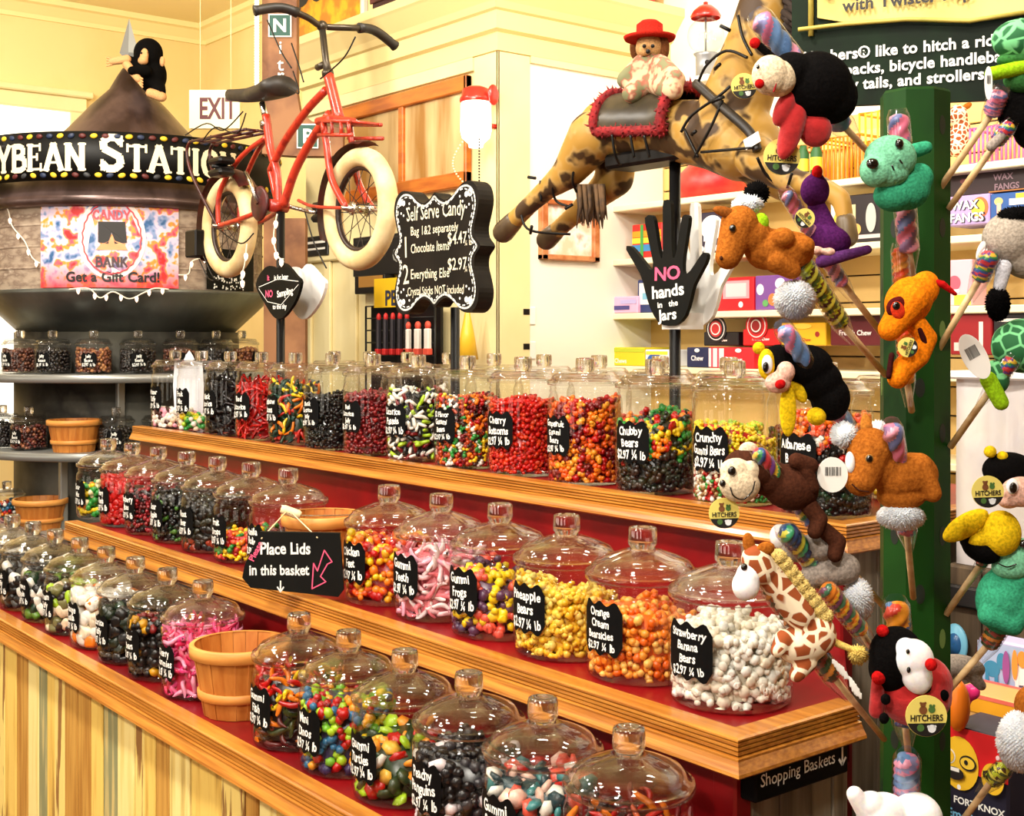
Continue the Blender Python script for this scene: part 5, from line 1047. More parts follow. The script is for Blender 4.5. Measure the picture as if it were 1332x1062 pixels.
# ================================================================ bicycle on its pole
def bp(u, v, off=0.0): return onY(u, v, YP) + Vector((0, off, 0))
BRED = mat('bike_red', (190, 52, 30), .35, c2=(150, 34, 22), scale=30, coat=.3, lo=.5, hi=.62)
BDARK = mat('bike_dark_red', (78, 20, 18), .4, c2=(50, 16, 16), scale=20)
TIRE = mat('cream_rubber', (232, 208, 158), .6, c2=(214, 184, 128), scale=12, bump=.08)
LEATHER = mat('black_leather', (44, 36, 28), .5, c2=(30, 26, 24), scale=20, bump=.1)
bike = thing('bicycle', 'red vintage child bicycle with cream balloon tyres mounted above the counter', 'bicycle', bp(365, 276))
hubF = bp(468, 272); hubR = bp(298, 295); rF = bp(468, 192).z - hubF.z
def wheel(c, r, nm):
    g = MB(); A = 48; g.tube([c + Vector((cos(2 * pi * k / A), 0, sin(2 * pi * k / A))) * r * .84 for k in range(A)], r * .165, 12, closed=True); w = g.build('tyre', TIRE, bike)
    g = MB(); g.tube([c + Vector((cos(2 * pi * k / A), 0, sin(2 * pi * k / A))) * r * .68 for k in range(A)], r * .055, 8, closed=True); g.build('rim', mat('bike_rim', (50, 34, 28), .4, .3), w)
    g = MB()
    for k in range(18):
        a = 2 * pi * k / 18; s = .025 * (1 if k % 2 else -1); g.tube([c + Vector((.02 * cos(a + .6), s, .02 * sin(a + .6))), c + Vector((r * .68 * cos(a), 0, r * .68 * sin(a)))], .0016, 4, cap=False)
    g.build('spokes', mat('spoke_metal', (60, 52, 48), .35, .6), w)
    g = MB(); g.tube([c + Vector((0, -.05, 0)), c + Vector((0, .05, 0))], .014, 12); g.tube([c + Vector((0, -.07, 0)), c + Vector((0, .07, 0))], .007, 8); g.tube([c + Vector((0, -.032, 0)), c + Vector((0, -.028, 0))], .024, 14); g.tube([c + Vector((0, .028, 0)), c + Vector((0, .032, 0))], .024, 14); g.build('hub', CHROME, w)
wheel(hubF, rF, 'f'); wheel(hubR, rF * .98, 'r')
bb = bp(362, 268)
m = MB(); T = lambda *a, r=.0145, s=10: m.tube(catmull([bp(*p) if not isinstance(p, Vector) else p for p in a], 5), r, s)
T((427, 97), (442, 158), r=.019, s=14)
T((424, 117), (398, 145), (370, 185), (352, 222)); T((429, 148), (408, 178), (384, 222), (369, 268), r=.016); T((346, 150), (352, 195), (360, 225), bb, r=.016)
T((352, 222), (358, 250), bb, r=.013)
for s in (-.045, .045):
    T((348, 178), (322, 205, s * .6), (300, 250, s), hubR + Vector((0, s, 0)), r=.010); T(bb + Vector((0, s * .5, 0)), (330, 285, s), hubR + Vector((0, s, 0)), r=.010)
m.tube([bb + Vector((0, -.035, 0)), bb + Vector((0, .035, 0))], .024, 14); m.build('frame', BRED, bike)
m = MB(); m.box((bp(430, 158).x - .012, YP - .06, bp(437, 158).z - .012), (bp(444, 158).x + .01, YP + .06, bp(437, 158).z + .012), 0, bev=.006)
for s in (-.052, .052): m.tube(catmull([bp(437, 158, s), bp(442, 190, s), bp(449, 235, s), hubF + Vector((0, s, 0))], 5), .012, 10); m.tube(catmull([bp(405, 262, s), bp(425, 270, s), hubF + Vector((0, s, 0))], 4), .006, 8)
m.build('fork', BRED, bike)
m = MB(); m.tube([bp(427, 97), bp(424, 80), bp(419, 36)], [.017, .012, .012], 12); m.tube([bp(426, 93), bp(427, 99)], .021, 14); m.tube([bp(421, 84, -.0), bp(413, 88)], .012, 10); st0 = bp(419, 34); m.ball(st0, .02)
dn = onX(331, 14, st0.x); df = onX(514, 60, st0.x); bar = [dn, dn.lerp(st0, .35) + Vector((.02, 0, .025)), dn.lerp(st0, .7) + Vector((.03, 0, .01)), st0, df.lerp(st0, .7) + Vector((.03, 0, .01)), df.lerp(st0, .35) + Vector((.02, 0, .03)), df]
bar = catmull(bar, 5); m.tube(bar, .0115, 10); m.build('handlebar', mat('bar_metal', (74, 66, 56), .35, .7), bike)
for seq in (bar[:9], bar[-9:][::-1]): m = MB(); m.tube(seq, [.02] + [.017] * (len(seq) - 2) + [.019], 12); m.build('grip', LEATHER, bike)
# saddle, seat post
m = MB(); m.tube([bp(345, 152), bp(341, 134)], .012, 10); m.tube([bp(345, 158), bp(346, 166)], .022, 12); m.build('seat_post', CHROME, bike)
m = MB(); sx = bp(298, 124); ex = bp(368, 116); nn = 14; vs = []
for i in range(nn + 1):
    t = i / nn; c = sx.lerp(ex, t) + UP * (-.012 * sin(t * pi) + .012 * t * t); w = .02 + .06 * max(0, t - .35) ** .8 / .7 if t > .35 else .018 + .012 * t; w = min(w, .078) * (1 if t < .96 else .8); h = .024 + .016 * t
    for k in range(12): a = 2 * pi * k / 12; vs.append(c + Vector((0, w * cos(a), h * (sin(a) if sin(a) > 0 else sin(a) * .9))))
fs = [[i * 12 + k, i * 12 + (k + 1) % 12, (i + 1) * 12 + (k + 1) % 12, (i + 1) * 12 + k] for i in range(nn) for k in range(12)] + [list(range(12))[::-1], [nn * 12 + k for k in range(12)]]
m.add(vs, fs); m.build('saddle', LEATHER, bike)
def arc(c, r, a0, a1, wid, th, nm, mt, flare=None):
    g = MB(); n = 26; vs = []
    for i in range(n + 1):
        a = radians(a0 + (a1 - a0) * i / n)
        for (q, y) in ((r - .004, -wid), (r + th * .5, -wid * .6), (r + th, 0), (r + th * .5, wid * .6), (r - .004, wid)): vs.append(c + Vector((q * cos(a), y, q * sin(a))))
    g.add(vs, [[i * 5 + k, i * 5 + k + 1, i * 5 + k + 6, i * 5 + k + 5] for i in range(n) for k in range(4)]); return g.build(nm, mt, bike)
arc(hubF, rF * 1.06, 75, 205, .04, .012, 'fender', BDARK); arc(hubR, rF * 1.06, 40, 215, .04, .012, 'fender', BDARK)
# chain guard, chainring, pedals, racks
m = MB(); m.lathe([(.001, -.006), (.06, -.006), (.066, 0), (.06, .006), (.001, .006)], 28, M=Matrix.Translation(bp(352, 266, -.045)) @ Matrix.Rotation(pi / 2, 4, 'X')); m.build('chain_guard', BDARK, bike)
m = MB(); m.tube([bp(352, 266, -.055), bp(345, 240, -.06), bp(338, 226, -.06)], .008, 8); m.build('crank', CHROME, bike); m = MB(); m.tube([bp(362, 268, .03), bp(362, 268, .05), bp(385, 274, .055), bp(392, 275, .06)], .008, 8); m.build('crank', CHROME, bike)
for (u, v, o) in ((316, 220, -.09), (395, 274, .09)):
    m = MB(); c = bp(u, v, o)
    for z in (-.022, .022): m.box((c.x - .055, c.y - .035, c.z + z - .014), (c.x + .055, c.y + .035, c.z + z + .014), 0, bev=.01)
    m.tube([c + Vector((0, -.04, 0)), c + Vector((0, .05, 0))], .008, 8); m.build('pedal', BLACK, bike)
m = MB()
for s in (-.05, 0, .05): m.tube([bp(262, 186, s), bp(336, 170, s)], .006, 8)
for u in (266, 290, 315, 334): m.tube([bp(u, 185 - (u - 262) * .21, -.055), bp(u, 185 - (u - 262) * .21, .055)], .005, 6)
for s in (-.05, .05): m.tube(catmull([bp(262, 186, s), bp(258, 200, s), bp(266, 232, s), hubR + Vector((0, s, 0))], 5), .007, 8)
m.build('rear_rack', BDARK, bike)
m = MB(); c = bp(437, 158)
for s in (-.06, .06): m.tube([bp(434, 160, s), bp(476, 160, s)], .007, 8); m.tube([bp(434, 178, s), bp(478, 178, s)], .007, 8)
for u in (440, 452, 464, 474): m.tube([bp(u, 160, -.06), bp(u, 160, .06)], .006, 6); m.tube([bp(u, 161, -.06), bp(u, 178, -.06)], .007, 6)
m.build('front_rack', BRED, bike)
m = MB(); c = bp(268, 318); m.box((c.x - .05, YP - .07, c.z - .055), (c.x + .05, YP + .02, c.z + .055), 0, bev=.006); m.build('tool_box', BLACK, bike)
m = MB(); random.seed(3)
for a in (((262, 178), (290, 163), (312, 172), (338, 148)), ((285, 185), (302, 168), (330, 176), (342, 150)), ((370, 30), (388, 70), (402, 92)), ((402, 60), (412, 90), (418, 110)), ((486, 52), (470, 80), (440, 106)), ((306, 300), (335, 318), (352, 305)), ((420, 278), (432, 318), (448, 350)), ((280, 338), (292, 362), (300, 366)), ((286, 334), (298, 360), (306, 366)), ((404, 96), (412, 124), (400, 118))):
    m.tube(catmull([bp(u, v, -.07) for u, v in a], 5), .0028, 5)
m.build('wire_ties', BLACK, bike)
string_lights('white fairy light cord hanging from the bicycle beside the lips sign', [bp(u, v, -.06) for u, v in ((380, 280), (376, 300), (376, 320), (382, 336), (388, 338))], 4, .003)
string_lights('white fairy light cord hanging below the chain guard of the bicycle', [bp(u, v, -.06) for u, v in ((340, 318), (337, 345), (333, 360), (336, 370))], 3, .003)

# ================================================================ carousel horse
def kk(u): return onY(u, CY, YP).dot(FW) / FP if False else (onY(u, CY, YP) - CAM).dot(FW) / FP
def hp(u, v, off=0.0): return onY(u, v, YP + off)
HORSE = mat('horse_hide', (176, 134, 60), .5, c2=(182, 146, 84), c3=(70, 50, 30), scale=13, lo=.45, hi=.51, detail=2.5, spec=.3)
horse = thing('carousel_horse', 'tan spotted carousel horse leaping on a black pole above the jars', 'statue', hp(878, 214))
def chain(mb, pts, off=0.0):
    for (a, b) in zip(pts, pts[1:]):
        oa = a[3] if len(a) > 3 else off; ob = b[3] if len(b) > 3 else off
        mb.capsule(hp(a[0], a[1], oa), a[2] * kk(a[0]), hp(b[0], b[1], ob), b[2] * kk(b[0]), 16)
m = MB(); chain(m, [(790, 168, 40), (850, 166, 37), (930, 176, 46), (968, 188, 50)]); chain(m, [(945, 165, 48), (985, 60, 42), (1012, -45, 34)]); chain(m, [(1012, -60, 32), (1050, -42, 22), (1078, -36, 17)])
chain(m, [(772, 178, 34), (738, 226, 21), (712, 246, 14), (690, 266, 12), (668, 288, 12)], -.05); chain(m, [(800, 190, 30), (800, 232, 26), (768, 262, 17), (742, 284, 13), (722, 302, 12)], .07)
chain(m, [(985, 205, 30), (1030, 236, 17), (1068, 242, 14), (1094, 258, 13), (1100, 288, 11)], -.05); chain(m, [(985, 215, 30), (1040, 258, 16), (1058, 296, 12)], .07)
m.build('body', HORSE, horse, remesh=.009, smoothit=6)
HOOF = mat('hoof', (70, 54, 36), .4, c2=(110, 90, 60), scale=9)
for (a, b, o) in (((668, 288), (655, 302), -.05), ((722, 302), (711, 312), .07), ((1100, 288), (1102, 308), -.05), ((1058, 296), (1060, 316), .07)):
    m = MB(); m.capsule(hp(*a, o), 12.5 * kk(a[0]), hp(*b, o), 14 * kk(b[0]), 14); m.build('hoof', HOOF, horse)
m = MB()
for k in range(46):
    u = 752 + k % 23 * 1.5 + random.uniform(-1, 1); o = -.04 + .07 * (k // 23) + random.uniform(-.02, .02); m.tube([hp(u, 240, o), hp(u + 2, 268, o), hp(u + random.uniform(-4, 6), 284 + random.uniform(0, 14), o)], [.006, .005, .001], 5)
m.build('tail', mat('tail_hair', (98, 70, 40), .8, c2=(60, 42, 26), scale=40), horse)
m = MB()
for k in range(40):
    v = 60 - k * 3; u = 1024 + (60 - v) * .12 + random.uniform(-3, 3); m.tube([hp(u - 8, v, random.uniform(-.03, .03)), hp(u + 8, v + 12, random.uniform(-.04, .04)), hp(u + 10, v + 30, random.uniform(-.05, .05))], [.008, .007, .001], 5)
m.build('mane', mat('mane_hair', (44, 30, 22), .8), horse)
m = MB(); a = hp(803, 215); b = hp(914, 210); m.box((a.x, YP - .05, a.z - .016), (b.x, YP + .05, a.z + .022), 0, bev=.008); m.build('mount_cradle', BLACK, horse)
# saddle blanket draped over the barrel
m = MB(); nu, nt = 14, 22; vs = []; edge = []
for i in range(nu + 1):
    u = 806 + (896 - 806) * i / nu; c = hp(u, 167 - (u - 806) * .03); rr = 45 * kk(u) * (1 + .14 * max(0, (i / nu - .7) / .3) ** 2)
    for j in range(nt + 1):
        th = radians(-12 + 204 * j / nt); q = 1 + .012 * abs(sin(i * .9 + j * .9)) + .012 * abs(sin(i * .9 - j * .9)); vs.append(c + Vector((0, -cos(th), sin(th))) * rr * q)
g = lambda i, j: i * (nt + 1) + j
m.add(vs, [[g(i, j), g(i + 1, j), g(i + 1, j + 1), g(i, j + 1)] for i in range(nu) for j in range(nt)]); bl_ = m.build('saddle_blanket', mat('quilted_leather', (66, 58, 40), .35, c2=(44, 38, 28), scale=14), horse)
m = MB(); edge = [vs[g(i, 0)] for i in range(nu + 1)] + [vs[g(nu, j)] for j in range(nt + 1)] + [vs[g(i, nt)] for i in range(nu, -1, -1)] + [vs[g(0, j)] for j in range(nt, -1, -1)]
m.tube(edge, .013, 8, closed=True)
for p in edge[::2]: m.spikes(p, .013, 16, .012, .004)
m.build('fringe', mat('red_fringe', (150, 18, 24), .85, c2=(110, 12, 18), scale=60), bl_)
m = MB()
for pts in (((905, 108, -.075), (940, 140, -.098), (975, 172, -.1), (985, 196, -.1)), ((910, 112, .06), (960, 150, .1), (985, 190, .1))):
    m = MB(); m.tube(catmull([hp(*p) for p in pts], 6), .011, 6); m.build('harness_strap', LEATHER, horse)
m = MB(); p = hp(978, 183, -.113); m.prism([(-.022, -.012), (.022, -.012), (.022, .012), (-.022, .012)], p, (.94, 0, .33), (-.33, 0, .94), .002); m.build('paper_tag', WHITE, horse)
sl = thing('string_lights', 'black cord lights wrapped around the carousel horse', 'string lights', hp(850, 168, -.1)); m = MB()
for pts in (((771, 136, -.03), (757, 152, -.07), (752, 185, -.09), (748, 215, -.07)), ((748, 210, -.08), (745, 235, -.075), (750, 250, -.05)), ((728, 222, -.08), (719, 245, -.075), (724, 262, -.06), (738, 268, -.05)), ((703, 235, -.075), (704, 262, -.07)), ((678, 280, -.08), (690, 300, -.07), (742, 305, .02)), ((796, 175, -.1), (800, 200, -.09), (806, 214, -.06)), ((820, 176, -.1), (825, 205, -.09)), ((838, 176, -.1), (845, 205, -.085)), ((886, 172, -.1), (900, 150, -.1), (935, 125, -.1), (950, 112, -.09)), ((903, 205, -.1), (925, 165, -.108), (940, 130, -.105)), ((890, 168, -.1), (908, 205, -.1)), ((912, 198, -.1), (980, 192, -.112)), ((908, 108, -.08), (920, 84, -.09), (945, 66, -.09), (972, 75, -.09)), ((960, 20, -.085), (966, 48, -.09), (978, 72, -.09)), ((985, 205, -.11), (995, 225, -.09), (1010, 240, -.07)), ((1030, 225, -.085), (1024, 245, -.08)), ((1060, 232, -.075), (1052, 255, -.07))):
    m = MB(); m.tube(catmull([hp(*p) for p in pts], 6), .0036, 5); m.build('cord', BLACK, sl)
for (u, v, o) in ((735, 214, -.08), (697, 232, -.08), (745, 266, -.06), (942, 126, -.11), (900, 175, -.11), (690, 304, -.08), (950, 40, -.09), (930, 90, -.1)):
    p = hp(u, v, o); m = MB(); m.tube([p, p + Vector((random.uniform(-.03, .03), -.01, random.uniform(-.02, .02)))], .0045, 5); m.build('bulb', BLACK, sl)

# ---- doll riding the horse
FLORAL = mat('floral_cloth', (206, 176, 140), .8, c2=(160, 90, 70), c3=(120, 120, 84), scale=30, lo=.47, hi=.54, detail=2)
dl = thing('cloth_doll', 'floral cloth doll with a red hat sitting on the horse blanket', 'doll', hp(845, 124))
m = MB()
def hb_(mb, u, v, r, o=0.0, s=(1, 1, 1)): k = kk(u) * r; mb.ball(hp(u, v, o), (k * s[0], k * s[1], k * s[2]))
hb_(m, 845, 96, 28, 0, (1, .9, 1)); hb_(m, 845, 108, 32, 0, (1.05, 1, .6)); chain(m, [(835, 84, 14, -.02), (814, 104, 12, -.06)]); chain(m, [(858, 84, 14, -.02), (880, 104, 12, -.06)]); chain(m, [(838, 112, 15, -.03), (822, 122, 13, -.07)]); chain(m, [(856, 110, 15, -.03), (876, 118, 13, -.07)]); m.build('body', FLORAL, dl, remesh=.007, smoothit=3)
m = MB(); hb_(m, 845, 62, 19); hb_(m, 838, 66, 8, -.035); m.build('head', plush((206, 158, 104)), dl, remesh=.006, smoothit=3)
m = MB(); c = hp(845, 48); m.lathe([(.001, -.004), (.062, -.008), (.066, 0), (.034, .008), (.033, .03), (.02, .04), (.001, .042)], 20, c); m.build('hat', plush((186, 40, 28)), dl)
m = MB(); m.ball(hp(838, 60, -.05), .005); m.ball(hp(849, 60, -.045), .005); m.ball(hp(843, 67, -.055), .006); m.build('face_features', BLACK, dl)
for (u, v) in ((827, 62), (863, 62)): m = MB(); hb_(m, u, v, 10, .02, (.8, .8, 1.7)); m.build('hair', plush((116, 70, 40)), dl)
# gumball machine on a small wall ledge behind the horse neck
gq = P(918, 104, 5.6); gk = 5.6 / FP; gm = thing('gumball_machine', 'glass globe gumball machine with a red dome lid behind the horse neck', 'gumball machine', gq)
m = MB(); m.ball(gq + UP * 57 * gk, 24 * gk, 20, 14); m.build('globe', GLASS, gm)
m = MB(); m.lathe([(19 * gk, 80 * gk), (20 * gk, 83 * gk), (16 * gk, 90 * gk), (9 * gk, 96 * gk), (3 * gk, 98 * gk), (3 * gk, 101 * gk), (.001, 102 * gk)], 22, gq); m.build('lid', CAPRED, gm)
m = MB(); m.tube([gq + UP * 34 * gk, gq + UP * 82 * gk], .005, 8); m.build('rod', STEEL, gm)
m = MB(); m.lathe([(.001, 0), (17 * gk, 0), (17 * gk, 3 * gk), (13 * gk, 6 * gk), (13 * gk, 30 * gk), (16 * gk, 34 * gk), (.001, 36 * gk)], 20, gq); m.ball(gq - FW * 13 * gk + UP * 20 * gk, 3.5 * gk, mat=1); m.build('base', [mat('machine_grey', (150, 152, 156), .35, .4), BLACK], gm)
m = MB(); m.box((gq.x - .1, gq.y - .1, gq.z - .03), (gq.x + .1, WBY, gq.z), 0, bev=.004); m.build('wall_ledge', WHITEP, gm)
# ================================================================ green toy post
DP = 1.7; PX = P(1190, CY, DP); PX = Vector((PX.x, PX.y, 0)); kp = DP / FP; RP = 45 * kp
zt = EYE + (CY - 120) * kp
post = thing('display_post', 'dark green painted octagonal post with holes that holds the plush candy toys', 'display stand', PX)
PGREEN = mat('post_green', (17, 60, 10), .5, c2=(10, 42, 8), c3=(40, 88, 22), scale=8, lo=.45, hi=.62, spec=.2, stretch=(1, 1, .4))
m = MB(); vs = []; n = 8; ro = atan2(-PX.y, -PX.x) + pi / 8 + .15
for z in (0, zt - .004, zt):
    for k in range(n): a = ro + 2 * pi * k / n; q = RP * (1.0 if z < zt else .93); vs.append(PX + Vector((q * cos(a), q * sin(a), z)))
m.add(vs, [[i * n + k, i * n + (k + 1) % n, (i + 1) * n + (k + 1) % n, (i + 1) * n + k] for i in range(2) for k in range(n)] + [[2 * n + k for k in range(n)]], 0, False); m.build('shaft', PGREEN, post)
m = MB(); m.lathe([(.001, .03), (.2, .03), (.22, .02), (.22, 0), (.001, 0)], 32, PX); m.build('base', PGREEN, post)
m = MB()
for k in range(70):
    f = k % 8; z = .75 + (k // 8) * .135 + (f % 2) * .06; a = ro + 2 * pi * (f + .5) / n; c = PX + Vector((cos(a), sin(a), 0)) * (RP * cos(pi / 8) + .0003) + UP * z; tx = Vector((-sin(a), cos(a), 0))
    if z > zt - .03: continue
    m = MB(); m.prism([(.0065 * cos(t * pi / 6), .013 * sin(t * pi / 6)) for t in range(12)], c, tx, UP, .002); m.build('peg_hole', plain((8, 22, 8)) if k % 3 else plain((96, 124, 60)), post)

# ---- sign above the post
DS = 1.79; RS = (RT - FW * .47).normalized(); so = P(1190, 60, DS); nS = RS.cross(UP).normalized()
def sg(u, v):
    r = ray(u, v); t = (so - CAM).dot(nS) / r.dot(nS); q = CAM + r * t - so; return Vector((q.dot(RS), q.z))
k = DS / FP; tsn = thing('toy_sign', 'dark green sign with white text and a cream banner above the green post', 'sign', so)
def quad(mb, pts, lift, mat, th=.004): mb.prism([tuple(sg(*p)) for p in pts], so + nS * lift, RS, UP, th, mat)
m = MB(); quad(m, [(1030, 140), (1345, 128), (1345, -70), (1030, -58)], 0, 0, .012); m.build('panel', mat('sign_green', (7, 20, 8), .6, c2=(14, 34, 14), scale=12, spec=.15), tsn)
m = MB(); quad(m, [(1064, 24), (1100, 30), (1180, 24), (1262, 26), (1345, 14), (1345, -66), (1064, -54)], .005, 0); m.build('banner', mat('banner_cream', (232, 208, 120), .55, c2=(214, 184, 90), scale=6), tsn)
m = MB(); m.tube([so + RS * sg(1056, v).x + UP * sg(1056, v).y + nS * .006 for v in (-58, -20, 48)], .004, 8); m.tube([so + RS * sg(u, v).x + UP * sg(u, v).y + nS * .008 for u, v in ((1040, 40), (1100, 33), (1180, 27), (1262, 29), (1340, 17))], .0032, 8); m.build('bamboo_frame', mat('bamboo', (206, 180, 84), .5, c2=(160, 150, 60), scale=14), tsn)
m = MB(); fn = lambda a, b: so + RS * a + UP * b + nS * .0115
p = sg(1098, 17); put_text(m, 'with Twister Pop', fn, 22 * k, 0, 'l', 1, .07, x0=p.x, y0=p.y, xs=1.0, space=1.04); p = sg(1072, -1); put_text(m, 'Hitchers', fn, 60 * k, 0, 'l', 1, .04, x0=p.x, y0=p.y); m.build('banner_lettering', plain((24, 18, 14)), tsn)
m = MB(); fn = lambda a, b: so + RS * a + UP * b + nS * .002
w0 = text2d('hers\u00ae like to hitch a ride', 20.5 * k, 1, 0, 1.04, 1)[1]; xs_ = (sg(1308, 58).x - sg(1083, 77).x) / w0
for full, pre, u, v in (('Hitchers\u00ae like to hitch a ride', 'Hitc', 1080, 79), ('on backpacks, bicycle handlebars', 'on back', 1099, 98), ('pony tails, and strollers', 'po', 1097, 118)):
    sz = 20.5 * k; q = sg(u, v); x = q.x - text2d(pre, sz, 1, 0, 1.04, xs_)[1]; put_text(m, full, fn, sz, 0, 'l', 1, 0, 1.04, xs_, x0=x, y0=q.y)
m.build('lettering', plain((246, 244, 236)), tsn)
m = MB(); b0 = so - nS * .012; m.box((PX.x - .012, PX.y - .012, zt - .002), (PX.x + .012, PX.y + .012, zt + .0)); m.tube([Vector((PX.x, PX.y, zt - .06)) + FW * .06, Vector((PX.x, PX.y, zt - .03)) + FW * .12, so + UP * .05 + FW * .03], .01, 8); m.build('bracket', BLACK, tsn)

# ================================================================ plush toys on twist candy pops
def twist(mb, a, b, r, pal_n, turns=3.0, lobes=3):
    a, b = Vector(a), Vector(b); t = b - a; Ln = t.length; t /= Ln; x, y, _ = orth(t); n = max(16, int(Ln / r * 5)); sgm = 18; vs = []; base = len(mb.v)
    for i in range(n + 1):
        s = i / n; e = min(1, sqrt(max(0, 1 - (1 - min(s, 1 - s) * Ln / (r * .7)) ** 2))) if min(s, 1 - s) * Ln < r * .7 else 1
        for k in range(sgm):
            th = 2 * pi * k / sgm; rr = r * (.3 + .7 * e) * (.9 + .12 * cos(lobes * (th - s * turns * 2 * pi / lobes * 3))); vs.append(a + t * (s * Ln) + (x * cos(th) + y * sin(th)) * rr)
    b0 = len(mb.v); mb.v.extend([tuple(v) for v in vs])
    for i in range(n):
        for k in range(sgm):
            k2 = (k + 1) % sgm; mb.f.append([b0 + i * sgm + k, b0 + i * sgm + k2, b0 + (i + 1) * sgm + k2, b0 + (i + 1) * sgm + k])
            mb.m.append(int(((k + .5) / sgm - (i + .5) / n * turns) * pal_n * 1.0) % pal_n); mb.s.append(True)
    mb.f.append([b0 + k for k in range(sgm)][::-1]); mb.m.append(0); mb.s.append(True); mb.f.append([b0 + n * sgm + k for k in range(sgm)]); mb.m.append(0); mb.s.append(True)
WRAP = glass_mat('clear_wrap', (.98, .98, .99), .06, .5, 2.0, .12)
CP = dict(cotton=[(110, 150, 200), (232, 130, 170), (150, 150, 200), (240, 160, 190), (90, 130, 180)], pinkblue=[(236, 120, 150), (110, 120, 170), (240, 160, 180), (150, 110, 150)], green=[(190, 200, 40), (60, 80, 24), (220, 210, 70), (70, 40, 24)], rainbow=[(214, 60, 70), (60, 90, 160), (60, 150, 90), (236, 190, 60), (110, 60, 130)], orange=[(240, 120, 30), (232, 70, 30), (246, 160, 50)], sea=[(40, 80, 130), (60, 160, 110), (220, 210, 70), (30, 50, 90)], autumn=[(232, 130, 40), (60, 110, 80), (120, 60, 90), (236, 180, 50)], dark=[(60, 50, 30), (200, 120, 40), (40, 70, 40), (150, 50, 40)], fire=[(240, 150, 40), (226, 70, 50), (70, 120, 170), (60, 90, 140)])
def pop(label, c0, c1, r, pal, stick, d0=1.5, d1=1.55, ds=None, turns=3.0):
    p0 = P(*c0, d0); p1 = P(*c1, d1); kx = d0 / FP; cols = CP[pal]; t = thing('candy_pop', label, 'candy pop', p1)
    m = MB(); twist(m, p0, p1, r * kx, len(cols), turns); cd_ = m.build('twist_candy', [candy_mat(c, .28) for c in cols], t)
    m = MB(); dr = (p1 - p0).normalized(); e = P(*stick, ds or (DP - .03)); m.tube([p1 - dr * r * kx * .6, e], 4.6 * kx, 10); m.build('stick', STICKW, t)
    m = MB(); m.tube([p0 - dr * .006, p0 + dr * .004, p0.lerp(p1, .5), p1 - dr * .004, p1 + dr * .03], [r * kx * .8, r * kx * 1.08, r * kx * 1.12, r * kx * 1.06, r * kx * .4], 14, cap=False); m.build('clear_wrap', WRAP, t)
    return t
def toy(label, base, d, parts, cat='plush toy', name='plush_toy'):
    t = thing(name, label, cat, P(*base, d)); k = d / FP
    for nm, mt, shapes in parts:
        m = MB(); nb = 0; sp = False
        for s in shapes:
            if s[0] == 'e':
                _, u, v, dd, a, b, c, *an = s; q = radians(an[0]) if an else 0
                m.ball(P(u, v, d + dd * k), (a * k, c * k, b * k), axes=(RT * cos(q) + UP * sin(q), FW, UP * cos(q) - RT * sin(q)), seg=18, rings=12); nb += 1
            elif s[0] == 'c': _, u, v, dd, r, u2, v2, dd2, r2 = s; m.capsule(P(u, v, d + dd * k), r * k, P(u2, v2, d + dd2 * k), r2 * k, 14); nb += 1
            elif s[0] == 's': _, u, v, dd, r, n, ln, *bi = s; rr = r if isinstance(r, tuple) else (r, r, r); m.ball(P(u, v, d + dd * k), (rr[0] * k, rr[1] * k, rr[2] * k), axes=(RT, FW, UP)); m.spikes(P(u, v, d + dd * k), tuple(x * k for x in rr), n * 5, ln * .36 * k, 2.6 * k, axes=(RT, FW, UP), bias=bi[0] if bi else None); sp = True
            elif s[0] == 't': _, pts, r = s; m.tube(catmull([P(u, v, d + dd * k) for u, v, dd in pts], 6), r * k, 6); sp = True
        m.build(nm, mt, t, remesh=(2.0 * k if nb > 1 and not sp else None), smoothit=3)
    return t
TAGM = [plain((232, 214, 110)), plain((20, 18, 16)), plain((120, 72, 36)), plain((70, 110, 50)), plain((228, 232, 236))]
def tagdisc(parent, u, v, d, r, tilt=0.0, yaw=0.0):
    k = d / FP; o = P(u, v, d); x = (RT * cos(yaw) - FW * sin(yaw)).normalized(); y = UP; xx = x * cos(tilt) + y * sin(tilt); yy = y * cos(tilt) - x * sin(tilt); r *= k; m = MB(); fn = plane_fn(o, xx, yy, .0006); f2 = plane_fn(o, xx, yy, .001)
    m.prism([(r * cos(t * pi / 14), r * sin(t * pi / 14)) for t in range(28)], o, xx, yy, .0012, 0)
    arcb = [(r * .98 * cos(a), r * .98 * sin(a)) for a in [radians(200 + i * 14) for i in range(11)]]; m.add([fn(*q) for q in arcb], [list(range(len(arcb)))], 1, False)
    put_text(m, 'HITCHERS', f2, r * .42, 1, y0=-r * .22, bold=1, fit=r * 1.6, jit=.05)
    for (a, b, q, mi) in ((-.16, .3, .2, 2), (-.16, .55, .13, 2), (-.27, .64, .06, 2), (-.05, .64, .06, 2), (.26, .32, .17, 3), (.2, .5, .08, 3), (.36, .5, .07, 3), (-.3, -.55, .18, 3), (.24, -.6, .2, 4), (.08, -.5, .07, 4), (.4, -.5, .07, 4)): m.add([f2(r * (a + q * cos(t * pi / 6)), r * (b + q * sin(t * pi / 6))) for t in range(12)], [list(range(12))], mi, False)
    m.build('hang_tag', TAGM, parent)
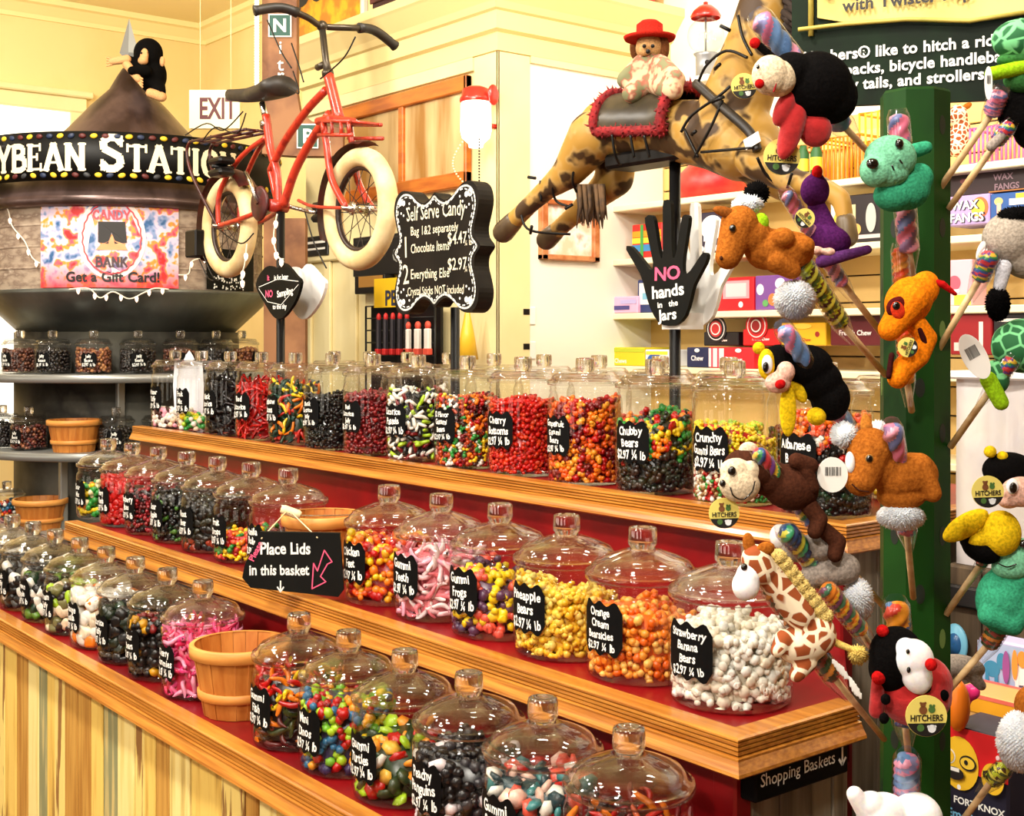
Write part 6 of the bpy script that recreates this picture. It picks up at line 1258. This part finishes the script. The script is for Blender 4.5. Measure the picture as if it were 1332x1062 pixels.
def bartag(parent, u, v, d, a, b, tilt=0.0):
    k = d / FP; o = P(u, v, d); xx = RT * cos(tilt) + UP * sin(tilt); yy = UP * cos(tilt) - RT * sin(tilt); m = MB(); fn = plane_fn(o, xx, yy, .0006)
    m.prism([(a * k * cos(t * pi / 14), b * k * sin(t * pi / 14)) for t in range(28)], o, xx, yy, .0012, 0); x = -.5
    while x < .5: w = random.choice((.02, .035, .05)); m.add([fn(a * k * p, b * k * q) for p, q in ((x, -.05), (x + w, -.05), (x + w, .45), (x, .45))], [[0, 1, 2, 3]], 1, False); x += w + random.choice((.02, .04))
    m.build('barcode_tag', [WHITE, BLACK], parent)
Fbk = plush((6, 5, 5), (12, 10, 10)); Fbr = plush((176, 102, 34), (146, 80, 24)); Fdb = plush((74, 40, 26)); Fcr = plush((238, 216, 182)); Fwh = mat('plush_white', (250, 248, 248), .95, c2=(240, 238, 242), scale=200, spec=.05, sub=.5); Frd = plush((196, 22, 22)); Fyl = plush((240, 200, 26)); Fpu = plush((84, 30, 92)); Fgr = plush((164, 152, 142)); Fmi = plush((128, 204, 164)); Ftl = plush((58, 160, 120)); Fli = plush((160, 212, 30)); For = plush((244, 132, 16)); Fbe = plush((176, 164, 150)); Fpk = plush((240, 190, 170))
EYE_ = mat('toy_eye', (10, 8, 8), .12, coat=.8)
LADY = mat('ladybug_red', (160, 14, 18), .85, c2=(186, 22, 24), scale=40, bump=.5, sheen=.2)
GIR = bpy.data.materials.new('giraffe_fur'); GIR.use_nodes = True; nt = GIR.node_tree; N = nt.nodes.new; L = nt.links.new; b_ = nt.nodes['Principled BSDF']; b_.inputs['Roughness'].default_value = .9
tc = N('ShaderNodeTexCoord'); vo = N('ShaderNodeTexVoronoi'); vo.feature = 'DISTANCE_TO_EDGE'; vo.inputs['Scale'].default_value = 56; L(tc.outputs['Object'], vo.inputs['Vector']); rp = N('ShaderNodeValToRGB'); e = rp.color_ramp.elements; e[0].position = .1; e[0].color = lin((240, 222, 190)) + (1,); e[1].position = .14; e[1].color = lin((150, 70, 22)) + (1,); L(vo.outputs[0], rp.inputs[0]); L(rp.outputs[0], b_.inputs['Base Color'])
TURT = bpy.data.materials.new('turtle_shell'); TURT.use_nodes = True; nt = TURT.node_tree; N = nt.nodes.new; L = nt.links.new; b_ = nt.nodes['Principled BSDF']; b_.inputs['Roughness'].default_value = .8
tc = N('ShaderNodeTexCoord'); vo = N('ShaderNodeTexVoronoi'); vo.feature = 'DISTANCE_TO_EDGE'; vo.inputs['Scale'].default_value = 52; L(tc.outputs['Object'], vo.inputs['Vector']); rp = N('ShaderNodeValToRGB'); e = rp.color_ramp.elements; e[0].position = .05; e[0].color = lin((120, 206, 140)) + (1,); e[1].position = .1; e[1].color = lin((24, 96, 50)) + (1,); L(vo.outputs[0], rp.inputs[0]); L(rp.outputs[0], b_.inputs['Base Color'])
def dots(pts, r): return [('e', u, v, dd, r, r * 1.1, r * .6) for u, v, dd in pts]

# 1 upper ladybug
pop('blue and pink twist pop behind the black and red ladybug at the sign', (986, 20), (1100, 168), 16, 'cotton', (1152, 222))
t = toy('black and red plush ladybug with white face in front of the green sign', (1060, 150), 1.5, [
 ('body', Fbk, [('e', 1062, 112, -4, 47, 45, 38), ('e', 1080, 126, 2, 36, 36, 30), ('e', 1030, 96, -12, 30, 28, 28)]), ('wings', LADY, [('e', 1030, 168, -14, 15, 42, 14, -18), ('e', 1060, 168, -4, 22, 24, 16, 10), ('e', 1020, 140, -16, 12, 26, 14, -24)]),
 ('face', Fcr, [('e', 1002, 98, -34, 24, 26, 20), ('e', 1012, 102, -28, 24, 24, 20)]), ('nose', Frd, [('e', 988, 109, -56, 6, 6, 6)]), ('mouth', plain((190, 30, 40)), [('t', [(1009, 92, -52), (1010, 106, -50), (1006, 120, -46)], 1.2)]),
 ('antenna', Fbk, [('c', 1004, 74, -20, 5, 988, 60, -24, 5)]), ('antenna_ball', Frd, [('e', 982, 56, -26, 7, 7, 7)]), ('eye', EYE_, [('e', 986, 87, -50, 2.2, 3, 2)])])
tagdisc(t, 968, 112, 1.49, 17, .1); tagdisc(t, 1017, 204, 1.5, 24, -.05)
# 2 purple bird
pop('pink and lilac twist pop held by the purple plush bird', (1022, 250), (1098, 372), 10, 'pinkblue', (1150, 438), 1.56, 1.6, turns=5)
t = toy('purple plush bird with a red beak tip and long wing beside the brown horse', (1085, 335), 1.58, [('head', Fpu, [('e', 1060, 248, 0, 19, 22, 17), ('c', 1062, 240, 0, 14, 1062, 226, -4, 7)]), ('beak', Frd, [('e', 1063, 224, -8, 7, 9, 7)]), ('body', Fpu, [('e', 1078, 312, 0, 30, 20, 20, -15), ('c', 1062, 268, 4, 12, 1074, 300, 4, 16)]), ('wing', plush((96, 50, 110)), [('c', 1070, 340, -14, 9, 1128, 325, -22, 6)]), ('feet', Fpk, [('e', 1062, 326, -16, 9, 6, 7), ('e', 1078, 328, -18, 9, 6, 7)])])
tagdisc(t, 1047, 284, 1.54, 13, -.8)
# 3 brown horse with white fluff tail
pop('yellow and green striped twist pop carried by the brown horse beside the hand sign', (1040, 336), (1096, 424), 13, 'green', (1152, 488), 1.5, 1.55, turns=5)
t = toy('brown plush horse with white mane facing the black hand sign', (1010, 350), 1.5, [('body', Fbr, [('c', 962, 292, -12, 25, 947, 334, -18, 17), ('e', 974, 306, -8, 30, 24, 22), ('c', 996, 324, 0, 28, 1034, 326, 2, 25), ('e', 1018, 310, -22, 16, 14, 14), ('e', 1046, 320, -16, 14, 13, 13), ('c', 1010, 340, -16, 16, 1030, 352, -14, 12)]), ('ear', plush((150, 84, 30)), [('e', 943, 276, -22, 16, 7, 5, -16)]), ('mane', Fwh, [('s', 974, 266, -4, (16, 10, 10), 60, 16, (0, 0, .3)), ('s', 962, 268, -8, 8, 26, 12)]), ('forelock', Fbk, [('s', 984, 252, 6, 13, 60, 16)]), ('collar', Fli, [('e', 990, 290, -12, 10, 13, 12)]), ('tail', Fwh, [('s', 1034, 390, -4, (26, 20, 24), 160, 14, (0, 0, -.5))]), ('eye', EYE_, [('e', 953, 297, -36, 4.6, 5, 4)]), ('nostril', Fdb, [('e', 938, 336, -32, 2, 3, 2)])])
# 4 black bee
pop('lilac and pink twist pop on the back of the black plush bee', (1018, 426), (1104, 558), 13, 'cotton', (1150, 604), 1.466, 1.53)
t = toy('black plush bee with yellow antenna and cream muzzle hanging over the crunchy bears jar', (1060, 540), 1.5, [('body', Fbk, [('e', 1014, 470, -6, 24, 22, 20), ('e', 1048, 476, 0, 36, 28, 26), ('e', 1080, 518, 4, 26, 30, 24), ('e', 1066, 496, 2, 30, 28, 24)]), ('face', Fyl, [('e', 997, 474, -20, 11, 20, 8)]), ('eye_white', Fwh, [('e', 998, 474, -27, 7, 12, 4)]), ('eye', EYE_, [('e', 996, 478, -32, 4, 7, 3)]), ('muzzle', Fpk, [('e', 1012, 498, -26, 17, 14, 12), ('e', 1022, 484, -28, 12, 14, 12)]), ('mouth', Frd, [('e', 1015, 500, -40, 7, 6, 4, 20)]), ('antenna_ball', Fyl, [('e', 987, 453, -14, 8, 8, 8)]), ('antenna', Fbk, [('c', 990, 455, -12, 2.5, 1004, 460, -8, 3)]), ('wing', Fyl, [('e', 1025, 534, -20, 11, 34, 6)]), ('wing', Fyl, [('e', 1038, 508, -8, 9, 18, 6, 30)]), ('stripe', Fyl, [('e', 1062, 542, -6, 12, 12, 18)])])
# 5 monkey
pop('rainbow twist pop held by the brown plush monkey', (984, 586), (1094, 728), 11, 'rainbow', (1150, 790), 1.45, 1.53, turns=6)
t = toy('brown plush monkey with cream smiling face in front of the top ledge', (1030, 660), 1.48, [('body', Fdb, [('e', 976, 610, -6, 36, 26, 28, -10), ('e', 1028, 634, 0, 38, 30, 28, -12), ('e', 1000, 622, 0, 30, 24, 26)]), ('arm', Fdb, [('c', 1036, 600, -14, 11, 1054, 606, -12, 11), ('c', 1048, 612, -14, 10, 1056, 634, -14, 10)]), ('leg', Fdb, [('c', 1052, 658, -4, 12, 1066, 676, -10, 11), ('c', 1066, 676, -10, 11, 1060, 692, -14, 10)]), ('leg', Fdb, [('c', 1072, 690, 0, 11, 1090, 705, -4, 11), ('c', 1090, 705, -4, 11, 1086, 722, -8, 10)]), ('face', Fcr, [('e', 958, 612, -24, 22, 16, 14), ('e', 962, 630, -26, 27, 24, 16, -10), ('e', 976, 612, -24, 14, 15, 13)]), ('ear', Fcr, [('e', 974, 586, -8, 13, 11, 8)]), ('eye', EYE_, [('e', 952, 613, -40, 5.4, 6, 3.5)]), ('eye', EYE_, [('e', 940, 629, -36, 4, 4.6, 3)]), ('mouth', EYE_, [('t', [(950, 634, -42), (954, 645, -44), (966, 650, -44), (978, 640, -44), (982, 626, -43)], 1.0)])])
tagdisc(t, 942, 668, 1.46, 20, .03)
# 6 grey plush between the monkey and giraffe
pop('green and blue twist pop behind the grey plush above the giraffe', (1020, 688), (1060, 735), 14, 'sea', (1124, 826), 1.465, 1.5, 1.6)
pop('orange and green twist pop with white fluff below the grey plush', (1072, 762), (1122, 824), 13, 'autumn', (1152, 872), 1.47, 1.49, turns=4)
t = toy('grey plush paws with a white fluffy tail above the giraffe', (1080, 760), 1.5, [('body', Fgr, [('c', 1032, 716, -8, 16, 1066, 712, -8, 19), ('c', 1058, 750, -8, 17, 1098, 740, -6, 21), ('e', 1068, 730, 4, 28, 22, 20)]), ('tail', Fwh, [('s', 1116, 782, -4, (18, 14, 28), 140, 14, (0, 0, -.4))]), ('head', Fwh, [('e', 1014, 698, 2, 13, 16, 12)])])
# 7 giraffe
pop('dark striped twist pop under the neck of the plush giraffe', (1000, 762), (1086, 884), 14, 'dark', (1150, 962), 1.43, 1.45, turns=5)
t = toy('spotted plush giraffe with white muzzle in front of the white bears jar', (1050, 870), 1.43, [('body', GIR, [('c', 984, 728, -6, 20, 990, 742, -6, 20), ('c', 992, 738, 0, 18, 1040, 800, 2, 21), ('e', 1044, 838, 2, 36, 26, 26, 12), ('e', 1066, 826, 4, 22, 26, 22), ('c', 1020, 832, -8, 13, 1012, 846, -14, 10), ('c', 1050, 862, -6, 13, 1036, 878, -12, 10)]), ('muzzle', Fwh, [('e', 970, 762, -14, 18, 20, 16), ('e', 974, 750, -12, 17, 18, 15)]), ('ear', Fbr, [('e', 974, 708, -6, 8, 15, 5, 8)]), ('ear', Fbr, [('e', 996, 714, -16, 12, 9, 5, 14)]), ('mane', plush((244, 214, 130)), [('s', 1012 + i * 7.5, 726 + i * 9.5, 2, 9, 46, 13, (.3, 0, .3)) for i in range(9)]), ('tail', plush((240, 206, 110)), [('c', 1086, 836, 4, 5, 1110, 846, 0, 4), ('s', 1116, 852, 0, 8, 60, 20, (.2, 0, -.4))]), ('eye', EYE_, [('e', 968, 738, -22, 4.5, 5, 4)]), ('ribbon', WHITE, [('e', 1094, 872, -6, 6, 20, 1.2, 40), ('e', 1112, 896, -6, 6, 18, 1.2, 30)])])
# 8 brown horse right of the monkey
pop('pink and navy twist pop behind the neck of the chestnut horse', (1160, 554), (1180, 694), 14, 'pinkblue', (1188, 778), 1.462, 1.56, 1.635)
t = toy('chestnut plush horse with white blaze and fluffy white tail on the front of the post', (1170, 660), 1.5, [('body', Fbr, [('c', 1132, 586, -10, 30, 1120, 624, -20, 22), ('e', 1140, 606, -4, 34, 30, 26), ('c', 1166, 622, 0, 30, 1190, 618, 4, 30), ('c', 1196, 606, -8, 17, 1213, 642, -14, 12), ('e', 1172, 646, 0, 32, 18, 24)]), ('ear', plush((206, 130, 50)), [('e', 1127, 556, -10, 8, 17, 5, 6)]), ('mane', Fwh, [('s', 1098, 566, -4, (14, 12, 14), 90, 18, (-.4, 0, .1)), ('s', 1142, 560, 2, 10, 40, 14, (0, 0, .5))]), ('blaze', Fwh, [('e', 1106, 602, -28, 6, 14, 8, 4)]), ('tail', Fwh, [('s', 1172, 672, -2, (30, 24, 16), 190, 13, (0, 0, -.5))]), ('eye_ring', plain((150, 110, 50), .3), [('e', 1131, 597, -38, 5.6, 5.8, 3)]), ('eye', EYE_, [('e', 1131, 597, -40, 4.4, 4.6, 3)]), ('mouth', Fdb, [('t', [(1108, 630, -36), (1118, 638, -40), (1130, 640, -38)], 1.0)])])
bartag(t, 1083, 618, 1.47, 20, 23)
# 9 lower ladybug
pop('orange and blue twist pop above the red plush ladybug', (1165, 784), (1178, 945), 17, 'fire', (1182, 988), 1.54, 1.58, 1.635)
t = toy('red plush ladybug with black spots and white face hugging the post', (1190, 950), 1.5, [('body', LADY, [('e', 1190, 905, 2, 48, 40, 34), ('e', 1205, 890, 4, 34, 36, 30), ('c', 1142, 884, -14, 8, 1140, 925, -10, 10)]), ('hood', Fbk, [('e', 1166, 855, -8, 36, 40, 30), ('e', 1158, 870, -6, 28, 30, 26)]), ('face', Fwh, [('e', 1188, 858, -30, 27, 26, 16, -40), ('e', 1192, 878, -30, 20, 26, 15, 20), ('e', 1178, 846, -30, 15, 16, 12)]), ('nose', Frd, [('e', 1211, 865, -50, 7.5, 8, 7)]), ('spots', Fbk, dots([(1205, 895, -32), (1152, 910, -28), (1228, 905, -24), (1150, 935, -22)], 7)), ('eye', EYE_, [('e', 1181, 848, -44, 2.4, 3.4, 2)]), ('eye', EYE_, [('e', 1182, 872, -46, 2.6, 4, 2)]), ('antenna_ball', Frd, [('e', 1148, 821, -16, 8, 8, 8)]), ('antenna_ball', Frd, [('e', 1143, 882, -22, 9, 9, 9)]), ('antenna', Fbk, [('c', 1150, 826, -14, 4, 1156, 838, -10, 5)])])
tagdisc(t, 1205, 932, 1.45, 27, .02)
# 10 green dog
pop('pink and blue twist pop behind the mint green plush dog', (1168, 148), (1182, 330), 14, 'pinkblue', (1190, 372), 1.54, 1.56, 1.635)
t = toy('mint green plush dog with black nose on the post under the sign', (1165, 270), 1.5, [('body', Ftl, [('e', 1178, 246, 2, 32, 28, 26), ('e', 1196, 232, 4, 18, 20, 18), ('e', 1164, 254, -2, 28, 22, 24), ('c', 1190, 196, 2, 10, 1204, 192, 0, 9)]), ('head', Fmi, [('e', 1158, 206, -12, 34, 30, 26), ('e', 1140, 222, -20, 22, 22, 20), ('e', 1154, 226, -16, 28, 18, 20)]), ('nose', EYE_, [('e', 1135, 213, -42, 8, 7, 5)]), ('eye', EYE_, [('e', 1170, 187, -38, 5.5, 6.5, 4)]), ('mouth', EYE_, [('t', [(1160, 215, -42), (1163, 222, -42)], 1.2), ('t', [(1170, 208, -41), (1174, 213, -40)], 1.2)])])
# 11 orange snake
pop('bumpy orange twist pop above the orange plush snake', (1170, 322), (1180, 500), 11, 'orange', (1186, 535), 1.57, 1.6, 1.64, 7)
t = toy('orange plush snake with a dark eye patch coiled on the post', (1175, 500), 1.49, [('head', For, [('e', 1182, 392, -10, 30, 34, 18, -40), ('c', 1186, 390, -12, 24, 1158, 428, -18, 16), ('e', 1202, 376, -8, 20, 24, 14, -20)]), ('eye_patch', plush((84, 20, 20)), [('e', 1168, 400, -26, 16, 14, 8, 30), ('e', 1190, 400, -24, 9, 16, 7, -30)]), ('cheek', plush((226, 60, 30)), [('e', 1168, 404, -32, 9, 12, 5, 20)]), ('eye', EYE_, [('e', 1166, 398, -36, 5, 5.5, 3)]), ('frill', Frd, [('c', 1206, 366, -12, 6, 1226, 370, -14, 5), ('c', 1226, 370, -14, 5, 1243, 383, -12, 3)]), ('coil', For, [('c', 1190, 420, -6, 14, 1206, 440, -4, 13), ('c', 1206, 440, -4, 13, 1196, 464, -8, 13), ('c', 1196, 464, -8, 13, 1176, 478, -12, 15), ('c', 1176, 478, -12, 15, 1168, 492, -12, 14)]), ('stripe', plush((60, 20, 20)), [('c', 1160, 462, -20, 4, 1156, 490, -20, 4), ('c', 1196, 428, -16, 4, 1206, 452, -14, 4)])])
m = MB(); tagdisc(t, 1181, 452, 1.46, 13, 1.2)
# 12 white unicorn at the bottom
pop('blue and pink twist pop above the white plush at the foot of the picture', (1180, 985), (1178, 1062), 17, 'cotton', (1186, 1120), 1.5, 1.55, 1.64)
t = toy('off white plush animal at the bottom of the post with raised arm', (1165, 1095), 1.5, [('body', Fwh, [('e', 1150, 1066, 0, 36, 34, 30), ('e', 1192, 1064, 2, 34, 32, 30), ('c', 1112, 1034, -6, 11, 1128, 1058, -4, 14), ('e', 1134, 1048, -4, 20, 18, 18)])])
# right hand toys
pop('dark blue and red twist pop under the green turtle near the sign corner', (1302, 118), (1289, 152), 13, 'pinkblue', (1222, 246), 1.6, 1.62)
t = toy('green plush turtle with a bright lime leg at the sign corner', (1325, 110), 1.6, [('shell', TURT, [('e', 1332, 52, 0, 42, 28, 28)]), ('leg', Fli, [('c', 1290, 96, -10, 9, 1340, 86, -10, 10)]), ('body', plush((60, 120, 60)), [('e', 1335, 104, 4, 30, 18, 20), ('e', 1330, 78, 4, 34, 12, 22)])])
bartag(t, 1286, 108, 1.57, 5, 22)
pop('rainbow twist pop under the black plush beneath the green turtle', (1316, 160), (1294, 188), 11, 'rainbow', (1234, 272), 1.6, 1.62)
toy('black plush at the picture edge under the green turtle', (1330, 180), 1.62, [('body', Fbk, [('e', 1332, 146, 0, 34, 32, 28), ('e', 1345, 170, 2, 26, 26, 24)]), ('paw', Fgr, [('c', 1308, 172, -14, 6, 1290, 190, -14, 7)])])
pop('striped rainbow twist pop under the grey plush donkey', (1290, 328), (1273, 366), 13, 'rainbow', (1218, 460), 1.6, 1.62)
t = toy('grey plush donkey with black mane and tail beyond the post', (1320, 370), 1.62, [('body', Fbe, [('e', 1318, 310, 0, 40, 36, 32), ('e', 1340, 330, 2, 40, 34, 30)]), ('mane', Fbk, [('s', 1325, 282, -10, (24, 16, 10), 120, 16, (.1, 0, .3))]), ('tail', plush((206, 206, 214)), [('c', 1306, 348, -14, 10, 1300, 374, -14, 8)]), ('tail_tuft', Fbk, [('s', 1298, 396, -14, (13, 10, 20), 120, 14, (0, 0, -.6))]), ('care_tag', WHITE, [('e', 1276, 326, -8, 5, 13, 1.2, -20)])])
pop('rainbow twist pop held by the green turtle with a barcode tag', (1318, 466), (1290, 505), 11, 'rainbow', (1236, 582), 1.6, 1.62)
t = toy('green plush turtle with patterned shell and barcode tag beyond the post', (1320, 500), 1.62, [('shell', TURT, [('e', 1332, 450, 0, 42, 36, 32)]), ('leg', TURT, [('e', 1296, 490, -8, 16, 22, 14, 20)]), ('flipper', Fli, [('c', 1286, 494, -16, 11, 1302, 524, -16, 10)])])
bartag(t, 1268, 464, 1.58, 16, 32, .5)
pop('plain wooden stick pop under the yellow plush bee', (1288, 715), (1274, 738), 8, 'dark', (1230, 800), 1.64, 1.65)
t = toy('yellow and black plush bee with a round tag beyond the post', (1290, 730), 1.6, [('hood', Fbk, [('e', 1312, 612, 4, 34, 24, 26), ('e', 1322, 630, 6, 32, 24, 24)]), ('face', Fpk, [('e', 1328, 640, -20, 26, 20, 16), ('e', 1312, 652, -18, 14, 10, 12)]), ('eye_white', Fwh, [('e', 1317, 633, -36, 8, 10, 3)]), ('eye', EYE_, [('e', 1318, 635, -39, 5, 7, 3)]), ('antenna_ball', Fyl, [('e', 1288, 588, -4, 8, 8, 8)]), ('antenna_ball', Fyl, [('e', 1304, 594, -6, 7, 7, 7)]), ('antenna', Fbk, [('c', 1292, 592, -2, 3, 1300, 602, 2, 4)]), ('body', Fyl, [('e', 1302, 694, -4, 26, 30, 22), ('e', 1272, 704, 2, 18, 14, 16)]), ('wing', Fyl, [('e', 1256, 684, -6, 34, 15, 7, 32)]), ('stripe', Fbk, [('e', 1276, 716, 4, 26, 16, 20, -25), ('e', 1262, 702, 6, 14, 14, 14)])])
tagdisc(t, 1285, 640, 1.54, 21, .04)
pop('red and dark twist pop under the green plush frog', (1306, 806), (1284, 842), 13, 'dark', (1226, 908), 1.62, 1.64)
t = toy('green plush frog with crossed arms at the picture edge', (1310, 830), 1.62, [('body', Ftl, [('e', 1306, 782, 0, 36, 44, 32), ('e', 1322, 760, 2, 36, 36, 30), ('c', 1288, 800, -14, 16, 1316, 812, -20, 14), ('c', 1330, 786, -16, 15, 1318, 814, -20, 13)]), ('head', Fmi, [('e', 1326, 726, -8, 34, 26, 26), ('e', 1316, 738, -14, 26, 16, 20)]), ('mouth', EYE_, [('t', [(1298, 733, -34), (1310, 738, -36), (1322, 734, -36)], 1.0)]), ('eye', EYE_, [('e', 1334, 708, -34, 8, 6, 4)])])
pop('lime and orange twist pop under the white fluffy tail', (1308, 998), (1288, 1018), 12, 'green', (1236, 1090), 1.6, 1.62, 1.7)
t = toy('brown plush with a large white fluffy tail at the picture edge', (1330, 1000), 1.6, [('tail', Fwh, [('s', 1328, 965, -6, (30, 24, 40), 220, 13, (0, 0, -.3))]), ('body', Fbr, [('e', 1342, 918, 0, 22, 26, 20), ('e', 1350, 935, 2, 24, 24, 20)])])
toy('small grey plush lying between the post and the pony pouch', (1250, 885), 1.86, [('body', Fgr, [('e', 1250, 868, 0, 32, 16, 18, -8), ('c', 1262, 876, -6, 10, 1276, 892, -8, 7)])])
toy('spotted giraffe plush head high behind the post on the top shelf', (1245, 204), 4.62, [('body', GIR, [('c', 1250, 165, 0, 12, 1246, 191, 0, 14), ('e', 1246, 150, -4, 13, 14, 10)]), ('ear', Fbr, [('e', 1258, 138, 0, 7, 4, 3, 30)])])

# ================================================================ white bin, crate and candy packs beyond the post
BX0 = -1.395; BY = 2.2; zb1 = onY(1285, 486, BY).z; zb0 = onY(1270, 738, BY).z
m = MB(); n = 90; vs = []
def edgepath(s):
    L1, L2 = .5, .95
    return Vector((BX0, BY + .5 - s * .5, 0)) if s < 1 else Vector((BX0 + (s - 1) * L2, BY, 0))
for i in range(n + 1):
    s = 2 * i / n; p = edgepath(s); nn = Vector((-1, 0, 0)) if s < .97 else (Vector((-.7, -.7, 0)) if s < 1.03 else Vector((0, -1, 0))); rip = .007 * sin(i * 1.35) + .004 * sin(i * .57)
    if s < 1.1: rip *= .4
    for j in range(9): z = zb0 + (zb1 - zb0) * j / 8; q = p - nn * (.012 - rip * (.4 + .6 * sin(j * .5 + i * .1) ** 2)); vs.append((q.x, q.y, z))
m.add(vs, [[i * 9 + j, (i + 1) * 9 + j, (i + 1) * 9 + j + 1, i * 9 + j + 1] for i in range(n) for j in range(8)])
bn = thing('covered_bin', 'bin wrapped in crinkled white plastic sheet behind the green post', 'bin', (-1.0, 2.45, zb0)); m.build('plastic_sheet', mat('plastic_sheet', (212, 204, 194), .22, c2=(196, 190, 192), scale=9, bump=.9, coat=.4, stretch=(1, 1, .5)), bn)
m = MB(); m.box((BX0 + .02, BY + .02, zb0), (BX0 + .93, BY + .48, zb1 - .02)); m.build('bin_body', plain((232, 228, 222)), bn)
m = MB(); m.box((BX0 - .0, BY - .01, zb1 - .012), (BX0 + .95, BY + .5, zb1 + .004), 0, bev=.004); m.build('rim', plain((240, 238, 236)), bn)
cr = thing('wooden_crate', 'dark weathered plank crate that carries the plastic wrapped bin', 'crate', (-1.0, 2.45, 0)); m = MB(); x = BX0
while x < -.5: w = random.uniform(.05, .09); m.box((x + .001, BY - .02, 0), (x + w - .002, BY, zb0), 0, bev=.003); x += w
m.box((BX0, BY, 0), (-.46, BY + .48, zb0 - .001)); m.build('planks', mat('crate_dark', (98, 80, 58), .75, c2=(60, 46, 32), c3=(130, 108, 80), scale=5, stretch=(7, 7, .35), bump=.4, detail=9), cr)
m = MB(); zz = onY(1260, 768, BY).z; m.box((BX0 - .002, BY - .034, zz - .028), (-.5, BY - .018, zz + .012), 0, bev=.004); m.build('iron_strap', mat('dark_iron', (46, 44, 44), .45, .4), cr)
# pack stand
YA = 1.74; m = MB(); zp = onY(1270, 1120, YA).z; m.box((-1.13, YA - .05, 0), (-.4, YA + .36, zp), 0, bev=.006); tag(m.build('display_plinth', plain((60, 44, 34))), 'low dark plinth that carries the colourful candy packs beside the post', 'plinth')
carton('candy_box', 'navy and red box with yellow smiling faces standing beside the post', 'box', 1228, 952, 1312, 1118, YA, .1, (34, 32, 50), [('r', 0, .66, 1, 1, (222, 24, 30)), ('r', 0, .1, .45, .14, (140, 190, 40)), ('o', .26, .72, .3, .21, (246, 196, 40)), ('o', .1, .76, .1, .06, (246, 240, 230)), ('o', .1, .76, .08, .05, (246, 196, 40)), ('o', .4, .74, .13, .06, (40, 30, 20)), ('o', .4, .74, .11, .045, (246, 206, 60)), ('o', .38, .745, .03, .02, (20, 16, 14)), ('o', .2, .64, .15, .05, (30, 20, 18)), ('r', .1, .655, .28, .685, (250, 246, 240)), ('o', .8, .68, .17, .12, (246, 196, 40)), ('o', .72, .7, .07, .035, (14, 12, 12)), ('o', .88, .7, .07, .035, (14, 12, 12)), ('r', .66, .715, .96, .73, (14, 12, 12)), ('t', 'FORT KNOX', .6, .42, .075, (246, 246, 240)), ('t', 'Emoji Coins', .55, .3, .1, (120, 190, 230)), ('o', .3, .55, .03, .02, (250, 250, 250)), ('o', .9, .86, .03, .02, (250, 220, 220))], z0=zp)
carton('paper_pack', 'tan paper pack with a golden fold behind the smiling faces box', 'pack', 1236, 908, 1345, 1100, YA + .13, .08, (226, 170, 96), [('r', 0, .86, 1, .97, (240, 166, 30)), ('r', .3, .97, 1, 1.0, (236, 110, 90))], z0=zp)
carton('candy_pouch', 'lilac candy pouch with small pony shapes at the picture edge', 'pouch', 1272, 836, 1350, 1090, YA + .24, .05, (196, 190, 226), [('r', .0, .6, 1, .98, (170, 190, 224)), ('o', .25, .82, .14, .05, (60, 140, 180)), ('r', .14, .68, .2, .8, (60, 140, 180)), ('r', .3, .68, .36, .8, (60, 140, 180)), ('o', .42, .88, .08, .05, (60, 140, 180)), ('o', .5, .85, .06, .1, (150, 80, 150)), ('o', .74, .82, .13, .06, (250, 244, 240)), ('r', .66, .7, .72, .82, (250, 244, 240)), ('r', .8, .7, .86, .82, (250, 244, 240)), ('o', .78, .92, .08, .05, (240, 150, 60)), ('o', .66, .88, .05, .09, (240, 150, 60)), ('o', .2, .62, .2, .04, (250, 240, 250)), ('o', .6, .63, .25, .05, (240, 210, 236)), ('o', .85, .62, .15, .05, (206, 120, 190))], z0=zp)
carton('candy_pack', 'coral red pack lying behind the tan paper pack', 'pack', 1262, 895, 1320, 1000, YA + .19, .04, (236, 96, 80), [], z0=zp)
m = MB(); p = P(1246, 918, 1.93); q = 1.93 / FP; m.ball(p, (16 * q, 14 * q, 34 * q)); tag(m.build('candy_bag', plain((246, 130, 30), .35)), 'orange candy bag standing close beside the red ladybug', 'bag')
m = MB(); p = P(1258, 905, 1.96)
for s in (-1, 1): m.ball(p + RT * 7 * q * s + UP * 5 * q, (11 * q, 8 * q, 11 * q))
m.capsule(p, 9 * q, p - UP * 16 * q, 3 * q); tag(m.build('heart_pack', plain((236, 50, 130), .3), remesh=.003, smoothit=2), 'hot pink heart shaped pack behind the orange bag', 'pack')
m = MB(); p = onY(1243, 838, BY - .04); m.lathe([(.001, -.004), (.024, -.004), (.026, 0), (.024, .004), (.001, .004)], 24, M=Matrix.Translation(p) @ Matrix.Scale(1.5, 4, (0, 0, 1)) @ Matrix.Rotation(pi / 2, 4, 'X')); m.lathe([(.001, -.006), (.014, -.006), (.014, .006), (.001, .006)], 20, 1 and (0, 0, 0), 1, M=Matrix.Translation(p) @ Matrix.Scale(1.5, 4, (0, 0, 1)) @ Matrix.Rotation(pi / 2, 4, 'X')); tag(m.build('oval_badge', [plain((120, 190, 220), .3), plain((40, 90, 140), .3)]), 'small blue oval badge fixed to the dark crate', 'badge')
